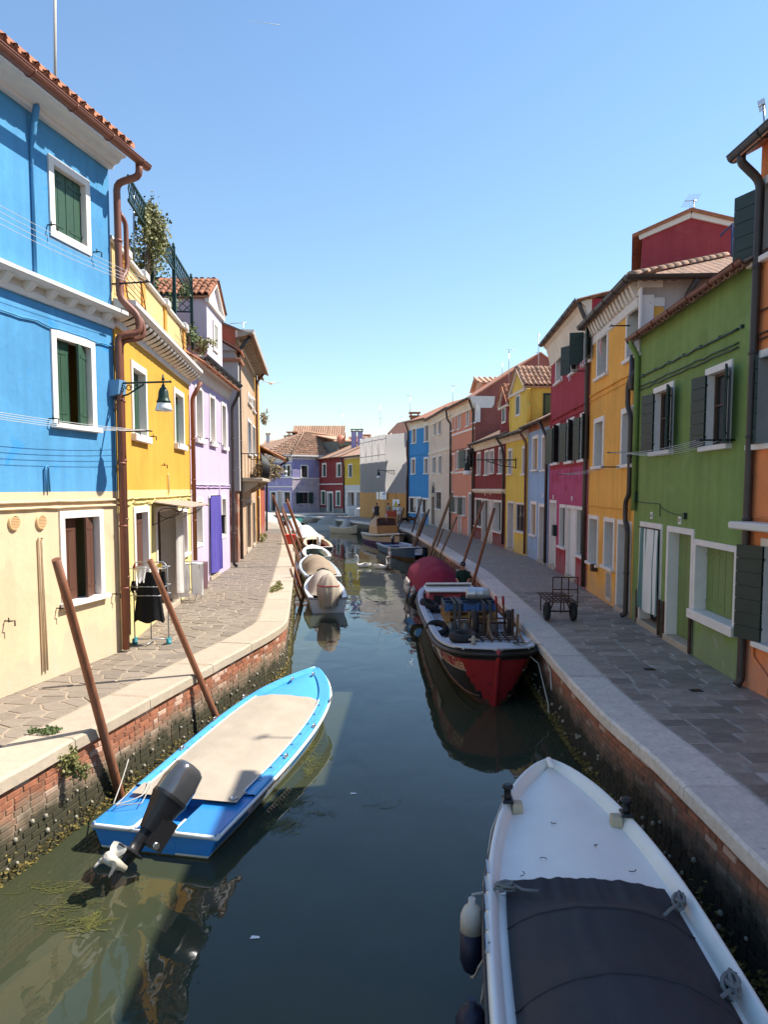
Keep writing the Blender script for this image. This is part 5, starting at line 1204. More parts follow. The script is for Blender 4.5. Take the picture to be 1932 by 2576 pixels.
# terrace pergola of green iron: a thing of its own
T = thing('terrace_pergola', 'dark green iron pergola with a lattice band on the yellow house terrace', 'pergola', h.W(0, -.5, 0) + Vector((0, 0, zp)), h.root.rotation_euler.z)
us = [h.uz(px, py, -.5)[0] for px, py in ((360, 650), (419, 720), (465, 760))]; zl = [h.uz(360, 560, -.5)[1] - zp, h.uz(419, 640, -.5)[1] - zp, h.uz(465, 692, -.5)[1] - zp]; zl = [sum(zl) / 3] * 3
for u in us:
    mb = MB(); mb.bar((u, .2, 0), (u, .2, zl[0] + .12), .09, .09); mb.lathe([(.06, 0), (.03, .05), (.045, .09), (.0, .14)], (u, .2, zl[0] + .12), 8); mb.build('post', M['green_iron'], T)
def lattice(P, Q, h0, h1, n, parent, name='lattice_panel'):
    mb = MB(); P, Q = Vector(P), Vector(Q)
    for z in (h0, h1): mb.bar(P + Vector((0, 0, z)), Q + Vector((0, 0, z)), .045, .045)
    for k in range(-2, n):
        for a, b in ((k, k + 2), (k + 2, k)):
            pa, pb = Vector((a / n, h0, 0)), Vector((b / n, h1, 0)); ta, tb = pa.x, pb.x; lo, hi = max(0, min(ta, tb)), min(1, max(ta, tb))
            if hi <= lo: continue
            f = lambda t: lerp(h0, h1, (t - ta) / (tb - ta)); mb.bar(P.lerp(Q, lo) + Vector((0, 0, f(lo))), P.lerp(Q, hi) + Vector((0, 0, f(hi))), .022, .022)
    return mb.build(name, M['green_iron'], parent)
z = zl[0]; lattice((us[0], .2, 0), (us[1], .2, 0), z - .5, z, 13, T); lattice((us[1], .2, 0), (us[2], .2, 0), z - .5, z, 11, T); lattice((us[2], .2, 0), (us[2], -3.2, 0), z - .95, z - .45, 12, T); lattice((us[2], -3.2, 0), (us[0] + .5, -3.2, 0), z - .95, z - .45, 22, T); lattice((us[0], .2, 0), (us[0] + 2.2, .2, 0), z - .5, z, 10, T)
mb = MB(); mb.bar((us[2], -3.2, 0), (us[2], -3.2, z), .09, .09); mb.build('post', M['green_iron'], T)
# plants: leaf clumps
def foliage(name, label, cat, c, rx, ry, rz, n, mat, leaf=.07, stems=5, trail=0., group=None, seed=1, base=None):
    rr = random.Random(seed); t = thing(name, label, cat, base or (c[0], c[1], c[2] - rz)); o = Vector(t.location); mb = MB(); C = Vector(c) - o
    cl = [(Vector((rr.gauss(0, .45) * rx, rr.gauss(0, .45) * ry, rr.gauss(0, .45) * rz)), rr.uniform(.25, .5)) for _ in range(12)]
    for k in range(n):
        p, s = rr.choice(cl); d = Vector((rr.gauss(0, 1), rr.gauss(0, 1), rr.gauss(0, 1))).normalized() * s * rr.uniform(.3, 1) ; q = C + p + Vector((d.x * rx, d.y * ry, d.z * rz - trail * rr.random() ** 2 * rz))
        a = Vector((rr.gauss(0, 1), rr.gauss(0, 1), rr.gauss(0, 1) - .4)).normalized(); b = a.orthogonal().normalized(); l = leaf * rr.uniform(.6, 1.4); w_ = l * .38
        mb.face([q, q + a * l * .5 + b * w_, q + a * l, q + a * l * .5 - b * w_])
    mb.build('leaves', mat, t, kind='stuff', fix=False); mb = MB()
    for k in range(stems):
        e = C + cl[k % 12][0] * .9; s = Vector((e.x * .25, e.y * .25, 0)); mb.tube([s, s.lerp(e, .5) + Vector((rr.uniform(-.05, .05), rr.uniform(-.05, .05), 0)), e], [.016, .012, .006], 5)
    mb.build('stems', M['pole_grey'], t); return t
p = h.W(us[0] + .35, -.25, zp + z - .35); foliage('climbing_plant', 'olive green creeper hanging from the pergola corner beside the blue house', 'plant', p, .55, .5, .85, 3000, M['leaf_olive'], .075, 7, .7, seed=3, base=h.W(us[0] + .3, -.4, zp))
p = h.W(us[1] - .55, -.9, zp + .75); foliage('terrace_plant', 'dark bushy plant in the middle of the roof terrace', 'plant', p, .75, .5, .8, 1300, M['leaf'], .09, 6, 0, seed=5)
p = h.W(us[2] + .25, -.5, zp + .5); foliage('terrace_plant', 'leafy potted plant at the far end of the roof terrace', 'plant', p, .5, .4, .55, 800, M['leaf'], .08, 5, 0, seed=7)
p = h.W(us[2] - .15, -.12, zp + .28); foliage('terrace_plant', 'light green plant spilling over the parapet end', 'plant', p, .5, .28, .3, 600, M['leaf_olive'], .08, 4, .3, seed=9)
# awning over the yellow doorway
u0, u1 = yd[0] - .25, yd[1] + .5; z = h.uz(380, 1266)[1]; A = thing('door_awning', 'pale sloping canopy on scrolled iron brackets over the yellow house door', 'awning', h.W(u0, 0, z), h.root.rotation_euler.z); w = u1 - u0
mb = MB(); q = [(0, 0, .02), (w, 0, .02), (w, .82, -.10), (0, .82, -.10)]; mb.hexa(q, [(x, y, zz + .02) for x, y, zz in q]); mb.build('canopy', M['canopy'], A)
for x in (.08, w - .08):
    mb = MB(); mb.tube([(x, .01, -.5), (x, .02, -.01), (x, .80, -.12)], .012, 6); mb.tube([(x, .02, -.48)] + [(x, .35 + .22 * math.cos(a), -.22 + .11 * math.sin(a)) for a in [k * .5 for k in range(12)]] + [(x, .7, -.10)], .009, 5); mb.build('bracket', M['iron'], A)
drape('door_curtain', 'cream curtain pulled across the far half of the yellow doorway', h, yd[0] - .05, yd[0] + .62, .35, yd[3] - .05, .14, M['white_cloth'], 4, .06, slant=0, flare=.1)
# --- lilac house
L_ = h = House('pale lilac house with a purple door curtain and a gabled dormer', (579, 1428), (485, 1486), depth=6)
for q in ((488, 963, 1100, 509), (524, 987, 1110, 540), (554.7, 1008, 1121, 568)): h.win(*q, kind='closed', sh='grey_shutter', dep=.26, fw=.12, planks=2, sillz=.14)
h.win(488, 1253, 1380, 509, kind='closed', sh='grey_shutter', dep=.26, fw=.12, planks=2, sill=False); h.win(523, 1246, 1436, 547, kind='plain', sh='dark', door=True, dep=.3, fw=.1); ld = h.last; h.win(554.7, 1247, 1356, 568.5, kind='closed', sh='grey_shutter', dep=.26, fw=.12, planks=2, sill=False)
He = (h.uz(489, 880, .35)[1] + h.uz(595, 968, .35)[1]) / 2
h.wall(He, S['lilac']); h.cornice([(0, He - .55), (.06, He - .52), (.2, He - .2), (.34, He - .06), (.34, He), (0, He)], M['white_trim']); r = h.roof(1.7, M['terracotta'], over=.42); h.eave_tiles(r, 2, M['terracotta'])
h.gutter(.46, He, M['grey_gutter'], .095); h.pipe([(.05, .44, He - .1), (.02, .4, He - .35), (-.1, .14, He - .8), (-.1, .12, .1), (-.12, .25, .04)], M['dark_pipe'], .06)
mb = MB(); wobble_cable(mb, 0, h.L, h.uz(530, 1220)[1], .024, .02, .03, 3); u = h.uz(550, 1240)[0]; wobble_cable(mb, 0, h.L, h.uz(530, 1226)[1], .02, .02, .03, 9); mb.tube([(u, .03, h.uz(550, 1222)[1]), (u, .03, h.uz(550, 1270)[1])], .02, 5); h.put(mb, 'cable', S['lilac'])
hooks(h, ((491, 1100), (514, 1103), (525, 1112), (545, 1115), (556, 1121)), M['iron'])
drape('purple_curtain', 'long purple curtain filling the lilac house doorway', h, ld[0] - .12, ld[1] + .1, .22, ld[3] + .08, .10, M['purple_cloth'], 5, .045, flare=.12)
u, z = h.uz(552, 1320); mb = MB(); mb.cbox(u - .1, 0, z - .3, u + .1, .16, z + .28, .01); mb.cbox(u - .13, 0, z + .28, u + .13, .2, z + .34, .01); mb.box(u - .2, .02, z - .12, u + .2, .04, z - .08); h.put(mb, 'letter_box', M['iron'])
uL, uR = h.uz(557, 800, -.1)[0], h.uz(519, 780, -.1)[0]; zs = h.uz(520, 752, -.1)[1]; zp2 = h.uz(541, 722, -.1)[1]
d = dormer(h, uL, uR, He + .1, zs, zp2, 2.8, S['lilac_white'], M['white_trim'], M['terracotta'], v0=-.1, scroll=.0)
c = (uL + uR) / 2; small_window(d, c - .42, c + .42, h.uz(540, 885, -.1)[1], h.uz(540, 812, -.1)[1], -.08, M['white_trim'], M['grey_cloth'], .12)
# --- tall beige house with the chimney breast, then narrow yellow and red houses
h = House('tall worn beige house with an iron balcony and a deep bracketed eave', (645, 1366.5), (600, 1413), depth=7)
h.win(622, 984, 1010, 632, kind='closed', sh='grey_shutter', dep=.2, fw=.12); h.win(634, 1030 - 35, 1030, 640, kind='closed', sh='grey_shutter', dep=.2, fw=.1)
h.win(621, 1050, 1140, 631, kind='glass', dep=.25, fw=.12); h.win(634, 1066, 1140, 641, kind='glass', dep=.25, fw=.1)
h.win(618, 1255, 1400, 630, kind='panel', door=True, sh='brown_shutter', dep=.3, fw=.2, frame='istrian'); h.win(634, 1258, 1380, 641, kind='panel', door=True, sh='brown_shutter', dep=.3, fw=.15, frame='istrian')
h.sidemat = True; He = (h.uz(627, 850, .3)[1] + h.uz(654, 948, .3)[1]) / 2; h.wall(He, [S['beige'], S['terra_wall']], gable=1.4); h.roof(1.4, M['terracotta_dark'], over=.75)
h.cornice([(0, He - .3), (.1, He - .28), (.1, He - .1), (.7, He - .1), (.75, He + .02), (0, He + .02)], M['white_trim'])
x = .1
while x < h.L: mb = MB(); mb.extr([(.1, He - .3), (.3, He - .28), (.62, He - .16), (.66, He - .101), (.1, He - .101)], (x, 0, 0), (x + .16, 0, 0), (0, 1, 0), (0, 0, 1)); h.put(mb, 'eave_bracket', M['istrian']); x += .42
h.pipe([(h.L - .1, .6, He - .2), (h.L - .12, .12, He - .8), (h.L - .12, .12, .1)], M['dark_pipe'], .07); h.pipe([(.1, .5, He - .2), (.1, .1, He - .7), (.1, .1, .1)], M['brown_pipe'], .06)
# balcony
u0, u1 = h.uz(662, 1205, .6)[0], h.uz(622, 1205, .6)[0]; u0, u1 = max(.2, min(u0, u1)), min(h.L - .8, max(u0, u1)); zb = h.uz(640, 1203, .5)[1]
mb = MB(); mb.cbox(u0, 0, zb - .16, u1, .95, zb, .03); mb.extr([(0, zb - .7), (.2, zb - .62), (.7, zb - .3), (.8, zb - .165), (0, zb - .165)], (u0 + .2, 0, 0), (u0 + .45, 0, 0), (0, 1, 0), (0, 0, 1)); mb.extr([(0, zb - .7), (.2, zb - .62), (.7, zb - .3), (.8, zb - .165), (0, zb - .165)], (u1 - .45, 0, 0), (u1 - .2, 0, 0), (0, 1, 0), (0, 0, 1)); bal = h.put(mb, 'balcony', M['istrian'])
mb = MB(); n = int((u1 - u0) / .13)
for k in range(n + 1):
    x = lerp(u0 + .06, u1 - .06, k / n); mb.tube([(x, .9, zb), (x, .98, zb + .35), (x, .9, zb + 1.0)], .011, 5)
for y in [.1 + .13 * k for k in range(7)]:
    for x in (u0 + .06, u1 - .06): mb.tube([(x, y, zb), (x, y, zb + 1.0)], .011, 5)
mb.tube([(u0 + .06, 0, zb + 1), (u0 + .06, .9, zb + 1), (u1 - .06, .9, zb + 1), (u1 - .06, 0, zb + 1)], .02, 5); mb.build('railing', M['iron'], bal)
foliage('balcony_plant', 'dry grey brushy plants filling the iron balcony of the beige house', 'plant', h.W(u0 + .7, .8, zb + .45), 1.1, .45, .55, 1200, M['leaf_dry'], .12, 5, .3, seed=21, base=h.W(u0 + .7, .6, zb))
BE = h
t = h; q0 = Vector(h.A) + h.d * h.L
C = thing('chimney_breast', 'pale grey chimney breast with bare brick foot and gabled cap beside the lilac house', 'chimney', gp(596, 1415), h.root.rotation_euler.z)
zt = h.uz(600, 925)[1]; mb = MB(); w = 1.2; zz = h.uz(600, 1235)[1]
mb.box(-w, -2.4, zz, 0, .15, zt); mb.build('shaft', S['pale_grey'], C); mb = MB(); mb.box(-w + .05, -2.3, 0, -.05, .05, zz); mb.build('brick_foot', S['old_brick'], C)
mb = MB(); mb.cbox(-w - .12, -2.5, zt, .12, .28, zt + .12, .02); mb.build('collar', M['terracotta'], C); mb = MB(); mb.box(-w + .1, -2.2, zt + .12, -.1, .05, zt + .42); mb.extr([(-2.3, zt + .42), (.1, zt + .42), (-1.1, zt + 1.1)], (-w, 0, 0), (0, 0, 0), (0, 1, 0), (0, 0, 1)); cp = mb.build('cap', S['pale_grey'], C)
mb = MB()
for (a, za), (b, zb_) in (((.3, zt + .36), (-1.1, zt + 1.16)), ((-2.5, zt + .36), (-1.1, zt + 1.16))):
    q = [(-w - .12, a, za), (.12, a, za), (.12, b, zb_), (-w - .12, b, zb_)]; mb.hexa(q, [(x, y, z + .09) for x, y, z in q])
mb.build('cap_roof', M['terracotta'], C)
h = House('narrow amber house squeezed between the beige and red houses', (656, 1353), (645, 1366), depth=6)
h.win(648, 1250, 1300, 652, kind='panel', door=True, sh='brown_shutter', fw=.1); He = h.uz(650, 950)[1]; h.wall(He, S['golden']); h.roof(1.4, M['terracotta_dark'], over=.3); h.pipe([(h.L - .05, .1, He), (h.L - .05, .1, .1)], M['dark_pipe'], .07)
h = House('red house with a low timber eave at the far end of the sunlit quay', (667, 1339), (656, 1353), depth=6)
He = h.uz(664, 1150, .2)[1]; h.wall(He + .6, S['red']); r = h.roof(1.5, M['terracotta_pale'], over=1.5, dz=.0); h.eave_tiles(r, 4, M['terracotta_pale'], tw=.25)
mb = MB(); x = 0
while x < h.L: mb.bar((x, -.2, He + .62), (x, 1.45, He - .02), .1, .14); x += .5
h.put(mb, 'rafter', M['brown_shutter']); h.gutter(1.55, He - .0, M['dark_pipe'], .1); h.pipe([(.2, 1.5, He - .1), (.15, .15, He - .9), (.1, .1, .1)], M['dark_pipe'], .07)
foliage('window_plant', 'plants in a red pot high on the red house wall', 'plant', yp(664, 1052, 49), .35, .35, .5, 260, M['leaf_dry'], .12, 4, 0, seed=31, base=yp(663, 1068, 49))
foliage('wall_plant', 'green weed growing at the foot of the amber house', 'plant', gp(652, 1362) + Vector((.25, -.4, .3)), .35, .35, .4, 260, M['leaf_olive'], .09, 4, 0, seed=33)
M['grey_shutter2'] = M['grey_cloth']
# ================================================================== BOATS
class Boat:
    """local x to the bow, z up from the waterline, origin amidships-aft at the transom"""
    def __init__(s, name, label, cat, stern, bow, B, prof, sheer, keel=-.25, flare=.78, hull=None, name_hull='hull', bowtip=1.0, group=None, chine=.35):
        st, bw = Vector((stern[0], stern[1], 0)), Vector((bow[0], bow[1], 0)); d = bw - st
        s.L = d.length; s.B = B; s.prof = prof; s.sheer = sheer; s.keel = keel; s.flare = flare; s.chine = chine
        s.t = thing(name, label, cat, st, math.atan2(d.y, d.x), group); s.rz = math.atan2(d.y, d.x); s.st = st
    def hb(s, x): return max(.0, spl(s.prof, x)) * s.B / 2
    def zs(s, x): return spl(s.sheer, x)
    def pt(s, x, side, t, out=0.):
        """t: 0 keel .. 1 gunwale"""
        b = s.hb(x) + out; z1 = s.zs(x); rake = (1 - t) * s.L * .045 * max(0, (x - .72) / .28) ** 1.5
        fl = lerp(1, s.flare, min(1, max(0, (x - .55) / .45)) * .6 + .4)
        if t < s.chine: k = t / s.chine; w = b * fl * .86 * math.sin(k * math.pi / 2) ** .8; z = lerp(s.keel, s.keel + (z1 - s.keel) * s.chine * .7, k)
        else: k = (t - s.chine) / (1 - s.chine); w = b * lerp(fl * .86, 1, k ** .8); z = lerp(s.keel + (z1 - s.keel) * s.chine * .7, z1, k)
        return Vector((x * s.L - rake, side * w, z))
    def hull(s, mats, mi=lambda x, t: 0, name='hull', nx=36, nt=12, transom=True):
        mb = MB()
        for sd in (-1, 1): 
            n0 = len(mb.f); mb.grid(lambda i, j: s.pt(i, sd, j), nx, nt, 0, True)
            for q in range(nx):
                for j in range(nt): mb.m[n0 + q * nt + j] = mi((q + .5) / nx, (j + .5) / nt)
        if transom:
            for j in range(nt): mb.face([s.pt(0, -1, j / nt), s.pt(0, 1, j / nt), s.pt(0, 1, (j + 1) / nt), s.pt(0, -1, (j + 1) / nt)], mi(0, (j + .5) / nt))
        return mb.build(name, mats, s.t)
    def rim(s, x0, x1, w, mat, name='gunwale', dz=0., lip=.0, nx=40, drop=.25):
        """flat side deck of width w along both sides, with an inner drop"""
        mb = MB()
        for sd in (-1, 1):
            def f(i, j):
                x = lerp(x0, x1, i); b = s.hb(x); ww = min(w, b); z = s.zs(x) + dz
                dr = drop * min(1, max(.06, (.97 - x) * 6)); k = [(b + .004, -.02), (b + .002, lip), (b - .03 if b > .04 else b, lip + .006), (max(b - ww, 0), .004), (max(b - ww - .01, 0), -dr)][round(j * 4)]
                return Vector((x * s.L, sd * k[0], z + k[1]))
            mb.grid(f, nx, 4, 0, False)
        return mb.build(name, mat, s.t, fix=True)
    def deck(s, x0, x1, mat, name='deck', inset=.0, dz=-.01, camber=.03, nx=18, ny=8):
        mb = MB(); mb.grid(lambda i, j: Vector((lerp(x0, x1, i) * s.L, (j * 2 - 1) * max(0, s.hb(lerp(x0, x1, i)) - inset), s.zs(lerp(x0, x1, i)) + dz + camber * (1 - (j * 2 - 1) ** 2))), nx, ny); return mb.build(name, mat, s.t, fix=False)
    def rail(s, mat, r=.025, x0=0., x1=1., dz=-.03, t=None, name='rub_rail', tr=True, n=40, out=.01):
        mb = MB()
        P = [s.pt(lerp(x0, x1, k / n), -1, 1, out) + Vector((0, 0, dz)) for k in range(n + 1)]; Q = [Vector((p.x, -p.y, p.z)) for p in reversed(P)]
        if t is not None:
            P = [s.pt(lerp(x0, x1, k / n), -1, t, out) for k in range(n + 1)]; Q = [Vector((p.x, -p.y, p.z)) for p in reversed(P)]
        if x1 >= .99: mb.tube(P + Q, r, 7)
        else: mb.tube(P, r, 7); mb.tube(Q, r, 7)
        if tr and x0 <= .01: mb.tube([P[0], Q[-1]], r, 7)
        return mb.build(name, mat, s.t)
    def cover(s, x0, x1, mat, inset=.12, h=.15, arches=(), name='cover', dz=.02, nx=44, ny=24, wr=.012, ends=.06, pw=2.2, skirt=.0, front=0.):
        """tarpaulin stretched over hoops: arches = [(x, height, width)] bumps"""
        mb = MB()
        def f(i, j):
            y = j * 2 - 1; x = lerp(x0, x1, i); b = max(.02, s.hb(x) - inset)
            xx = x - front * (1 - math.sqrt(max(0, 1 - min(1, abs(y)) ** 2))) * 0 ; 
            e = min(1, i / max(ends, 1e-3)) * min(1, (1 - i) / max(ends, 1e-3)); e = e ** .6
            a = max(0, 1 - abs(y) ** pw); z = s.zs(x) + dz + h * a * e
            for ax, ah, aw in arches: z += ah * math.exp(-((x - ax) / aw) ** 2) * a ** .8 * e
            if abs(y) > .96: z -= skirt
            z += wr * (noise.noise(Vector((x * s.L * 1.6, y * 1.2, s.L))) + .6 * noise.noise(Vector((x * s.L * 5, y * 3 + x * 9, 2)))) * (.35 + a)
            if front and i > .5: x -= front * max(0, abs(y) - .55) ** 1.5 * (i - .5) * 2
            return Vector((x * s.L, y * b, z))
        mb.grid(f, nx, ny); return mb.build(name, mat, s.t, fix=False)
    def floor(s, x0, x1, z, mat, name='floor', w=.86):
        mb = MB(); mb.grid(lambda i, j: Vector((lerp(x0, x1, i) * s.L, (j * 2 - 1) * s.hb(lerp(x0, x1, i)) * w, z)), 14, 2); return mb.build(name, mat, s.t, fix=False)
    def inner(s, x0, x1, z, mat, name='lining', inset=.05):
        mb = MB()
        for sd in (-1, 1): mb.grid(lambda i, j: Vector((lerp(x0, x1, i) * s.L, sd * max(0, s.hb(lerp(x0, x1, i)) - inset - .1 * (1 - j)), lerp(z, s.zs(lerp(x0, x1, i)) - .01, j))), 20, 2)
        return mb.build(name, mat, s.t, fix=False)
    def W(s, x, y, z): c, sn = math.cos(s.rz), math.sin(s.rz); return Vector((s.st.x + x * c - y * sn, s.st.y + x * sn + y * c, z))
def rope(label, pts, r=.012, mat='rope', name='mooring_rope', sag=0., group=None):
    o = Vector(pts[0]); t = MB(); cable(t, [Vector(p) - o for p in pts], r, 6, sag, 8); ob = t.build(name, M[mat], loc=o); return tag(ob, label, 'rope', group)
def fender(label, p, h, mats, r=.09, tilt=0.):
    t = thing('fender', label, 'fender', p, tilt); mb = MB(); mb.lathe([(.02, -h / 2), (r * .7, -h / 2 + .04), (r, -h / 2 + .12), (r, h * .12)], (0, 0, 0), 14); mb.build('lower_half', mats[1], t)
    mb = MB(); mb.lathe([(r, h * .12), (r, h / 2 - .1), (r * .7, h / 2 - .03), (.03, h / 2), (.03, h / 2 + .05)], (0, 0, 0), 14); mb.build('upper_half', mats[0], t); return t
def outboard(parent, P0, axis, mats, name='outboard_motor', s=1.0, prop=True, roll=0.):
    """P0: top of the cowling, axis: direction down the leg (local coords of the boat)"""
    a = Vector(axis).normalized(); x = Vector((0, 0, 1)); x = (x - a * x.dot(a)).normalized(); y = a.cross(x)   # x: the motor's aft-up side
    Mx = Matrix((x, y, a)).transposed().to_4x4(); Mx.translation = Vector(P0)
    m = bpy.data.objects.new(name, None); COL.objects.link(m); m.parent = parent; m.matrix_local = Mx; m.empty_display_size = .2
    def sec(mb, secs, n=18, p=2.6):
        def f(i, j):
            k = i * (len(secs) - 1); q = min(int(k), len(secs) - 2); t = k - q; A, Bb = secs[q], secs[q + 1]; z, rx, ry, ox = [lerp(u, v, t) for u, v in zip(A, Bb)]; rx *= .86; ry *= .82; an = 2 * math.pi * j
            c, sn = math.cos(an), math.sin(an); return Vector((ox + rx * abs(c) ** (2 / p) * (1 if c > 0 else -1), ry * abs(sn) ** (2 / p) * (1 if sn > 0 else -1), z))
        mb.grid(f, (len(secs) - 1) * 3, n, 0, True); return mb
    mb = MB(); sec(mb, [(0, .06, .05, 0), (.012, .15 * s, .11 * s, 0), (.05, .20 * s, .15 * s, 0), (.22 * s, .235 * s, .17 * s, 0), (.36 * s, .235 * s, .165 * s, 0)]); mb.face([(.06 * math.cos(k * .63), .05 * math.sin(k * .63), 0) for k in range(10)]); mb.build('cowling', mats[0], m, fix=False)
    mb = MB(); sec(mb, [(.36 * s, .24 * s, .17 * s, 0), (.40 * s, .245 * s, .175 * s, 0), (.42 * s, .235 * s, .165 * s, 0), (.56 * s, .18 * s, .13 * s, 0), (.74 * s, .12 * s, .085 * s, .01)]); mb.build('apron', mats[1], m, fix=False)
    mb = MB(); sec(mb, [(.72 * s, .10 * s, .06 * s, .01), (.95 * s, .085 * s, .045 * s, .02), (.97 * s, .20 * s, .10 * s, .05), (.985 * s, .20 * s, .10 * s, .05), (1.0 * s, .08 * s, .035 * s, .02), (1.16 * s, .075 * s, .04 * s, .03), (1.30 * s, .03 * s, .012 * s, .0)], p=2.0); mb.build('leg', mats[1], m, fix=False)
    mb = MB(); mb.mbox(Matrix.Translation((-.10 * s, 0, .70 * s)), .22 * s, .2 * s, .3 * s); mb.build('clamp', M['black_plastic'], m); mb = MB(); mb.tube([(-.1 * s, -.12 * s, .82 * s), (-.1 * s, .12 * s, .82 * s)], .035 * s, 8); mb.build('tilt_pin', M['steel'], m)
    if prop:
        c = Vector((.20 * s, 0, 1.13 * s)); mb = MB(); Rm = Matrix.Rotation(math.pi / 2, 3, 'Y'); mb.lathe([(.045 * s, -.20 * s), (.055 * s, -.02 * s), (.055 * s, .06 * s), (.02 * s, .075 * s)], c, 14, M=Rm)
        for k in range(3):
            a0 = k * 2.094 + .5
            def bl(i, j):
                r = lerp(.05, .165, i) * s; an = a0 + (j - .5) * 1.15 * math.sin(min(1, i * .8 + .25) * 2.2); return c + Vector(((j - .5) * .10 * s * (1 - i * .3), r * math.cos(an), r * math.sin(an)))
            mb.grid(bl, 8, 6)
        mb.build('propeller', mats[2], m, fix=False)
    return m
M['hull_blue'] = pbr('blue_boat_paint', (.030, .235, .60), .3, var=.07, bump=.02, spec=.5, coat=.3); M['deck_blue'] = pbr('blue_deck_paint', (.075, .36, .70), .45, var=.06, bump=.08, bscale=60, fine=.04, col2=(.045, .25, .58), c2scale=2.5, c2lo=.5, c2hi=.75); M['cowl'] = pbr('grey_cowling', (.12, .125, .135), .22, metal=.55, var=.05, bump=0, coat=.4)
M['prop'] = pbr('worn_propeller', (.56, .52, .44), .5, metal=0., var=.15, bump=.1); M['antifoul'] = pbr('weedy_waterline', (.09, .085, .03), .8, var=.4, scale=6, bump=.3); M['waterline_white'] = pbr('white_boot_stripe', (.62, .62, .52), .5, var=.15)
# ---- 1 blue boat with the beige cover
z1, z0 = .74, .52
b = Boat('motorboat', 'blue open motorboat under a flat beige cover with its outboard tilted up', 'boat', (-2.62, 8.08), (-1.34, 14.2), 1.70, [(0, .90), (.2, .96), (.42, 1.0), (.62, .96), (.78, .80), (.88, .56), (.95, .30), (.985, .13), (1, .03)], [(0, .29), (.3, .33), (.6, .42), (.85, .54), (1, .64)], keel=-.22)
BB = b
b.hull([M['hull_blue'], M['waterline_white'], M['antifoul']], lambda x, t: 0 if t > .58 else (1 if t > .54 else 2), nx=40, nt=26)
b.rim(.165, 1.0, .20, M['deck_blue'], lip=.02, drop=.18); b.rail(M['rubber_white'], .024, dz=-.035)
b.deck(.66, .985, M['deck_blue'], 'foredeck', inset=.15, dz=-.05, camber=.05)
b.cover(.12, .755, M['beige_cloth'], inset=.16, h=.045, dz=.028, wr=.016, ends=.03, nx=70, ny=30, front=.10)
mb = MB()
for sd in (-1, 1):                                      # stern quarter decks with the motor well between them
    x0, x1 = -.01, .17 * b.L; y0, y1 = sd * .26, sd * (b.hb(.0) - .0); y2 = sd * (b.hb(.17) - .0); z = .275
    q = [(x0, y0, z - .06), (x1, y0, z - .06), (x1, y2, z - .06), (x0, y1, z - .06)]; mb = MB(); mb.hexa(q, [(x, y, zz + .085) for x, y, zz in q]); mb.build('quarter_deck', M['hull_blue'], b.t)
    mb = MB(); mb.tube([(x0 + .30, y0 - sd * .012, z + .005), (x0 + .02, y0 - sd * .012, z + .005), (x0 - .012, y0 + sd * .04, z), (x0 - .012, y1 - sd * .05, z), (x0 + .05, y1 + sd * .01, z)], .026, 7); mb.build('rub_rail', M['rubber_white'], b.t)
mb = MB(); mb.box(.05, -.26, .06, 1.1, .26, .09); mb.box(1.05, -.26, .06, 1.1, .26, .30); mb.box(-.005, -.26, .02, .05, .26, .17); mb.build('motor_well', M['hull_blue'], b.t)
mb = MB(); mb.face([(1.02, -.70, .37), (1.02, .70, .37), (.72, .70, .355), (.72, -.70, .355)]); mb.build('cover_flap', M['beige_cloth'], b.t)
for x, y in ((.36, .82), (.55, .86), (.72, .80), (.36, -.82), (.55, -.86), (.74, -.79), (.88, .42), (.93, -.22)):
    mb = MB(); X = x * b.L; Y = y * b.hb(x) / b.hb(.45) * .97 if x > .8 else y * .97; z = b.zs(x) + .03; mb.tube([(X - .05, Y, z), (X - .04, Y, z + .035), (X + .04, Y, z + .035), (X + .05, Y, z)], .009, 6); mb.cbox(X - .07, Y - .02, z - .008, X + .07, Y + .02, z + .004, .003); mb.build('cleat', M['steel'], b.t)
mb = MB(); X, Y, z = .13 * b.L, -.62, .358; mb.lathe([(.055, 0), (.055, .012), (.04, .014), (.038, .006), (.0, .006)], (X, Y, z), 16); mb.build('filler_cap', M['steel'], b.t)
# name panel along the starboard quarter
mb = MB(); K = 24
def sidept(x, t, o=.006): p = b.pt(x, -1, t); return p + Vector((0, -o, 0))
mb.grid(lambda i, j: sidept(lerp(.13 + .03 * (1 - j), .385 + .015 * j, i), lerp(.66, .90, j)), K, 2); mb.build('name_panel', M['rubber_white'], b.t, fix=False)
mb = MB()
for k in range(15):
    x = .17 + k * .0145; w = .0065 if k % 3 else .009; mb.grid(lambda i, j: sidept(x + w * i + .012 * j, lerp(.70, .86, j), .010), 1, 2)
mb.build('name_strokes', M['iron'], b.t, fix=False)
def to_local(b_, p): q = Vector(p) - b_.st; c, sn = math.cos(-b_.rz), math.sin(-b_.rz); return Vector((q.x * c - q.y * sn, q.x * sn + q.y * c, q.z))
mt, mp = to_local(b, gp(482, 1925, 1.06)), to_local(b, gp(312, 2182, .24)); outboard(b.t, mt, mp - mt, [M['cowl'], M['black_plastic'], M['prop']], s=(mp - mt).length / 1.12)
mb = MB()                                               # hem of the cover, with its lacing hooks
for sd in (-1, 1): mb = MB(); mb.tube([Vector((x * b.L, sd * (b.hb(x) - .165), b.zs(x) + .036)) for x in [lerp(.13, .73, k / 24) for k in range(25)]], .011, 5); mb.build('cover_hem', M['rubber_white'], b.t)
for k in range(9):
    for sd in (-1, 1): x = lerp(.17, .70, k / 8); mb = MB(); mb.cbox(x * b.L - .012, sd * (b.hb(x) - .13) - .018, b.zs(x) + .018, x * b.L + .012, sd * (b.hb(x) - .13) + .018, b.zs(x) + .03, .003); mb.build('lacing_hook', M['steel'], b.t)
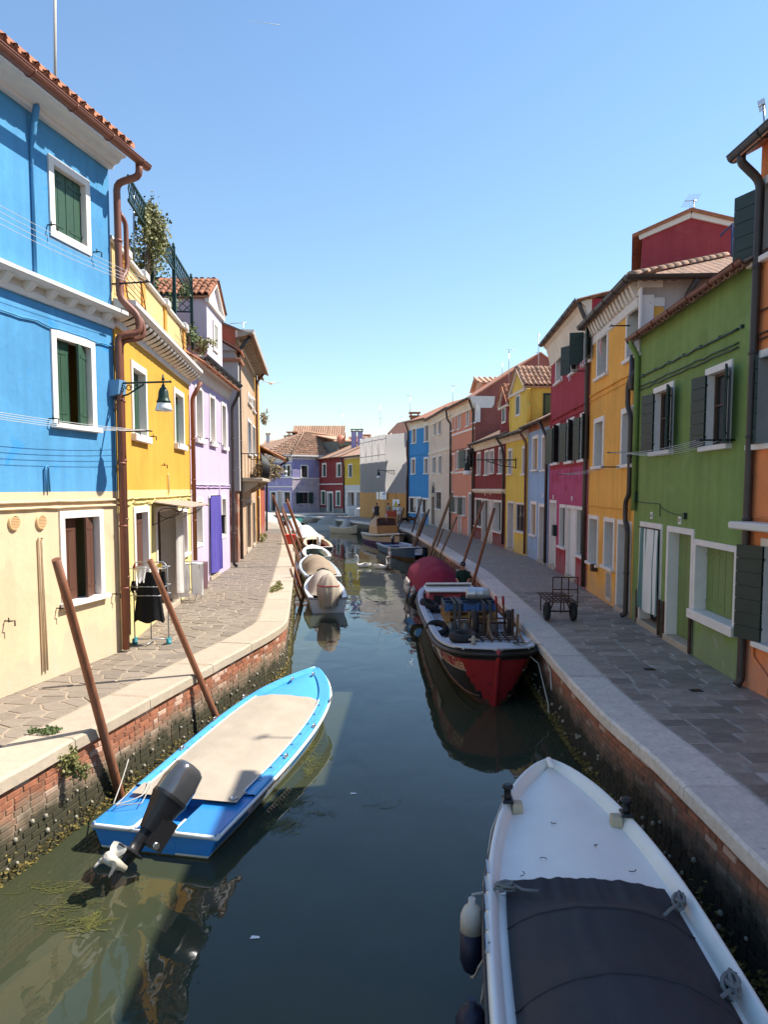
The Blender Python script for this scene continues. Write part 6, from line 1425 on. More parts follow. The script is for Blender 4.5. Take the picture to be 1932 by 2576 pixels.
rope('thin white rope from the stern of the blue boat to the first pole', [b.W(.16 * b.L, .62, .40), b.W(.10 * b.L, .50, .38), b.W(.05 * b.L, .70, .38), Vector((-3.34, 9.36, .62))], .008, sag=.02)
rope('slack white cord lying over the port stern pad of the blue boat', [b.W(.15 * b.L, .55, .38), b.W(.07 * b.L, .40, .37), b.W(.05 * b.L, .66, .37), b.W(.14 * b.L, .74, .38)], .006)
# ---- 2 white boat in the foreground
st2, bw2 = Vector((1.36, 1.9, 0)), Vector((1.90, 8.28, 0))
b = Boat('motorboat', 'large white fibreglass boat with a dark fabric cover, bottom right foreground', 'boat', st2, bw2, 1.78, [(0, .9), (.3, 1.0), (.5, .99), (.65, .93), (.78, .79), (.88, .59), (.94, .40), (.98, .21), (1, .05)], [(0, .74), (.5, .76), (.8, .86), (1, .98)], keel=-.22)
WB = b
M['white_gel2'] = pbr('white_gelcoat_deck', (.86, .82, .75), .4, var=.05, bump=.05, bscale=30, fine=.02, col2=(.56, .55, .50), c2scale=4, c2lo=.68, c2hi=.82); M['hull_dark'] = pbr('dark_hull_side', (.03, .032, .04), .3, var=.15)
b.hull([M['white_gel'], M['hull_dark'], M['antifoul']], lambda x, t: 0 if t > .90 else (1 if t > .4 else 2), nx=44, nt=22)
mb = MB()                                               # raised moulded gunwale with a sloping inner side
for sd in (-1, 1):
    def f(i, j):
        x = i; bb = b.hb(x); k = round(j * 5); wdt = [0, .010, .026, .055, .10, .115][k]; zz = [-.02, .05, .065, .06, -.02, -.06][k]; return Vector((x * b.L - .02 * max(0, x - .9), sd * max(bb - wdt, 0), b.zs(x) + zz))
    mb.grid(f, 60, 5)
mb.build('gunwale', M['white_gel2'], b.t); b.rail(M['hull_dark'], .02, dz=-.07)
b.deck(.625, .985, M['white_gel2'], 'foredeck', inset=.10, dz=-.058, camber=.05, nx=30, ny=16)
mb = MB()
for sd in (-1, 1): mb.grid(lambda i, j: Vector((lerp(0, .64, i) * b.L, sd * (b.hb(lerp(0, .64, i)) - lerp(.10, .36, j)), b.zs(lerp(0, .64, i)) - .058)), 14, 1)
mb.build('side_deck', M['white_gel2'], b.t, fix=False)
# cover over two hoops, corners gathered
def cov(i, j):
    y = j * 2 - 1; xx = lerp(.0, .645, i); hbw = b.hb(xx) - .17
    arch = lambda c, w_: math.exp(-max(0, (xx - c)) ** 2 / w_ ** 2) if xx > c else 1
    ay = max(0, 1 - (abs(y) / .97) ** 2); z = b.zs(xx) - .015
    z += ay ** .75 * (.22 * (arch(.54, .045)) + .10 * (arch(.40, .05)))
    fold = noise.noise(Vector((y * 6, xx * 6, 3))) * .014 + .03 * noise.noise(Vector((y * 9 + xx * 4, xx * 3, 7))) * max(0, min(1, (xx - .55) / .08)) * max(0, 1 - abs(xx - .62) / .06)
    z += fold + .035 * max(0, (xx - .57) / .075) * (1 - y * y)
    return Vector((xx * b.L + (.06 * (1 - y * y) if i > .95 else 0), y * hbw, z))
mb = MB(); mb.grid(cov, 110, 44); mb.build('cover', M['navy_cloth'], b.t, fix=False)
for q in (.545, .405): mb = MB(); mb.tube([cov(q / .645, j / 24) + Vector((0, 0, .003)) for j in range(25)], .008, 5); mb.build('cover_seam', M['navy_cloth'], b.t, fix=False)
for x, sd in ((.845, 1), (.815, -1)):
    X, Y = x * b.L, sd * (b.hb(x) - .05); z = b.zs(x) + .06; mb = MB(); mb.cbox(X - .08, Y - .055, z, X + .08, Y + .055, z + .035, .01); mb.lathe([(.045, .03), (.036, .06), (.036, .13), (.055, .14), (.055, .17), (.04, .18)], (X, Y, z), 12); mb.build('bollard', M['black_plastic'], b.t)
    mb = MB(); mb.cbox(X - .06, Y - sd * .10 - .05, z - .11, X + .06, Y - sd * .10 + .05, z - .005, .01); mb.build('bollard_foot', pbr('stained_gelcoat', (.50, .40, .26), .6), b.t)
mb = MB(); x = .985 * b.L; mb.cbox(x - .12, -.025, b.zs(1) + .03, x + .08, .025, b.zs(1) + .085, .01); mb.build('stem_cap', M['white_gel2'], b.t)
mb = MB()
for x in (.50, .54, .58, .62, .66): mb.box(x * b.L - .12, b.hb(x) - .012, b.zs(x) + .064, x * b.L + .10, b.hb(x) + .004, b.zs(x) + .072)
mb.build('rail_strip', M['steel'], b.t)
def knot(label, p, s=1.0, mat='rope', seed=1):
    rr = random.Random(seed); mb = MB(); P = []
    for k in range(46):
        a = k * .62; P.append(Vector((.05 * math.cos(a) * (1 + .4 * math.sin(a * .37)), .035 * math.sin(a * 1.1), .025 + .022 * math.sin(a * .73 + 1))) * s)
    mb.tube(P, .010 * s, 5); mb.tube([P[-1], P[-1] + Vector((-.08, .02, -.02)) * s, P[-1] + Vector((-.18, .01, -.02)) * s], .010 * s, 5); o = mb.build('rope_knot', M[mat], loc=p); o.rotation_euler.z = rr.uniform(0, 3); return tag(o, label, 'rope', 'grey rope knots on the white boat')
M['rope_grey'] = pbr('rope_grey', (.20, .20, .19), .9, var=.2, bump=.6, bscale=90)
knot('grey rope knot on the canal side gunwale of the white boat', b.W(.615 * b.L, b.hb(.615) - .16, b.zs(.615) + .03), 1.3, 'rope_grey', 2); knot('grey rope knot on the quay side of the white boat beside the cover corner', b.W(.60 * b.L, -b.hb(.6) + .16, b.zs(.6) + .03), 1.4, 'rope_grey', 3); knot('grey rope knot on the quay side of the white boat nearest the picture corner', b.W(.45 * b.L, -b.hb(.45) + .15, b.zs(.45) + .03), 1.6, 'rope_grey', 4)
M['fender_white'] = pbr('dirty_white_vinyl', (.56, .50, .43), .6, var=.15, scale=6, col2=(.25, .2, .15), c2scale=8, c2lo=.66, c2hi=.75); M['fender_navy'] = pbr('navy_vinyl', (.012, .014, .035), .5)
p = b.W(.60 * b.L, b.hb(.6) + .11, .44); f1 = fender('big white fender with a navy end hanging from the white foreground boat', p, .60, [M['fender_white'], M['fender_navy']], .095)
rope('white cord holding the navy ended fender to the white boat', [p + Vector((0, 0, .38)), b.W(.61 * b.L, b.hb(.61) + .02, b.zs(.61) + .02)], .01); rope('white cord hanging from the fender to the near gunwale of the white boat', [p - Vector((0, 0, .33)), b.W(.53 * b.L, b.hb(.53) + .05, .50), b.W(.50 * b.L, b.hb(.5) - .02, b.zs(.5) + .07), b.W(.50 * b.L, b.hb(.5) + .03, .35)], .011, sag=.03)
p = b.W(.43 * b.L, b.hb(.43) + .11, .36); fender('dark fender low beside the white boat at the bottom edge', p, .6, [M['fender_navy'], M['fender_navy']], .11)
rope('pale cord running along the canal side of the white boat to its bow bollard', [b.W(.845 * b.L, b.hb(.845) - .02, b.zs(.845) + .10), b.W(.78 * b.L, b.hb(.78) + .03, b.zs(.78) - .02), b.W(.66 * b.L, b.hb(.66) + .03, b.zs(.66) - .12)], .009)
# ---- 3 cargo barge
b = Boat('cargo_barge', 'red and black cargo barge loaded with kegs, pallets and tyres at the shaded quay', 'boat', (1.98, 24.2), (2.13, 13.45), 2.02, [(0, .72), (.1, .9), (.3, 1.0), (.6, 1.0), (.78, .99), (.88, .93), (.94, .80), (.98, .56), (1, .02)], [(0, .86), (.4, .80), (.75, .92), (.9, 1.05), (1, 1.16)], keel=-.3, flare=.50, chine=.3)
BG = b
M['barge_red'] = pbr('barge_red_paint', (.30, .022, .026), .42, var=.15, bump=.1, col2=(.16, .015, .018), c2scale=4); M['barge_black'] = pbr('barge_black_paint', (.017, .016, .015), .5, var=.3, bump=.2, col2=(.05, .04, .03), c2scale=5); M['barge_grey'] = pbr('barge_grey_deck', (.50, .52, .56), .55, var=.1, bump=.15, fine=.06, col2=(.2, .2, .2), c2scale=5, c2lo=.64, c2hi=.76); M['barge_brown'] = pbr('barge_bilge', (.085, .045, .03), .6, var=.3, bump=.3)
def bmi(x, t):
    if t > .86: return 1
    if t > .70: return 0
    if x > .965 and t > .70 - (x - .965) * 13: return 0
    if t > .36: return 1
    return 2
b.hull([M['barge_red'], M['barge_black'], M['barge_brown']], bmi, nx=150, nt=60)
b.rim(0, 1, .15, M['barge_grey'], 'gunwale', lip=.02, drop=.3); b.rail(M['barge_black'], .055, dz=-.10, name='rubbing_strake', x0=0.0)
b.rail(M['istrian'], .012, x0=.05, x1=.97, t=.71, name='moulding', tr=False); b.rail(M['istrian'], .012, x0=.0, x1=.93, t=.865, name='moulding', tr=False); b.rail(M['barge_brown'], .03, x0=.02, x1=.985, t=.40, name='moulding', tr=False)
mb = MB(); mb.tube([b.pt(.995, 0, t) + Vector((.03 + .05 * t, 0, 0)) for t in [k / 8 for k in range(9)]], .05, 6); mb.build('stem_post', M['barge_red'], b.t)
b.floor(.04, .78, .44, M['barge_grey']); b.inner(.04, .80, .44, M['barge_grey']); b.deck(.76, .95, M['barge_grey'], 'foredeck', inset=.15, dz=-.07, camber=.03)
mb = MB(); x = .77 * b.L; mb.box(x - .04, -.80, .44, x, .80, .84); mb.build('bulkhead', M['barge_grey'], b.t)
for sd in (-1, 1):
    for k in range(5):
        x = (.26 + k * .10) * b.L; mb = MB(); mb.box(x - .04, min(sd * .80, sd * .94), .44, x + .04, max(sd * .80, sd * .94), .78); mb.build('frame_rib', M['barge_grey'], b.t)
    mb = MB(); mb.box(.25 * b.L, min(sd * .70, sd * .86), .59, .77 * b.L, max(sd * .70, sd * .86), .64); mb.build('side_bench', M['barge_grey'], b.t)
# afterdeck and engine hatch
mb = MB(); mb.box(.12 * b.L, -.9, .62, .25 * b.L, .9, .68); mb.build('afterdeck', M['barge_grey'], b.t)
X0, X1 = .125 * b.L, .24 * b.L; hb_ = MB(); hb_.hexa([(X0, -.72, .68), (X1, -.72, .68), (X1, .72, .68), (X0, .72, .68)], [(X0 + .05, -.66, 1.12), (X1 - .12, -.66, 1.02), (X1 - .12, .66, 1.02), (X0 + .05, .66, 1.12)]); hatch = hb_.build('engine_hatch', M['barge_red'], b.t)
for k in (-1, 1): mb = MB(); mb.box(X1 - .06, k * .40 - .14, .72, X1 + .02, k * .40 + .14, .98); mb.build('louvre', M['iron'], hatch)
mb = MB(); mb.box(X0, -.76, 1.08, X1 + .02, .76, 1.12); hl = mb.build('hatch_coaming', M['white_gel'], b.t)
mb = MB(); q = [(X0 + .1, -.70, 1.14), (X0 + .16, -.70, 1.14), (X0 + .16, .70, 1.14), (X0 + .1, .70, 1.14)]; lidm = Matrix.Translation((X0 + .10, 0, 1.17)) @ Matrix.Rotation(-.22, 4, 'Y'); mb.mbox(lidm, .50, 1.40, .05); hl = mb.build('hatch_lid', M['white_gel'], b.t)
mb = MB(); mb.mbox(lidm @ Matrix.Translation((0, 0, .03)), .24, .96, .012); mb.build('lid_panel', M['barge_grey'], hl)
hn = MB(); hn.tube([lidm @ Vector((.2, -.12, .03)), lidm @ Vector((.2, -.10, .08)), lidm @ Vector((.2, .10, .08)), lidm @ Vector((.2, .12, .03))], .012, 5); hn.build('handle', M['iron'], hl)
# lettering, laid on the flared bow
def hull_text(txt, x0, side, tc, hgt, mat):
    me = text_mesh(txt, 1.0, mat, 0, 'LEFT'); 
    for v in me.vertices:
        x = x0 + v.co.x * hgt / b.L; p = b.pt(x, side, tc + v.co.y * hgt * .85); q = b.pt(x, side, tc + v.co.y * hgt * .85, .012); v.co = q
    return obj('lettering', me, b.t)
M['gold_letter'] = pbr('faded_gold_letter', (.75, .55, .36), .6, bump=0)
def hull_text_rev(txt, x1, side, tc, hgt, mat, sl=.12):
    me = text_mesh(txt, 1.0, mat, 0, 'LEFT')
    for v in me.vertices:
        x = x1 - (v.co.x + v.co.y * sl) * hgt / b.L; v.co = b.pt(x, side, tc + v.co.y * hgt * .85, .012)
    return obj('lettering', me, b.t)
hull_text('VE 5816', .845, -1, .785, .17, M['gold_letter']); hull_text('Gioia', .925, -1, .785, .22, M['gold_letter'])
hull_text_rev('Gioia', .965, 1, .785, .16, M['gold_letter'])
def on(b_, x, y, z): return b_.W(x, y, z)
def tyre_mesh(mb, c, R0, r, Mx, n=28, m=10, rim=None):
    def f(i, j):
        a, t = 2 * math.pi * i, 2 * math.pi * j; rr = R0 + r * math.cos(t) * (.8 if math.cos(t) < 0 else 1); tw = r * 1.05 * math.sin(t); k = .004 * (1 if math.cos(t) > .5 and int(i * 56) % 2 else 0)
        return Vector(c) + Mx @ Vector(((rr - k) * math.cos(a), (rr - k) * math.sin(a), tw))
    mb.grid(f, n * 2, m, 0, True)
def tyre(label, p, R0, r, Mx, group='loose tyres on the barge'):
    mb = MB(); tyre_mesh(mb, (0, 0, 0), R0, r, Mx); return tag(mb.build('tyre', M['tyre'], loc=p, fix=False), label, 'tyre', group)
I3 = Matrix.Identity(3); rotx = lambda a: Matrix.Rotation(a, 3, 'X'); roty = lambda a: Matrix.Rotation(a, 3, 'Y'); rotz = lambda a: Matrix.Rotation(a, 3, 'Z')
tyre('black tyre lying flat on the barge foredeck', on(b, .83 * b.L, -.42, b.zs(.83) + .05), .22, .10, rotx(.06)); tyre('black tyre leaning on the canal side gunwale midway along the barge', on(b, .63 * b.L, -.80, .80), .20, .085, rotx(.5) @ rotz(.3)); tyre('black tyre by the engine hatch on the barge afterdeck', on(b, .30 * b.L, -.72, .82), .21, .085, roty(.35) @ rotx(.2)); tyre('black tyre hung as a fender on the barge stern quarter', on(b, .06 * b.L, -.86, .52), .22, .09, rotx(math.pi / 2 - .1))
# kegs under pallets under crates
M['keg'] = pbr('dull_keg_steel', (.20, .19, .18), .45, metal=.7, var=.2, bump=.1); M['keg_bright'] = pbr('bright_keg_steel', (.55, .56, .58), .35, metal=.55, var=.08, bump=.03); M['pallet'] = pbr('pallet_wood', (.36, .20, .075), .8, var=.25, stretch=(1, 6, 6), bump=.3, orand=.2); M['crate_navy'] = pbr('navy_crate', (.016, .035, .07), .5, var=.15); M['crate_label'] = pbr('crate_label_blue', (.03, .09, .25), .5, bump=0); M['strap'] = pbr('grey_strap', (.075, .072, .068), .85, var=.2)
def keg(label, p, r=.19, h=.52, mat='keg', rot=None, group='steel beer kegs on the barge'):
    t = thing('keg', label, 'keg', p, b.rz, group); Mr = rot or Matrix.Identity(3); mb = MB(); mb.lathe([(r * .86, 0), (r * .92, .02), (r * .92, .06), (r, .09), (r, h * .32), (r * 1.03, h * .35), (r, h * .38), (r, h * .62), (r * 1.03, h * .65), (r, h * .68), (r, h - .09), (r * .92, h - .06), (r * .92, h - .01), (r * .85, h), (r * .83, h - .05), (0.001, h - .06)], (0, 0, 0), 18, M=Mr); mb.build('body', M[mat], t, fix=False)
    mb = MB(); mb.lathe([(.03, h - .06), (.03, h - .02), (.0, h - .02)], (0, 0, 0), 8, M=Mr); mb.build('valve', M['iron'], t); return t
# the load stands across the barge
LX = 6.42
names = ['beside the canal side bench', 'in the middle of the front row', 'right of the middle, behind the hand truck wheel', 'at the quay end of the front row']
for k in range(4): keg('dull steel keg standing ' + names[k] + ' under the pallets', on(b, LX + .26, -.46 + k * .33, .44), r=.16)
for k in range(2): keg('dull steel keg in the rear row under the pallets, ' + ['canal side', 'quay side'][k], on(b, LX - .20, -.42 + k * .86, .44), r=.16)
def pallet(label, x, z):
    t = thing('pallet', label, 'pallet', on(b, x, 0, z), b.rz, 'wooden pallets on the barge'); W_, D_ = 1.26, .92
    for y in (-W_ / 2 + .06, 0, W_ / 2 - .06):
        for xx in (-D_ / 2 + .06, 0, D_ / 2 - .06): mb = MB(); mb.box(xx - .05, y - .07, .02, xx + .05, y + .07, .11); mb.build('block', M['pallet'], t)
    for zz, n in ((.0, 3), (.11, 6)):
        for k in range(n): xx = lerp(-D_ / 2 + .05, D_ / 2 - .05, k / (n - 1)); mb = MB(); mb.box(xx - .05, -W_ / 2, zz, xx + .05, W_ / 2, zz + .02); mb.build('board', M['pallet'], t)
    return t
pallet('lower wooden pallet resting on the kegs', LX - .02, .96); pallet('upper wooden pallet under the navy crates', LX - .02, 1.095)
zt = 1.23
for k, (y0, y1) in enumerate(((-.63, -.22), (-.205, .205), (.22, .63))):
    for r_, x0 in enumerate((.02, -.46)):
        t = thing('crate', 'navy plastic crate, ' + ['canal side end', 'middle', 'quay side end'][k] + ' of the ' + ['front', 'rear'][r_] + ' row on the pallets', 'crate', on(b, LX + x0, (y0 + y1) / 2, zt), b.rz, 'navy crates on the pallets')
        w_ = (y1 - y0) / 2; mb = MB(); mb.box(-.0, -w_, 0, .46, w_, .02)
        for q in ((0, -w_, .46, -w_ + .02), (0, w_ - .02, .46, w_), (0, -w_ + .02, .02, w_ - .02), (.44, -w_ + .02, .46, w_ - .02)): mb.box(q[0], q[1], .0205, q[2], q[3], .19)
        mb.build('body', M['crate_navy'], t); mb = MB(); mb.box(.461, -.09, .05, .467, .09, .16); mb.build('label_panel', M['crate_label'], t)
        mb = MB()
        for yy in (-w_ + .06, w_ - .06): mb.box(.46, yy - .04, 0, .472, yy + .04, .19)
        mb.build('corner', M['crate_label'], t)
t = keg('bright steel keg lying on top of the navy crates', on(b, LX - .06, -.05, zt + .355), .15, .56, 'keg_bright', Matrix.Rotation(-math.pi / 2, 3, 'X'))
for k, y in enumerate((-.40, -.29, .30, .44)):
    o = on(b, LX, y, 0); mb = MB(); mb.extr([(.53, .50), (.535, zt + .2), (.48, zt + .215), (-.5, zt + .215), (-.53, zt + .19), (-.53, .8), (-.522, .8), (-.522, zt + .18), (-.49, zt + .206), (.47, zt + .206), (.525, zt + .19), (.522, .50)], (0, -.035, 0), (0, .035, 0), (1, 0, 0), (0, 0, 1)); ob = mb.build('ratchet_strap', M['strap'], loc=o); ob.rotation_euler.z = b.rz; tag(ob, 'grey webbing strap over the crates, ' + ['nearest the canal', 'second from the canal', 'second from the quay', 'nearest the quay'][k], 'strap', 'straps over the barge load')
# hand truck of rusty bars with two wheels lying across the foredeck
t = thing('hand_cart', 'rusty hand cart with two upright wheels lying across the barge foredeck', 'cart', on(b, .80 * b.L, .30, b.zs(.82) - .04), b.rz)
for y in (-.40, .36):
    mb = MB(); tyre_mesh(mb, (-.42, y, .26), .22, .075, rotx(math.pi / 2)); wl_ = mb.build('wheel', M['tyre'], t, fix=False); mb = MB(); mb.lathe([(.15, -.04), (.15, .04), (.05, .05), (.0, .05)], (-.42, y, .26), 14, M=rotx(math.pi / 2)); mb.build('rim', M['istrian'], wl_)
mb = MB(); mb.tube([(-.42, -.40, .26), (-.42, .36, .26)], .025, 6); mb.build('axle', M['rust'], t)
mb = MB()
for k in range(5): mb.bar((-.30, -.42 + k * .20, .06), (.55, -.34 + k * .18, .06), .035, .03)
for k in range(5): x = -.25 + k * .2; mb.bar((x, -.42 + k * .02, .085), (x, .40 - k * .02, .085), .03, .02)
mb.build('bed', M['rust'], t)
for y in (-.24, .38):
    mb = MB(); mb.bar((-.05, y, .05), (-.10, y, .62), .05, .05); mb.build('upright', M['rust'], t); mb = MB(); mb.bar((.10, y + .06, .05), (.18, y + .06, .55), .05, .05); mb.bar((.12, y + .06, .3), (.5, y + .1, .06), .035, .035); mb.build('upright', M['pole_grey'], t)
mb = MB(); mb.bar((-.08, -.24, .42), (-.08, .38, .42), .035, .035); mb.build('crossbar', M['rust'], t)
M['red_grip'] = pbr('red_grip', (.30, .02, .02), .5)
for y in (.12, .28):
    mb = MB(); mb.tube([(-.55, y, .35), (-.72, y, .75)], .02, 6); g_ = mb.build('handle', M['rust'], t); mb = MB(); mb.tube([(-.665, y, .62), (-.74, y, .80)], .03, 7); mb.build('grip', M['red_grip'], g_)
mb = MB(); mb.lathe([(.05, 0), (.05, .16), (.03, .17), (.03, .2)], (.885 * b.L, -.30, b.zs(.885) - .06), 10); mb.tube([(.885 * b.L, -.40, b.zs(.885) + .06), (.885 * b.L, -.20, b.zs(.885) + .06)], .02, 6); mb.build('bollard', M['istrian'], b.t)
rope('pale mooring rope from the barge bow over the quay edge', [on(b, .93 * b.L, .55, b.zs(.93) + .03), on(b, .90 * b.L, .86, 1.12), Vector((3.03, 13.9, 1.17)), Vector((3.02, 13.1, .85)), Vector((2.95, 12.7, .62))], .016, sag=.03); rope('loose rope end hanging from the barge bow towards the water', [on(b, .955 * b.L, .62, .98), on(b, .96 * b.L, .84, .80), Vector((2.95, 12.95, .3)), Vector((2.93, 12.8, .16))], .013)
rope('dark rope coil lying on the barge foredeck near the quay', [on(b, .88 * b.L + .1 * math.cos(a) + .02 * a, .62 + .12 * math.sin(a), b.zs(.88) - .02 + .004 * a) for a in [k * .5 for k in range(24)]], .014, 'strap')
# ---- 4 burgundy covered boat
b = Boat('moored_boat', 'boat hidden under a domed burgundy cover behind the red barge', 'boat', (2.1, 25.6), (1.75, 33.0), 1.95, [(0, .8), (.3, 1.0), (.6, .95), (.8, .7), (.93, .33), (1, .04)], [(0, .62), (.6, .68), (1, .9)])
b.hull([M['white_gel'], M['hull_dark'], M['antifoul']], lambda x, t: 1 if t > .42 else 2); b.cover(-.01, .96, M['burgundy'], inset=-.04, h=.30, arches=[(.25, .46, .25), (.55, .34, .2)], dz=.02, wr=.045, pw=1.35, ends=.10, skirt=.22)
for k, x in enumerate((.12, .28, .36)): fender('dirty white fender beside the burgundy covered boat, ' + ['nearest the barge', 'middle one', 'farthest from the barge'][k], b.W(x * b.L, b.hb(x) + .12, .42 - .1 * (k == 0)), .52, [M['fender_white'], M['fender_white']], .10)
# ---- 5 blue boat with pale deck
b = Boat('motorboat', 'dark blue hulled boat with a pale blue foredeck, beside the burgundy covered boat', 'boat', (.35, 49.3), (2.05, 41.6), 2.1, [(0, .85), (.3, 1), (.7, .98), (.88, .84), (.96, .68), (.99, .52), (1, .3)], [(0, .5), (.6, .55), (1, .78)])
M['steel_blue'] = pbr('steel_blue_hull', (.055, .11, .22), .4, var=.12); M['pale_blue_deck'] = pbr('pale_blue_deck', (.40, .47, .55), .5, var=.08)
b.hull([M['steel_blue'], M['antifoul'], M['barge_brown']], lambda x, t: 0 if t > .5 else (1 if t < .4 else 2)); b.rim(0, 1, .22, M['pale_blue_deck'], lip=.02, drop=.4); b.deck(.70, .99, M['pale_blue_deck'], 'foredeck', inset=.18, dz=.0, camber=.06); b.floor(.02, .72, .15, M['barge_grey']); b.rail(M['hull_dark'], .03)
for x in (.22, .5): mb = MB(); mb.box(x * b.L - .18, -.78, .42, x * b.L + .18, .78, .47); mb.build('thwart', M['pale_blue_deck'], b.t)
outboard(b.t, (.0, .25, 1.0), (-.15, 0, -1), [M['cowl'], M['black_plastic'], M['prop']], prop=False, s=.85)
fender('slim white fender hanging from the dark blue boat', b.W(.66 * b.L, -b.hb(.66) - .1, .30), .62, [M['fender_white'], M['rubber_white']], .10)
# ---- 6 cabin boat
b = Boat('cabin_boat', 'cream and purple boat with a varnished plywood cabin', 'boat', (-.9, 57.5), (1.15, 51.2), 2.2, [(0, .85), (.3, 1), (.6, .97), (.8, .75), (.93, .4), (1, .05)], [(0, .72), (.6, .78), (1, .98)])
M['cream_hull'] = pbr('cream_hull', (.62, .50, .34), .5, var=.1); M['purple_hull'] = pbr('purple_antifoul', (.12, .05, .13), .6, var=.2); M['varnish'] = pbr('varnished_ply', (.42, .20, .06), .45, var=.2, stretch=(1, 1, 5), bump=.1)
b.hull([M['cream_hull'], M['purple_hull']], lambda x, t: 0 if t > .62 else 1); b.rail(M['hull_dark'], .04, dz=-.12); b.rim(0, 1, .3, M['white_gel'], lip=.03); b.deck(.6, .99, M['white_gel'], 'foredeck', inset=.2, dz=0, camber=.06)
c0_, c1_ = .25 * b.L, .58 * b.L; mb = MB()
for y in (-.8, .77): mb.hexa([(c0_, y, .7), (c1_, y, .7), (c1_, y + .03, .7), (c0_, y + .03, .7)], [(c0_ + .1, y, 1.35), (c1_ - .1, y, 1.35), (c1_ - .1, y + .03, 1.35), (c0_ + .1, y + .03, 1.35)])
mb.hexa([(c1_ - .05, -.8, .7), (c1_, -.8, .7), (c1_, .8, .7), (c1_ - .05, .8, .7)], [(c1_ - .3, -.75, 1.4), (c1_ - .25, -.75, 1.4), (c1_ - .25, .75, 1.4), (c1_ - .3, .75, 1.4)]); cb = mb.build('cabin', M['varnish'], b.t)
mb = MB(); mb.tube([(c1_ - .25, -.76, 1.35), (c1_ - .38, -.74, 1.85), (c1_ - .40, -.6, 1.98), (c1_ - .40, .6, 1.98), (c1_ - .38, .74, 1.85), (c1_ - .25, .76, 1.35)], .05, 7); mb.tube([(c1_ - .33, 0, 1.4), (c1_ - .4, 0, 1.97)], .03, 6); mb.build('windscreen_frame', M['varnish'], cb)
mb = MB(); mb.face([(c1_ - .27, -.74, 1.38), (c1_ - .27, .74, 1.38), (c1_ - .40, .7, 1.95), (c1_ - .40, -.7, 1.95)]); mb.build('windscreen', M['glass'], cb)
mb = MB(); mb.grid(lambda i, j: Vector((lerp(c0_, c1_ - .35, i), lerp(-.76, .76, j), 1.36 + .62 * math.sin(math.pi * j) ** .4)), 6, 14); mb.build('cabin_roof', M['varnish'], cb, fix=False)
# ---- covered boats along the left quay
def small(label, st, bw, B, hullm, cov=None, h=.2, arches=(), rimm='white_gel', motor=None, x1=.9, x0=.02, sheer=None, floorm=None, cat='boat', name='moored_boat', prof=None, ins=.12, bottom='antifoul', wr=.025):
    b = Boat(name, label, cat, st, bw, B, prof or [(0, .9), (.3, 1.0), (.55, .97), (.75, .78), (.9, .42), (1, .04)], sheer or [(0, .50), (.6, .56), (1, .74)])
    b.hull([M[hullm], M[bottom]], lambda x, t: 0 if t > .42 else 1, nx=24, nt=10); b.rim(0, 1, .16, M[rimm], lip=.02, drop=.3, nx=24); b.rail(M['rubber_white'] if hullm != 'white_gel' else M['grey_cloth'], .022)
    if cov: b.cover(x0, x1, M[cov], inset=ins, h=h, arches=arches, wr=wr, ends=.08, nx=30, ny=18)
    if floorm: b.floor(.02, .8, .12, M[floorm]); b.inner(0.0, .85, .12, M[floorm])
    if not cov or x1 < .85: b.deck(max(x1, .72) if cov else .72, .99, M[rimm], 'foredeck', inset=.1, dz=-.02, camber=.05)
    return b
b = small('white boat with a beige cover and bagged outboard, nearest of the left covered boats', (-1.86, 24.3), (-2.62, 29.6), 1.42, 'white_gel', 'beige_cloth', .25, [(.45, .35, .22)], x0=.10, x1=.80)
def motorbag(b, mat, w=.36, hgt=.95, x=.05, tie=True):
    def f(i, j):
        a = 2 * math.pi * j; t = i; r = w * (.25 + .85 * math.sin(min(1, t * 1.25) * 1.75) ** .7) * (1 - .35 * t * t) * (1 + .06 * math.sin(a * 9 + t * 4)); r = r if t > 0 else .02
        return Vector((x - .05 - .18 * t + r * math.cos(a) * .9, r * math.sin(a), b.zs(0) + hgt * .78 - hgt * t + .04 * noise.noise(Vector((a, t * 4, 1)))))
    mb = MB(); mb.grid(f, 16, 36); o = mb.build('motor_cover', M[mat], b.t, fix=False)
    if tie: mb = MB(); mb.tube([f(.38, k / 30) * 1.0 for k in range(31)], .02, 5); mb.build('tie', M['red_grip'], o)
motorbag(b, 'beige_cloth', .40, 1.05)
b = small('grey boat under a sagging brown cover, second of the covered boats on the left', (-2.55, 30.6), (-3.75, 37.8), 1.65, 'grey_cloth', 'brown_cloth', .22, [(.3, .30, .16), (.62, .16, .15)], rimm='pale_blue_deck', x0=.04, x1=.74); mb = MB(); mb.lathe([(.02, .2), (.24, .12), (.3, -.1), (.24, -.3), (.1, -.42)], (.1, 0, .62), 12); mb.build('motor_cover', M['black_cloth'], b.t)
b = small('white rimmed open dinghy with a dark teal inside behind the brown covered boat', (-3.5, 39.2), (-4.35, 44.4), 1.5, 'white_gel', None, floorm='teal_cloth')
b = small('white open boat with a maroon inside and a white outboard', (-4.02, 46.0), (-5.1, 52.6), 1.75, 'hull_dark', None, floorm='burgundy', rimm='cream_hull'); outboard(b.t, (-.1, .1, 1.15), (-.12, 0, -1), [M['white_gel'], M['white_gel'], M['prop']], prop=False, s=.95)
b = small('wooden boat with a beige domed cover in front of the maroon lined boat', (-5.3, 54.2), (-6.9, 61.0), 2.0, 'varnish', 'white_cloth', .25, [(.6, .4, .2)], x0=.0, x1=.86, rimm='cream_hull'); 
b = small('small grey cabin boat with a windscreen far along the left quay', (-7.4, 63.5), (-8.9, 69.5), 1.9, 'grey_cloth', 'white_cloth', .35, [(.6, .5, .2)])
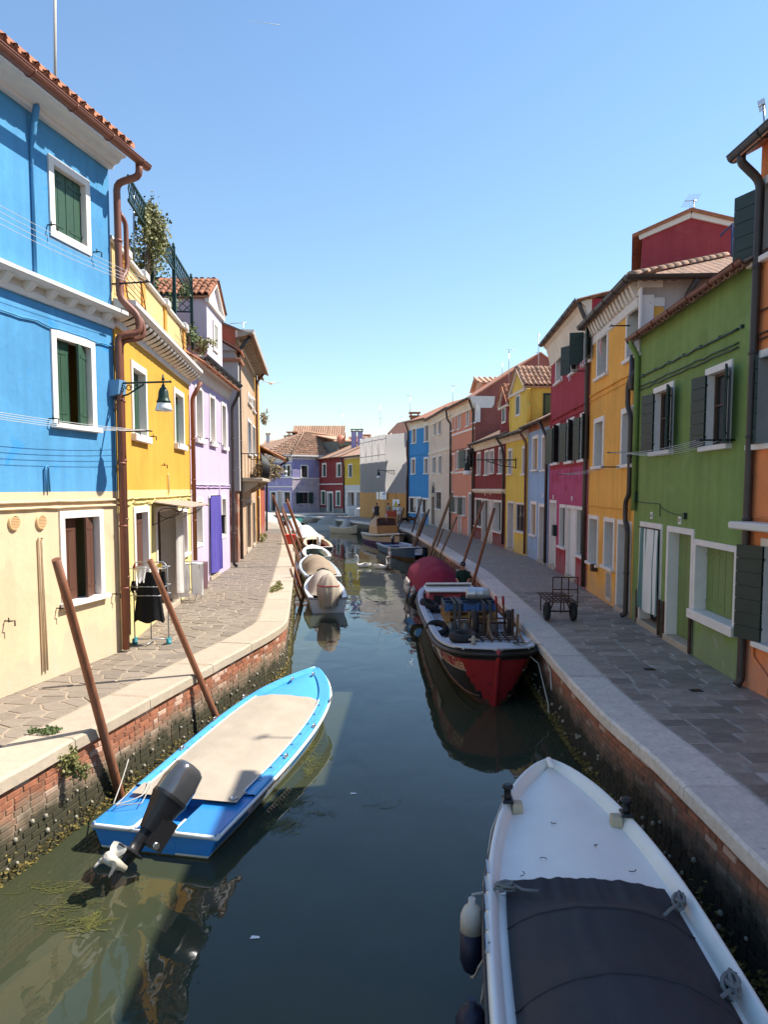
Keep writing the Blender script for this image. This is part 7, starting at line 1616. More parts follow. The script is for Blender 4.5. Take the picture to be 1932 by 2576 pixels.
b = small('white boat with a grey folding hood moored by the far quay', (-4.3, 72.2), (-8.0, 73.8), 1.9, 'white_gel', 'grey_cloth', .25, [(.25, .75, .26)], x0=.0, x1=.6)
mb = MB(); mb.lathe([(.1, 0), (.5, .15), (.55, .5), (.4, .75), (.05, .85)], (3.5, .2, .5), 12); mb.build('hood', M['beige_cloth'], b.t)
b = small('dark green and cream wooden boat at the far quay with a striped bundle aboard', (-4.6, 68.8), (-1.55, 66.2), 1.7, 'cream_hull', None, floorm='barge_brown', rimm='cream_hull', bottom='green_iron', sheer=[(0, .62), (.5, .55), (1, 1.0)]); mb = MB(); mb.grid(lambda i, j: Vector((1.1 + .9 * i, (j - .5) * 1.1, .5 + .75 * math.sin(math.pi * i) ** .6 * math.sin(math.pi * j) ** .5 + .04 * math.sin(j * 40))), 10, 20); mb.build('bundle', M['curtain'], b.t, fix=False)
b = small('low boat under a teal cover by the lavender house', (-7.6, 79.5), (-11.6, 81.0), 1.7, 'hull_dark', 'teal_cloth', .35, x1=.9, ins=.0); b = small('dark boat with a white tarpaulin at the far left by the red house', (-11.6, 78.0), (-14.2, 80.5), 2.0, 'hull_dark', 'white_cloth', .5, [(.5, .6, .3)], ins=.0)

# scraps lying on the white boat's foredeck
for k, (x, y) in enumerate(((.70, .30), (.74, -.22), (.80, .12), (.68, -.45), (.66, .52))):
    o = WB.W(x * WB.L, y, WB.zs(x) + .0); mb = MB(); mb.tube([(.03 * math.cos(a), .02 * math.sin(a), .004 * a) for a in [q * .6 for q in range(7)]], .004, 4); ob = mb.build('leaf_scrap', M['rust'], loc=o); ob.rotation_euler.z = k; tag(ob, 'tiny curled dry scrap on the white foredeck, ' + ['a little left of its middle', 'right of its middle', 'farthest forward', 'at the right corner of the dark cover', 'at the left corner of the dark cover'][k], 'leaf', 'dry scraps on the white foredeck')
# ================================================================== POLES, LAMPS, LAUNDRY, CARTS, AERIALS
def pole(label, top, base, r=.075, mat='pole', Y=None, group='mooring poles', zb=0.):
    lo = gp(base[0], base[1], zb); bank = min((PL, PR), key=lambda q: abs(q.at(q.u_at(lo.y) or 0).x - lo.x)); sg = 1 if bank is PL else -1
    def clear(p): u = bank.u_at(p.y); return 9 if u is None else (p.x - bank.at(u).x) * sg
    right = bank is PR
    if right:                                            # the photo shows where it drops behind the kerb: put that point just outside it
        for k in range(24):
            lo = gp(base[0], base[1], QZ * k / 23)
            if clear(lo) > 0 and min((lo - bank.at(q * .25)).xy.length for q in range(int(bank.L * 4)) if abs(bank.at(q * .25).y - lo.y) < 6) > r + .10: break
    Yt = lo.y                                            # lean it towards the camera until it clears the kerb
    for k in range(60):
        T = yp(top[0], top[1], Yt); m = lo.lerp(T, min(1, (QZ + .02) / max(T.z, 1.2)))
        if right or clear(m) > (r + .04 if lo.y < 20 else r * .3) or Yt < lo.y * (.8 if lo.y < 20 else .9): break
        Yt -= .006 * lo.y
    dd = (T - lo).normalized(); bot = lo - dd * (2.6 if right else 1.2)
    mb = MB(); n = 9; rr = random.Random(label); bend = Vector((rr.uniform(-1, 1), rr.uniform(-1, 1), 0)) * .02
    mb.tube([bot.lerp(T, k / n) + bend * math.sin(k / n * 3.1) - lo for k in range(n + 1)], [r * lerp(1.0, .78, k / n) for k in range(n + 1)], 12)
    o = mb.build('mooring_pole', M[mat], loc=lo); return tag(o, label, 'pole', group)
pole('thick brown mooring pole leaning over the kerb at the stern of the blue boat', (140, 1407), (303, 2010), 0.063)
pole('brown mooring pole between the clothes rack and the blue boat', (376, 1408), (568, 1855), 0.059)
pole('tall reddish mooring pole nearest the beige covered white boat', (694, 1286), (764, 1500), 0.065)
pole('brown mooring pole just behind the tall reddish one on the left', (709, 1282), (762, 1433), 0.071)
pole('thin far mooring pole whose top is leftmost in the left bank cluster', (686, 1246), (741, 1404), 0.065)
pole('tall pole at the right of the left bank cluster beside the maroon lined boat', (721, 1255), (769, 1383), 0.085)
pole('thin orange brown pole close behind the tall right one of the cluster', (720, 1262), (758, 1368), 0.065)
pole('pale mooring pole in the middle of the left bank cluster', (709, 1273), (757, 1376), 0.071)
pole('short grey weathered post beside the beige covered white boat', (730, 1431), (761, 1525), 0.049, 'pole_grey')
pole('short weathered post beside the brown covered boat', (738, 1378), (761, 1446), 0.059, 'pole_grey')
pole('low orange brown post next to the red quayside box', (729, 1310), (762, 1400), 0.059)
pole('lowest thin post of the left bank cluster', (746, 1350), (763, 1404), 0.059)
pole('long grey pole leaning right in front of the lavender house window', (768, 1249), (738, 1302), 0.085, 'pole_grey')
pole('short dark pole crossing the grey one by the lavender house', (751, 1276), (735, 1304), 0.071, 'pole_dark')
pole('slim dark pole in front of the maroon far house edge', (798, 1260), (776, 1306), 0.065, 'pole_dark')
pole('dark pole before the green shuttered window of the maroon far house', (847, 1243), (835, 1305), 0.085, 'pole_dark')
pole('dark pole leaning before the white ground floor of the yellow far house', (884, 1256), (863, 1314), 0.062, 'pole_dark')
pole('dark pole at the corner of the plywood hoarding', (923.6, 1250), (898, 1325), 0.062, 'pole_dark')
pole('dark leaning pole in front of the woman in the dark dress', (943, 1287), (923, 1340), 0.071, 'pole_dark')
pole('slim dark pole by the bow of the cabin boat', (1017, 1278), (997, 1346), 0.059, 'pole_dark')
pole('brown pole leaning before the blue house shopfront', (1061.5, 1254), (1029, 1364), 0.065, 'pole_dark')
pole('thick pale weathered post with a rough top beside the blue house', (1070, 1290), (1041, 1370), 0.110, 'pole_grey')
pole('dark slim pole tied to the thick weathered post', (1080, 1281), (1046, 1372), 0.065, 'pole_dark')
pole('tall thick weathered pole in front of the cream house', (1138, 1239), (1082, 1392), 0.091, 'pole_grey')
pole('short weathered pole between the cream and salmon houses', (1150, 1300), (1103, 1410), 0.062, 'pole_grey')
pole('short post low beside the burgundy covered boat', (1116, 1330), (1090, 1400), 0.065, 'pole_grey')
pole('brown pole behind the boatman, left of the pair', (1216, 1262), (1158, 1446), 0.061)
pole('brown pole beside the boatman, right of the pair', (1244, 1278), (1189, 1472), 0.061)
# --- street lamps
M['lamp_glass'] = pbr('frosted_lamp_glass', (.80, .78, .74), .25, var=.05, bump=.05); M['lamp_black'] = M['iron']
def lamp(label, h, wall, L, Z0=None, s=1., mat='green_iron', base=None):
    """bracket lamp: wall = (u, z) on house h, arm reaches out over the canal"""
    t = thing('street_lamp', label, 'street lamp', h.W(wall[0], 0, wall[1]), h.root.rotation_euler.z)
    mb = MB(); mb.tube([(0, 0, 0), (0, L * .5, 0), (0, L + .12 * s, 0)], .018 * s, 8); mb.lathe([(.0, -.03), (.03, 0), (.0, .03)], (0, L + .14 * s, 0), 8); mb.build('arm', M[mat], t)
    mb = MB(); mb.tube([(0, .02, -.26 * s), (0, L * .3, -.20 * s), (0, L * .62, -.03 * s)], .016 * s, 6)
    for c, r in ((.16, .085), (.32, .06), (.46, .04)): mb.tube([(0, L * c + r * s * math.cos(a) * (1 - k * .035), -.11 * s * (1 - c) - .012 + r * s * math.sin(a) * (1 - k * .035)) for k, a in enumerate([q * .5 for q in range(16)])], .010 * s, 5)
    mb.tube([(0, .012, .06 * s), (0, .012, -.3 * s)], .02 * s, 6); mb.build('scroll_bracket', M[mat], t)
    y = L; mb = MB(); mb.lathe([(.012, .16), (.02, .10), (.03, .07), (.012, .05), (.012, .0), (.03, -.03), (.035, -.06), (.06, -.08), (.085, -.14), (.095, -.24), (.11, -.29), (.12, -.30), (.125, -.33), (.105, -.34)], (0, y, -.03 * s), 16, M=Matrix.Scale(s, 3)); mb.build('lamp_hood', M[mat], t, fix=False)
    mb = MB(); mb.lathe([(.115, -.34), (.14, -.42), (.152, -.475), (.145, -.475), (.11, -.35)], (0, y, -.03 * s), 18, M=Matrix.Scale(s, 3), cap=False); mb.build('lamp_shade', M['lamp_glass'], t, fix=False)
    mb = MB(); mb.lathe([(.0, -.36), (.05, -.38), (.06, -.43), (.03, -.48), (.0, -.49)], (0, y, -.03 * s), 12, M=Matrix.Scale(s, 3)); mb.build('bulb', M['white_gel'], t)
    if base:
        mb = MB(); mb.hexa([(-.14, 0, -.24), (.14, 0, -.24), (.12, .17, -.20), (-.12, .17, -.20)], [(-.14, 0, .05), (.14, 0, .05), (.12, .2, .05), (-.12, .2, .05)]); mb.build('junction_box', base, t)
        mb = MB()
        for k in range(4): x = -.06 + k * .04; mb.tube([(x, .06, -.22), (x + .01, .05, -.36), (x + .03 - .02 * k, .02, -.48)], .006, 4)
        mb.build('lead_wires', M['steel'], t, fix=False)
    return t
wl2 = B.uz(284, 965); lamp('dark green scrolled street lamp with a blue box on the blue house corner', B, (max(.03, wl2[0]), wl2[1]), .98, base=S['azure'])
Yh = Y_; u, z = Yh.uz(1299, 1157); lamp('black scrolled street lamp reaching out from the yellow house', Yh, (max(.4, u), z), 2.3, s=1.35, mat='lamp_black')
u, z = SC.uz(985, 1184, .75); t = lamp('black street lamp standing out from the scaffold sheeting', SC, (u, z), 1.5, s=1.3, mat='lamp_black'); t.location = SC.W(u - .9, .8, z)
u, z = p.uz(733, 1182) if hasattr(p, 'uz') else (0, 0)
lv = thing('street_lamp', 'green bracket lamp on the corner of the lavender house', 'street lamp', yp(734, 1185, 90.5), math.radians(150)); lt = lamp('white shaded bracket lamp beyond the red house eave', BE, (.3, 4.2), 1.3, s=1.3); lt.location = yp(672, 1166, 54); lt.rotation_euler.z = math.radians(-70)
for ch in list(lt.children): c = ch.copy(); COL.objects.link(c); c.parent = lv
# --- clotheslines on iron arms
def clothesline(label, h, u0, z0, u1, z1, reach, n=4, mat='cord', sag=.05, arms=True, base=None):
    t = thing('clothesline', label, 'clothesline', h.W(u0, 0, z0), h.root.rotation_euler.z, 'clotheslines along the houses'); du, dz = u1 - u0, z1 - z0
    for x, zz in ((0, 0), (du, dz)):
        if not arms: break
        mb = MB(); mb.tube([(x, 0, zz), (x, reach, zz)], .016, 6); mb.tube([(x - .1, reach, zz), (x + .1, reach, zz)], .014, 5); mb.build('arm', M['iron'], t)
    for k in range(n):
        y = reach * (1 - .16 * k); mb = MB(); cable(mb, [(0, y, .01), (du, y, dz + .01)], .0042, 4, sag + .02 * k); mb.build('line', M[mat], t)
    return t
u0, z0 = B.uz(262, 660, .6); u1, z1 = B.uz(0, 472, .6); clothesline('four white clotheslines running past the top window of the blue house', B, -.02, z0, B.L - 6, z0, .72, 4)
u0, z0 = B.uz(300, 1073, .5); clothesline('white clotheslines under the middle window of the blue house', B, -.3, z0, B.L - 6, z0 - .02, .50, 4)
q0, q1 = G.uz(1596, 1130, .4), G.uz(1858, 1095, .4); clothesline('white clotheslines strung under the upper windows of the green house', G, G.uz(1850, 1096)[0], q1[1], G.L + .25, q0[1], .55, 5, sag=.08)
q0 = O_.uz(1585, 1168, .4); clothesline('white clotheslines between the ochre and crimson houses at first floor height', O_, 1.0, q0[1], O_.L + 2.2, q0[1] - .05, .5, 3)
q0 = O_.uz(1600, 780, .3); t = clothesline('pink clothesline with pegged scraps at the top floor of the ochre house', O_, .7, q0[1], O_.L + .3, q0[1] - .35, .45, 2, sag=.12)
M['pink_cloth'] = fabric('pink_cloth', (.55, .33, .38))
for k, uu in enumerate((.9, 2.9, 3.2, 4.7, 4.9)):
    mb = MB(); hh = .34 if k == 0 else .16; mb.grid(lambda i, j: (uu + .14 * i + .02 * math.sin(j * 5), .45 + .02 * math.sin(i * 7 + j * 3), -.35 * uu / 5.4 - .09 - hh * j), 4, 5); ob = mb.build('pegged_scrap', M['pink_cloth'], t, fix=False)
q0 = Y_.uz(1310, 1190); u, z = Y_.uz(1305, 1192); 
# --- clothes rack with the black dress in front of the golden house
g = gp(374, 1620); RK = thing('clothes_rack', 'folding metal clothes rack with teal feet carrying a black dress', 'clothes rack', g, 0)
gl, gr = gp(326, 1628), gp(424, 1620); w = (gr - gl).length; hR = yp(374, 1414, g.y).z - QZ; x0, x1 = gl.x - g.x, gr.x - g.x
M['rack_steel'] = pbr('rack_steel', (.35, .36, .38), .4, metal=.6); M['teal_plastic'] = pbr('teal_plastic', (.03, .26, .32), .45)
mb = MB(); mb.tube([(x0, 0, .06), (x0, 0, hR - .08), (x0 + .07, 0, hR), (x1 - .07, 0, hR), (x1, 0, hR - .08), (x1, 0, .06)], .012, 7); mb.build('frame', M['rack_steel'], RK)
mb = MB(); mb.tube([(x0 + .05, .0, .10), (x1 - .05, 0, .10)], .010, 6); mb.tube([((x0 + x1) / 2, -.3, .05), ((x0 + x1) / 2, .3, .05)], .011, 6); mb.tube([((x0 + x1) / 2 - .01, 0, .1), ((x0 + x1) / 2 - .01, 0, hR)], .011, 6); mb.build('stand', M['rack_steel'], RK)
for zz in (hR - .10, hR - .45, hR - .62):
    mb = MB()
    for k in range(7): x = lerp(x0, x1, k / 6); mb.tube([(x, -.22, zz), (x, .22, zz)], .005, 4)
    for y in (-.22, .22): mb.tube([(x0, y, zz), (x1, y, zz)], .006, 4)
    mb.build('wire_shelf', M['rack_steel'], RK, kind=None)
for x in (x0, x1): mb = MB(); mb.lathe([(.05, 0), (.06, .03), (.03, .06), (.015, .09)], (x, 0, 0), 10); mb.box(x - .02, -.1, .05, x + .02, .1, .12); mb.build('foot', M['teal_plastic'], RK)
def garment(label, px0, px1, py0, py1, Yg, mat, shape, name='garment', folds=7, depth=.10, hang=None, group=None):
    """a hanging piece of clothing with front and back; shape(k) gives the half width along its height (0 top .. 1 hem)"""
    a, b_ = yp(px0, (py0 + py1) / 2, Yg), yp(px1, (py0 + py1) / 2, Yg); zt, zb_ = yp(px0, py0, Yg).z, yp(px0, py1, Yg).z; c = (a.x + b_.x) / 2; hw = (b_.x - a.x) / 2
    o = Vector((c, Yg, zb_)); mb = MB(); H = zt - zb_
    def f(i, j):
        an = 2 * math.pi * i; k = 1 - j; r = shape(k) * hw; return Vector((r * math.cos(an), depth * (.5 + .8 * k) * math.sin(an) + .018 * k * math.sin(an * folds), j * H + .03 * k ** 6 * math.sin(an * 5)))
    mb.grid(f, 48, 18, cu=True); ob = mb.build(name, M[mat], loc=o, fix=False); return tag(ob, label, 'clothing', group)
Yd = g.y - .08
garment('long black dress hanging from the clothes rack', 335, 412, 1440, 1562, Yd, 'black_cloth', lambda k: .50 if k < .06 else lerp(.62, 1.0, min(1, (k - .06) / .94)) , 'dress')
for sgn, (xa, xb) in ((-1, (327, 344)), (1, (402, 418))):
    garment('black sleeve of dark knitwear hanging at the ' + ('house' if sgn < 0 else 'canal') + ' side of the black dress', xa, xb, 1438 if sgn > 0 else 1462, 1488, Yd + .08, 'black_cloth', lambda k: lerp(.6, 1, k), 'knitwear', 3, .06)
garment('white top with lilac shade folded over the clothes rack', 340, 368, 1424, 1462, Yd - .05, 'white_cloth', lambda k: lerp(1, .62, k), 'blouse', 4, .07)
for k, (px, c) in enumerate(((338, 'red_grip'), (350, 'pole'), (398, 'sign_yellow'), (404, 'sign_yellow'))):
    q = yp(px, 1426, g.y); mb = MB(); mb.box(-.012, -.02, -.05, .012, .02, .06); tag(mb.build('clothes_peg', M[c], loc=q), ['red peg', 'wooden peg', 'left yellow peg', 'right yellow peg'][k] + ' clipped on the clothes rack wire', 'clothes peg', 'pegs on the clothes rack')
# --- low airer with white sheets before the lilac house
a = gp(440, 1516); c = gp(500, 1522); t = thing('drying_rack', 'low wire drying rack hung with white sheets between the yellow and lilac houses', 'drying rack', gp(478, 1512), 0)
zt = yp(478, 1416, t.location.y).z - QZ; hw = (yp(525, 1450, t.location.y).x - yp(447, 1450, t.location.y).x) / 2
mb = MB(); 
for y in (-.32, .32):
    mb.tube([(-hw, y, zt), (hw, y, zt)], .012, 6); mb.tube([(-hw * .8, y, zt), (hw * .2, -y * 1.1, .02), (hw * .5, -y * 1.1, .02), (hw * .8, y, zt)], .010, 6)
for k in range(9): x = lerp(-hw, hw, k / 8); mb.tube([(x, -.32, zt), (x, .32, zt)], .006, 4)
mb.build('frame', M['rack_steel'], t)
def sheet(label, x0, x1, y, z0, z1, mat, seed): 
    o = Vector(t.location) + Vector((0, 0, 0)); mb = MB()
    mb.grid(lambda i, j: Vector((lerp(x0, x1, i), y + .02 * math.sin(i * 9 + seed) * (1 - j) + .015 * noise.noise(Vector((i * 4, j * 3, seed))), lerp(z0, z1, j) + .012 * math.sin(i * 6 + seed) * (1 - j))), 24, 10)
    mb.grid(lambda i, j: Vector((lerp(x0, x1, i), y + .06 + .02 * math.sin(i * 8 + seed) * (1 - j), lerp(z0 + .12, z1, j))), 16, 6); mb.grid(lambda i, j: Vector((lerp(x0, x1, i), y + .06 * j, z1 + .012 * math.sin(math.pi * j))), 16, 2)
    ob = mb.build('sheet', M[mat], loc=o, fix=False); return tag(ob, label, 'laundry', 'laundry on the low drying rack')
sheet('broad off-white sheet at the front of the low drying rack', -hw, hw * .15, -.30, .16, zt + .01, 'linen', 1); sheet('white towel on the right of the low drying rack', hw * .30, hw, -.24, .20, zt + .03, 'linen', 4); sheet('narrow grey-white cloth in the middle of the low drying rack', hw * .14, hw * .36, -.10, .22, zt + .02, 'curtain', 7); sheet('pinkish towel at the back of the low drying rack', hw * .5, hw * 1.05, .16, .3, zt + .02, 'pink_cloth', 9)
# --- steel trolley on the shaded quay
g = gp(1409, 1562); gl, gr = gp(1378, 1566), gp(1444, 1566); TR = thing('trolley', 'rusty steel porter trolley with two tyres standing on the shaded quay', 'trolley', g, rad(-4)); hwd = (gr - gl).length / 2
for sx in (-1, 1):
    mb = MB(); tyre_mesh(mb, (sx * hwd, 0, .22), .155, .062, roty(math.pi / 2)); wo_ = mb.build('wheel', M['tyre'], TR, fix=False); mb = MB(); mb.lathe([(.11, -.03), (.11, .03), (.04, .04), (.0, .04)], (sx * hwd, 0, .22), 14, M=roty(math.pi / 2)); mb.build('rim', M['rust'], wo_)
mb = MB(); mb.tube([(-hwd, 0, .22), (hwd, 0, .22)], .02, 6); mb.build('axle', M['rust'], TR)
zb_ = .46; mb = MB()
for k in range(7): x = lerp(-hwd - .02, hwd + .02, k / 6); mb.bar((x, -.28, zb_), (x - .05, 1.15, zb_ + .02), .022, .022)
for k in range(6): y = lerp(-.28, 1.15, k / 5); mb.bar((-hwd - .02 - .05 * k / 5, y, zb_ + .014), (hwd + .02 - .05 * k / 5, y, zb_ + .014), .022, .018)
mb.build('platform', M['rust'], TR)
mb = MB()
for sx in (-1, 1): mb.bar((sx * hwd * .8, 0, .22), (sx * hwd * .62, -.2, zb_), .025, .025); mb.bar((sx * hwd * .8, 0, .22), (sx * hwd * .62, .3, zb_), .025, .025); mb.bar((sx * hwd * .95, 1.1, zb_), (sx * hwd * .95, 1.1, .04), .025, .025)
mb.bar((0, -.1, zb_), (0, -.1, .2), .025, .025); mb.build('undercarriage', M['rust'], TR)
hb2 = yp(1409, 1452, g.y - .25).z - QZ; mb = MB()
for x in (-hwd * .72, -.02, hwd * .45, hwd + .04): mb.bar((x, -.27, zb_ - .1 if x > hwd else zb_), (x, -.27, hb2), .024, .024)
for zz in (hb2, lerp(zb_, hb2, .52)): mb.bar((-hwd * .72, -.27, zz), (hwd + .04, -.27, zz), .024, .024)
mb.bar((-hwd * .5, -.1, lerp(zb_, hb2, .22)), (hwd * .9, -.1, lerp(zb_, hb2, .22)), .024, .024); mb.build('back_rail', M['rust'], TR)
# --- red cart and red box
g = gp(989, 1312); t = thing('handcart', 'small orange-red cart with black wheels by the plywood hoarding', 'cart', g, .1); mb = MB(); mb.hexa([(-.5, -.3, .4), (.5, -.3, .4), (.5, .3, .4), (-.5, .3, .4)], [(-.65, -.38, .95), (.6, -.38, .95), (.6, .38, .95), (-.65, .38, .95)]); mb.build('tub', pbr('cart_red', (.55, .09, .045), .5), t)
for x in (-.45, .45): mb = MB(); tyre_mesh(mb, (x, -.34, .2), .14, .055, rotx(math.pi / 2), 16, 6); mb.build('wheel', M['tyre'], t, fix=False)
g = gp(741, 1368); t = thing('box', 'bright red plastic box beside the poles on the sunlit quay edge', 'box', g + Vector((-.25, 0, 0)), .1); mb = MB(); mb.cbox(-.26, -.22, 0, .26, .22, .45, .03); mb.build('body', pbr('box_red', (.62, .05, .025), .5), t); mb = MB(); mb.cbox(-.28, -.24, .451, .28, .24, .51, .02); mb.build('lid', pbr('box_lid', (.62, .05, .025), .5), t)
# --- white rubble sacks by the yellow far house
for k, (px, py, w_, nm) in enumerate(((892, 1297, 1.5, 'left of the two'), (911, 1298.5, 1.6, 'right of the two'))):
    g = gp(px, py); mb = MB(); hh = 1.05 - .15 * k
    def f(i, j, s=k):
        a = 2 * math.pi * i; r = w_ * .5 * (1 + .08 * math.sin(a * 4 + s)) * (.96 if j < .7 else lerp(.96, .1, (j - .7) / .3)); return Vector((r * abs(math.cos(a)) ** .6 * (1 if math.cos(a) > 0 else -1), r * .8 * abs(math.sin(a)) ** .6 * (1 if math.sin(a) > 0 else -1), hh * min(1, j * 1.25) + .14 * noise.noise(Vector((a, j * 4, s + 2))) * j))
    mb.grid(f, 24, 12, cu=True); tag(mb.build('rubble_sack', M['white_cloth'], loc=g, fix=False), 'big white rubble sack before the yellow far house, ' + nm, 'sack', 'white sacks by the hoarding')
# --- television aerials
def aerial(label, foot, top, Y, arms, r=.02, mat='steel'):
    a, b_ = yp(*foot, Y), yp(*top, Y); t = thing('tv_aerial', label, 'aerial', a, 0, 'television aerials on the roofs'); H = (b_ - a); mb = MB(); mb.tube([(0, 0, -.3), H], r, 6); mb.build('mast', M[mat], t)
    k = Y / 1850
    for (f, L, ang, n, el) in arms:                     # height fraction, boom length px, direction, elements, element length px
        mb = MB(); c = H * f; d = Vector((math.cos(ang), math.sin(ang) * .6, .12 * math.sin(ang * 3))); d = d * L * k; mb.tube([c - d * .25, c + d * .75], r * .6, 5)
        e = Vector((-d.y, d.x, 0)).normalized() if abs(d.y) > .001 else Vector((0, 1, 0)); e = (e + Vector((.5, 0, .25))).normalized() * el * k / 2
        for q in range(n): p = c + d * lerp(-.22, .72, q / max(1, n - 1)); mb.tube([p - e, p + e], r * .26, 4)
        mb.build('antenna', M[mat], t)
    return t
aerial('double aerial on the maroon attic above the ochre house', (1746, 553), (1747, 502), 24, [(.95, 34, 2.4, 9, 50), (.2, 30, 2.4, 7, 44)])
aerial('tall aerial with two antennas behind the yellow dormer', (1356, 935), (1355, 838), 38, [(.95, 14, .6, 6, 16), (.5, 30, .2, 8, 10)])
aerial('aerial with a flat cross antenna above the salmon house end wall', (1281, 960), (1281, 880), 44, [(1, 22, .1, 8, 12)])
aerial('short stub aerial on the salmon house ridge', (1264, 950), (1264, 912), 46, [])
aerial('thin mast with a T antenna on the cream house roof', (1139, 1022), (1139, 970), 54, [(1, 18, 0, 5, 8)])
aerial('tall mast with an L antenna on the blue house roof', (1032, 1055), (1032, 994), 68, [(1, -14, .1, 3, 4), (.4, 12, .4, 4, 16)])
aerial('crowded antenna mast on the scaffolded house gable', (957, 1066), (957, 1020), 76, [(1, 14, .7, 7, 14), (.7, 12, .4, 5, 12), (.3, 10, .1, 3, 5)])
aerial('short T aerial between the scaffold and the blue house', (1013, 1066), (1013, 1049), 72, [(1, -10, .2, 4, 6)])
aerial('lone tall mast right of the lavender roof dormer', (861, 1096), (861, 1036), 104, [(1, -14, .05, 3, 3)])
aerial('pair mast left of the twin lavender chimneys', (874, 1104), (877, 1062), 102, [(1, 12, .0, 3, 3)]); aerial('mast above the twin lavender chimneys', (908, 1078), (909, 1065), 98, [(1, -13, .05, 4, 3)])
aerial('low mast left on the far rooftops', (731, 1092), (731, 1081), 108, [(1, -12, .05, 3, 3)]); aerial('small forked aerial above the lavender ridge', (868, 1098), (868, 1083), 104, [(1, 6, .6, 4, 10)])
aerial('small antenna above the pink gable ridge', (816, 1088), (817, 1086), 106, [(1, -10, .05, 4, 4)]); aerial('tiny forked aerial at the far left rooftops', (695, 1106), (695, 1096), 106, [(1, 5, .5, 3, 8)])
aerial('antenna on the red-brown gable above the beige house', (611, 838), (611, 812), 33, [(1, -44, .35, 7, 10)])
aerial('white whip mast with guy wire above the blue house roof', (137, 235), (137, -30), 16, [], .03, 'rope'); aerial('thin steel mast rising behind the blue house corner', (337, 690), (335, 466), 17.5, [], .022)
aerial('aerial with long rods over the orange house eave', (1928, 300), (1922, 262), 12.5, [(1, 26, 1.9, 8, 34)], .018)
t = thing('roof_railing', 'blue steel terrace railing beside the maroon attic', 'railing', yp(1842, 625, 20)); k = 20 / 1850; mb = MB(); mb.tube([(0, 0, -.3), (0, 0, 58 * k)], .03, 6); mb.tube([(-8 * k, .5, 46 * k), (0, 0, 58 * k), (60 * k, 0, 58 * k)], .03, 6); mb.tube([(0, 0, 42 * k), (60 * k, 0, 42 * k)], .012, 5); mb.build('tubes', pbr('railing_blue', (.03, .05, .14), .5), t)
d = thing('satellite_dish', 'round terracotta coloured satellite dish on the lavender roof dormer', 'satellite dish', yp(858, 1105, 90), 0); mb = MB(); Rm = rotx(math.pi / 2) ; mb.lathe([(.0, .12), (.3, .09), (.5, .02), (.55, -.03), (.53, -.05), (.3, .04), (.0, .08)], (0, 0, 0), 20, M=rotz(.4) @ rotx(1.35)); mb.build('dish', pbr('dish_red', (.50, .16, .09), .5), d, fix=False); mb = MB(); mb.tube([(0, .1, 0), (0, .15, -.9)], .04, 6); mb.build('bracket', M['steel'], d)
# --- plants on the quay and weed in the water
foliage('wall_plant', 'yellow-green samphire tuft hanging over the kerb near the first pole', 'plant', PL.at(PL.u_at(8.55), -.06, .95), .17, .15, .20, 900, M['leaf_olive'], .04, 5, .8, seed=41, base=PL.at(PL.u_at(8.55), 0, .93))
foliage('quay_weed', 'small grass tuft in the joint behind the sunlit kerb', 'plant', gp(112, 1842) + Vector((0, 0, .03)), .20, .10, .05, 420, M['leaf'], .035, 0, 0, seed=43, base=gp(112, 1842))
foliage('quay_weed', 'patch of bright grass at the inner kerb by the covered white boat', 'plant', gp(697, 1476) + Vector((0, 0, .02)), .22, .9, .06, 1500, M['leaf_olive'], .05, 0, 0, seed=45, base=gp(697, 1476))
def weed(cs, n, seed):
    rr = random.Random(seed); mb = MB()
    for k in range(n):
        c, sx, sy, dr = rr.choice(cs); p = Vector((c.x + rr.gauss(0, sx), c.y + rr.gauss(0, sy), .006 + rr.random() * .006)); a = dr + rr.gauss(0, .5); L = rr.uniform(.06, .22); d = Vector((math.cos(a), math.sin(a), 0)); s_ = Vector((-d.y, d.x, 0)) * .004; bnd = Vector((-d.y, d.x, 0)) * rr.uniform(-.04, .04)
        q = [p, p + d * L * .5 + bnd, p + d * L]; 
        for i in (0, 1): mb.face([q[i] - s_, q[i] + s_, q[i + 1] + s_ * .6, q[i + 1] - s_ * .6])
    return mb.build('water_weed', M['weed'], kind='stuff', fix=False)
M['weed'] = pbr('floating_weed', (.085, .088, .02), .6, var=.3, bump=0, irand=.5)
weed([(gp(150, 2290, 0), .14, .14, .6), (gp(190, 2330, 0), .12, .08, .3), (gp(130, 2240, 0), .2, .06, .4), (gp(215, 2330, 0), .06, .05, 1.2)], 190, 1)
weed([(gp(780, 1930, 0), .05, .25, 1.3), (gp(730, 2020, 0), .10, .18, 1.1), (gp(700, 2080, 0), .10, .10, .8), (gp(770, 1880, 0), .04, .2, 1.4)], 560, 2)
weed([(gp(960, 2030, 0), .12, .05, .2), (gp(820, 2050, 0), .10, .04, 2.6)], 30, 3)
def scraps():
    for k, (px, py) in enumerate(((888, 1996), (640, 2358))):
        mb = MB(); g = gp(px, py, .004); mb.face([(-.04, -.02, 0), (.05, -.015, .002), (.04, .02, 0), (-.03, .025, .003)]); o = mb.build('floating_leaf', M['white_gel'], loc=g); tag(o, ['pale scrap floating mid canal beyond the white boat', 'pale scrap floating in the dark foreground water'][k], 'leaf')
scraps()
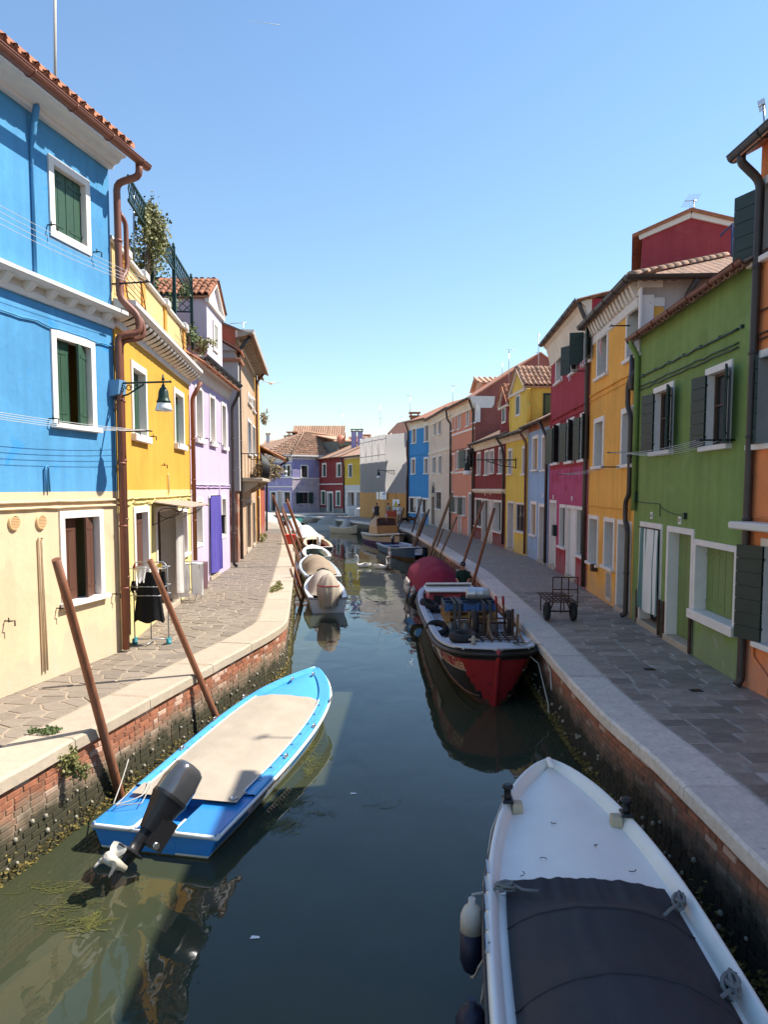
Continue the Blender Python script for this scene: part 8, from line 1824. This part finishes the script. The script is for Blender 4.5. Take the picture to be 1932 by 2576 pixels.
# --- swans, gull
M['feather'] = pbr('white_feather', (.80, .77, .72), .7, var=.05, bump=.25, bscale=12)
def skin(name, verts, edges, radii, mat, parent=None, loc=None, sub=2, root=0):
    me = bpy.data.meshes.new(name); me.from_pydata([tuple(v) for v in verts], edges, []); o = bpy.data.objects.new(name, me); COL.objects.link(o)
    o.modifiers.new('s', 'SKIN'); sv = me.skin_vertices[0].data
    for i, r in enumerate(radii): sv[i].radius = r if isinstance(r, tuple) else (r, r)
    sv[root].use_root = True; o.modifiers.new('u', 'SUBSURF').levels = sub
    bpy.context.view_layer.update(); me2 = bpy.data.meshes.new_from_object(o.evaluated_get(bpy.context.evaluated_depsgraph_get())); bpy.data.objects.remove(o); bpy.data.meshes.remove(me)
    me2.name = name; me2.materials.clear(); me2.materials.append(mat); me2.polygons.foreach_set('use_smooth', [True] * len(me2.polygons)); return obj(name, me2, parent, loc=loc)
def swan(label, px, py, rz):
    t = thing('swan', label, 'swan', gp(px, py, 0), rz, 'swans on the canal')
    K = .68; V = [(.62, 0, .22), (.42, 0, .16), (.12, 0, .16), (-.22, 0, .13), (-.42, 0, .16), (-.50, 0, .38), (-.43, 0, .62), (-.42, 0, .82), (-.50, 0, .94), (-.62, 0, .92)]
    t.scale = (K, K, K)
    skin('body', V, [(k, k + 1) for k in range(9)], [(.03, .05), (.12, .10), (.22, .19), (.21, .18), (.10, .10), (.055, .055), (.045, .045), (.045, .045), (.06, .055), (.035, .03)], M['feather'], t, root=2)
    for sy in (-1, 1): mb = MB(); mb.grid(lambda i, j: Vector((lerp(-.2, .62, i), sy * (.17 + .05 * math.sin(i * 3) - .15 * i ** 3), .12 + .22 * j * math.sin(min(1, i * 1.3 + .15) * 2.2) + .05 * i)), 10, 5); mb.build('wing', M['feather'], t, fix=False)
    mb = MB(); mb.lathe([(.026, 0), (.024, .05), (.012, .12), (.002, .14)], (-.645, 0, .915), 8, M=roty(-math.pi / 2 - .25)); mb.build('beak', pbr('swan_beak', (.55, .17, .04), .5), t); mb = MB(); mb.lathe([(.0, -.02), (.022, 0), (.0, .03)], (-.64, 0, .945), 6); mb.build('beak_knob', M['iron'], t); return t
swan('swan with straight neck facing left in the middle of the canal', 914, 1427, .1); swan('swan with its head turned right, nearer the blue hulled boat', 958, 1431, math.pi - .3)
gpos = yp(682, 966, 42); t = thing('seagull', 'white seagull gliding in the sky by the tall beige house', 'bird', gpos, .3); V = [(-.28, 0, 0), (-.12, 0, .02), (.1, 0, .02), (.3, 0, .0), (0, -.30, .12), (-.05, -.62, .02), (0, .30, .12), (-.05, .62, .02)]
skin('body', [Vector((v[1], v[0], v[2])) for v in V], [(0, 1), (1, 2), (2, 3), (1, 4), (4, 5), (1, 6), (6, 7)], [(.03, .03), (.06, .06), (.06, .05), (.03, .015), (.07, .018), (.02, .008), (.07, .018), (.02, .008)], M['feather'], t, root=1)
mb = MB(); mb.lathe([(.02, 0), (.002, .07)], (0, -.31, 0), 6, M=rotx(math.pi / 2)); mb.build('beak', M['sign_yellow'], t)
# --- vapour trail high in the sky
a, b_ = yp(612, 50, 9000), yp(702, 63, 9000); mb = MB(); mb.tube([a - a, (b_ - a) * .5, (b_ - a)], [.5, 4, 6], 8); ctr = NT('vapour'); ctr.b.inputs['Base Color'].default_value = (.9, .9, .9, 1); ctr.b.inputs['Alpha'].default_value = .35; tag(mb.build('vapour_trail', ctr.m, loc=a), 'short white vapour trail in the upper sky', 'vapour trail')
# ================================================================== PEOPLE
def person(label, loc, rz, H, pose, top, bottom, hair='hair', cap=None, dress=None, skirt=None, shoes=True, lean=0., bag=None, watch=False):
    """one skinned body; clothing and hair are its children. local -y is the way the figure faces"""
    t = thing('person', label, 'person', loc, rz); k = H / 1.70; f = lambda *p: Vector(p) * k
    pel, che, nek, hd = f(0, 0, .93), f(0, -lean * .25, 1.26), f(0, -lean * .42, 1.42), f(0, -lean * .55 - .02, 1.50)
    htop = f(0, -lean * .72 - .05, 1.66)
    V, E, Rr = [], [], []
    def a(v, r, p=None):
        V.append(Vector(v)); Rr.append((r * k, r * k) if not isinstance(r, tuple) else (r[0] * k, r[1] * k))
        if p is not None: E.append((p, len(V) - 1))
        return len(V) - 1
    i0 = a(pel, (.15, .11)); i1 = a(pel.lerp(che, .5), (.13, .10), i0); i2 = a(che, (.155, .105), i1); i3 = a(nek, (.052, .052), i2); i4 = a(hd, (.075, .085), i3); i5 = a(htop, (.062, .078), i4)
    L = pose
    for s, (el, ha) in ((-1, L[0]), (1, L[1])):
        sh = a(che + f(s * .175, 0, .09), .055, i2); e = a(che + f(s * .175, 0, .09) + f(*el), .042, sh); w_ = a(V[e] + f(*ha), .028, e); hnd = a(V[w_] + f(*ha) * .32, (.036, .022), w_)
        d = f(*ha).normalized(); 
        for q in range(4): a(V[hnd] + d * (.055 + (.012 if q in (1, 2) else 0)) * k + Vector(((q - 1.5) * .018 * k, 0, -.008)), .009, hnd)
        a(V[hnd] + d * .015 * k + Vector((-s * .035 * k, -.02 * k, 0)), .010, hnd)
    for s, st in ((-1, L[2]), (1, L[3])):
        hp = a(pel + f(s * .09, 0, -.05), .088, i0); kn = a(f(s * .10, st * .5 - .02, .49), .060, hp); an = a(f(s * .10, st, .09), .038, kn); a(f(s * .11, st - .14, .035), (.040, .03), an)
    skin('body', V, E, Rr, M['skin'], t, root=0)
    fd = (htop - hd).normalized(); c = hd.lerp(htop, .48)
    mb = MB(); mb.lathe([(.018, -.03), (.014, 0), (.004, .03)], c + f(0, -.098, -.01), 6); mb.build('nose', M['skin'], t)
    for s in (-1, 1):
        mb = MB(); mb.lathe([(.0, -.010), (.012, 0), (.0, .010)], c + f(s * .032, -.085, .022), 8); mb.build('eye', M['iron'], t); mb = MB(); mb.lathe([(.004, -.03), (.016, -.01), (.018, .015), (.004, .03)], c + f(s * .082, .0, .0), 7); mb.build('ear', M['skin'], t)
    mb = MB(); mb.bar(c + f(-.024, -.084, -.05), c + f(.024, -.084, -.05), .008, .008); mb.build('mouth', pbr('lip', (.30, .12, .10), .5), t)
    if hair:
        mb = MB(); mb.grid(lambda i, j: c + f(.088 * math.cos(2 * math.pi * i) * math.sin(lerp(.02, 1.95 if math.sin(2 * math.pi * i) > -.45 else 1.15, j)) * 1.05, .105 * math.sin(2 * math.pi * i) * math.sin(lerp(.02, 1.95 if math.sin(2 * math.pi * i) > -.45 else 1.15, j)), .02 + .115 * math.cos(lerp(.02, 1.95, j))), 22, 9, cu=True); mb.build('hair', M[hair], t, fix=False)
    if cap:
        mb = MB(); mb.grid(lambda i, j: c + f(.096 * math.cos(2 * math.pi * i) * math.sin(j * 1.5), .112 * math.sin(2 * math.pi * i) * math.sin(j * 1.5), .035 + .105 * math.cos(j * 1.5)), 22, 7, cu=True); mb.grid(lambda i, j: c + f(lerp(-.078, .078, i), -.095 - .095 * j * math.sin(math.pi * lerp(.1, .9, i)), .040 - .035 * j), 10, 4); cp = mb.build('cap', M[cap], t, fix=False)
        mb = MB(); mb.extr([(-.02, 0), (.02, 0), (.006, .022)], c + f(0, -.104, .06), c + f(0, -.112, .06), (1, 0, 0), (0, .35, .94)); mb.build('cap_emblem', M['white_gel'], cp)
    def shell(name, mat, secs, n=26, folds=0, fa=.01):
        mb = MB()
        def fn(i, j):
            kk = j * (len(secs) - 1); q = min(int(kk), len(secs) - 2); u = kk - q; A, Bq = secs[q], secs[q + 1]; an = 2 * math.pi * i; z, rx, ry, cy = [lerp(x, y, u) for x, y in zip(A, Bq)]; r = 1 + fa * math.sin(an * folds + z * 4) * (1 - j) if folds else 1
            return f(rx * r * math.cos(an), cy + ry * r * math.sin(an), z)
        mb.grid(fn, n, (len(secs) - 1) * 3, cu=True); return mb.build(name, M[mat], t, fix=False)
    def tube_cl(name, mat, pts, rs):
        mb = MB(); mb.tube(pts, rs, 10); return mb.build(name, M[mat], t, fix=False)
    cl = lambda z: -lean * .25 * max(0, (z - .93) / .33)
    top_o = shell('top', top, [(.80 if not dress else .93, .20, .15, 0), (.95, .195, .15, 0), (1.10, .17, .135, cl(1.1)), (1.25, .20, .145, cl(1.25)), (1.36, .19, .125, cl(1.36)), (1.42, .09, .085, cl(1.42))], folds=7, fa=.02)
    for s, (el, ha) in ((-1, L[0]), (1, L[1])):
        S0 = che + f(s * .155, 0, .09); e_ = S0 + f(s * .02, 0, 0) + f(*el); tube_cl('sleeve', top, [S0, S0.lerp(e_, .55), S0.lerp(e_, .85)], [.085 * k, .075 * k, .072 * k])
        if cap: tube_cl('sleeve_stripe', 'white_gel', [S0 + f(-s * .05, -.02, .075), S0 + f(s * .05, -.02, .062), S0.lerp(e_, .3) + f(s * .03, -.02, .06)], .014 * k)
    if dress: shell('dress', dress, [(.50, .25, .19, 0), (.7, .235, .18, 0), (.93, .20, .155, 0), (1.12, .175, .138, cl(1.1)), (1.15, .17, .13, cl(1.1))], folds=8, fa=.05)
    if skirt: shell('skirt', skirt, [(.10, .27, .22, 0), (.5, .24, .19, 0), (.85, .19, .15, 0), (.98, .165, .13, 0)], folds=9, fa=.06)
    if bottom:
        for s, st in ((-1, L[2]), (1, L[3])): tube_cl('trouser_leg', bottom, [f(s * .08, 0, .92), f(s * .095, st * .25, .70), f(s * .10, st * .5 - .02, .49), f(s * .10, st, .10)], [.125 * k, .105 * k, .082 * k, .068 * k])
        shell('waistband', bottom, [(.78, .19, .14, 0), (.90, .18, .14, 0), (.99, .165, .128, 0)])
    if shoes:
        for s, st in ((-1, L[2]), (1, L[3])): mb = MB(); mb.tube([f(s * .10, st + .05, .045), f(s * .105, st - .06, .045), f(s * .115, st - .17, .035)], [.045 * k, .05 * k, .036 * k], 9); mb.build('shoe', M['iron'], t)
    if bag:
        mb = MB(); mb.tube([f(-.12, -.10, 1.40), f(.0, .155, 1.22), f(.16, .12, 1.0)], .014 * k, 5); mb.build('bag_strap', M['black_cloth'], t)
    return t
for nm, c in (('dark_top', (.055, .05, .048)), ('stone_top', (.36, .31, .26)), ('white_top', (.66, .64, .62)), ('bottle_green', (.012, .035, .028)), ('khaki', (.33, .25, .19)), ('lilac_skirt', (.58, .54, .66)), ('navy', (.012, .016, .035))): M[nm] = fabric(nm, c)
down = ((-.04, .02, -.27), (.0, -.03, -.25)); downR = ((.04, .02, -.27), (.0, -.03, -.25)); fwd = ((-.03, -.06, -.25), (.06, -.20, -.08)); fwdR = ((.03, -.06, -.25), (-.06, -.20, -.08))
pb = BG.W(.40, .22, .0); q = yp(1168, 1455, 24.0)
person('boatman in a dark green striped-shoulder shirt and navy cap looking down behind the barge hatch', Vector((q.x, 24.35, .06)), rad(-8), 1.66, (fwd, fwdR, 0, 0), 'bottle_green', 'navy', hair=None, cap='navy', lean=.22)
g = gp(948, 1310); wA = person('woman in a short dark dress with a white bag seen from behind', g, math.pi + .2, 1.64, (fwd, downR, .03, -.03), 'dark_top', None, dress='dark_top')
g2 = gp(976, 1309.5); person('woman in a stone coloured top and long pale lilac skirt', g2, math.pi - .3, 1.62, (fwd, fwdR, 0, 0), 'stone_top', None, skirt='lilac_skirt')
g3 = gp(1004, 1317); person('woman in a white top and khaki trousers with a bag strap across her back', g3, math.pi + .15, 1.68, (down, fwdR, .06, -.05), 'white_top', 'khaki', bag=True)
b0 = thing('shoulder_bag', 'white shoulder bag at the left side of the woman in the dark dress', 'bag', g + Vector((-.32, -.05, .95)), .1); mb = MB(); mb.cbox(-.06, -.16, -.2, .06, .16, .2, .04); mb.build('body', M['white_cloth'], b0); mb = MB(); mb.tube([(0, -.12, .18), (.04, 0, .5), (0, .12, .18)], .012, 5); mb.build('strap', M['white_cloth'], b0)
def dog(label, px, py, rz, s, mat):
    t = thing('dog', label, 'dog', gp(px, py), rz); f = lambda *p: Vector(p) * s
    V = [f(-.30, 0, .36), f(-.15, 0, .36), f(.1, 0, .37), f(.25, 0, .36), f(.36, 0, .48), f(.46, 0, .54), f(.60, 0, .50), f(-.42, 0, .44), f(-.50, 0, .55)]; E = [(0, 1), (1, 2), (2, 3), (3, 4), (4, 5), (5, 6), (0, 7), (7, 8)]; Rr = [(.10, .10), (.11, .11), (.13, .14), (.12, .13), (.07, .08), (.075, .075), (.035, .035), (.025, .025), (.015, .015)]
    for sy in (-1, 1):
        n = len(V); V += [f(.22, sy * .07, .24), f(.23, sy * .07, .12), f(.22, sy * .07, .02)]; E += [(3, n), (n, n + 1), (n + 1, n + 2)]; Rr += [(.05, .05), (.03, .03), (.032, .026)]
        n = len(V); V += [f(-.22, sy * .08, .26), f(-.32, sy * .08, .15), f(-.29, sy * .08, .02)]; E += [(0, n), (n, n + 1), (n + 1, n + 2)]; Rr += [(.065, .065), (.03, .03), (.032, .026)]
    skin('body', V, E, [(a * s, b_ * s) for a, b_ in Rr], M[mat], t, root=2)
    for sy in (-1, 1): mb = MB(); mb.add([f(.42, sy * .05, .60), f(.48, sy * .07, .59), f(.43, sy * .09, .46), f(.40, sy * .07, .57)], [(0, 1, 2), (0, 2, 3), (1, 2, 3), (0, 1, 3)]); mb.build('ear', M[mat], t)
M['fur_black'] = pbr('black_fur', (.012, .012, .013), .9, bump=.5, bscale=80); M['fur_brown'] = pbr('brown_fur', (.16, .07, .03), .9, bump=.5, bscale=80)
dog('black dog standing by the plywood hoarding corner', 1020, 1316, .2, 1.0, 'fur_black'); dog('brown dog in front of the blue house doorway', 1037, 1316, .5, 1.0, 'fur_brown')
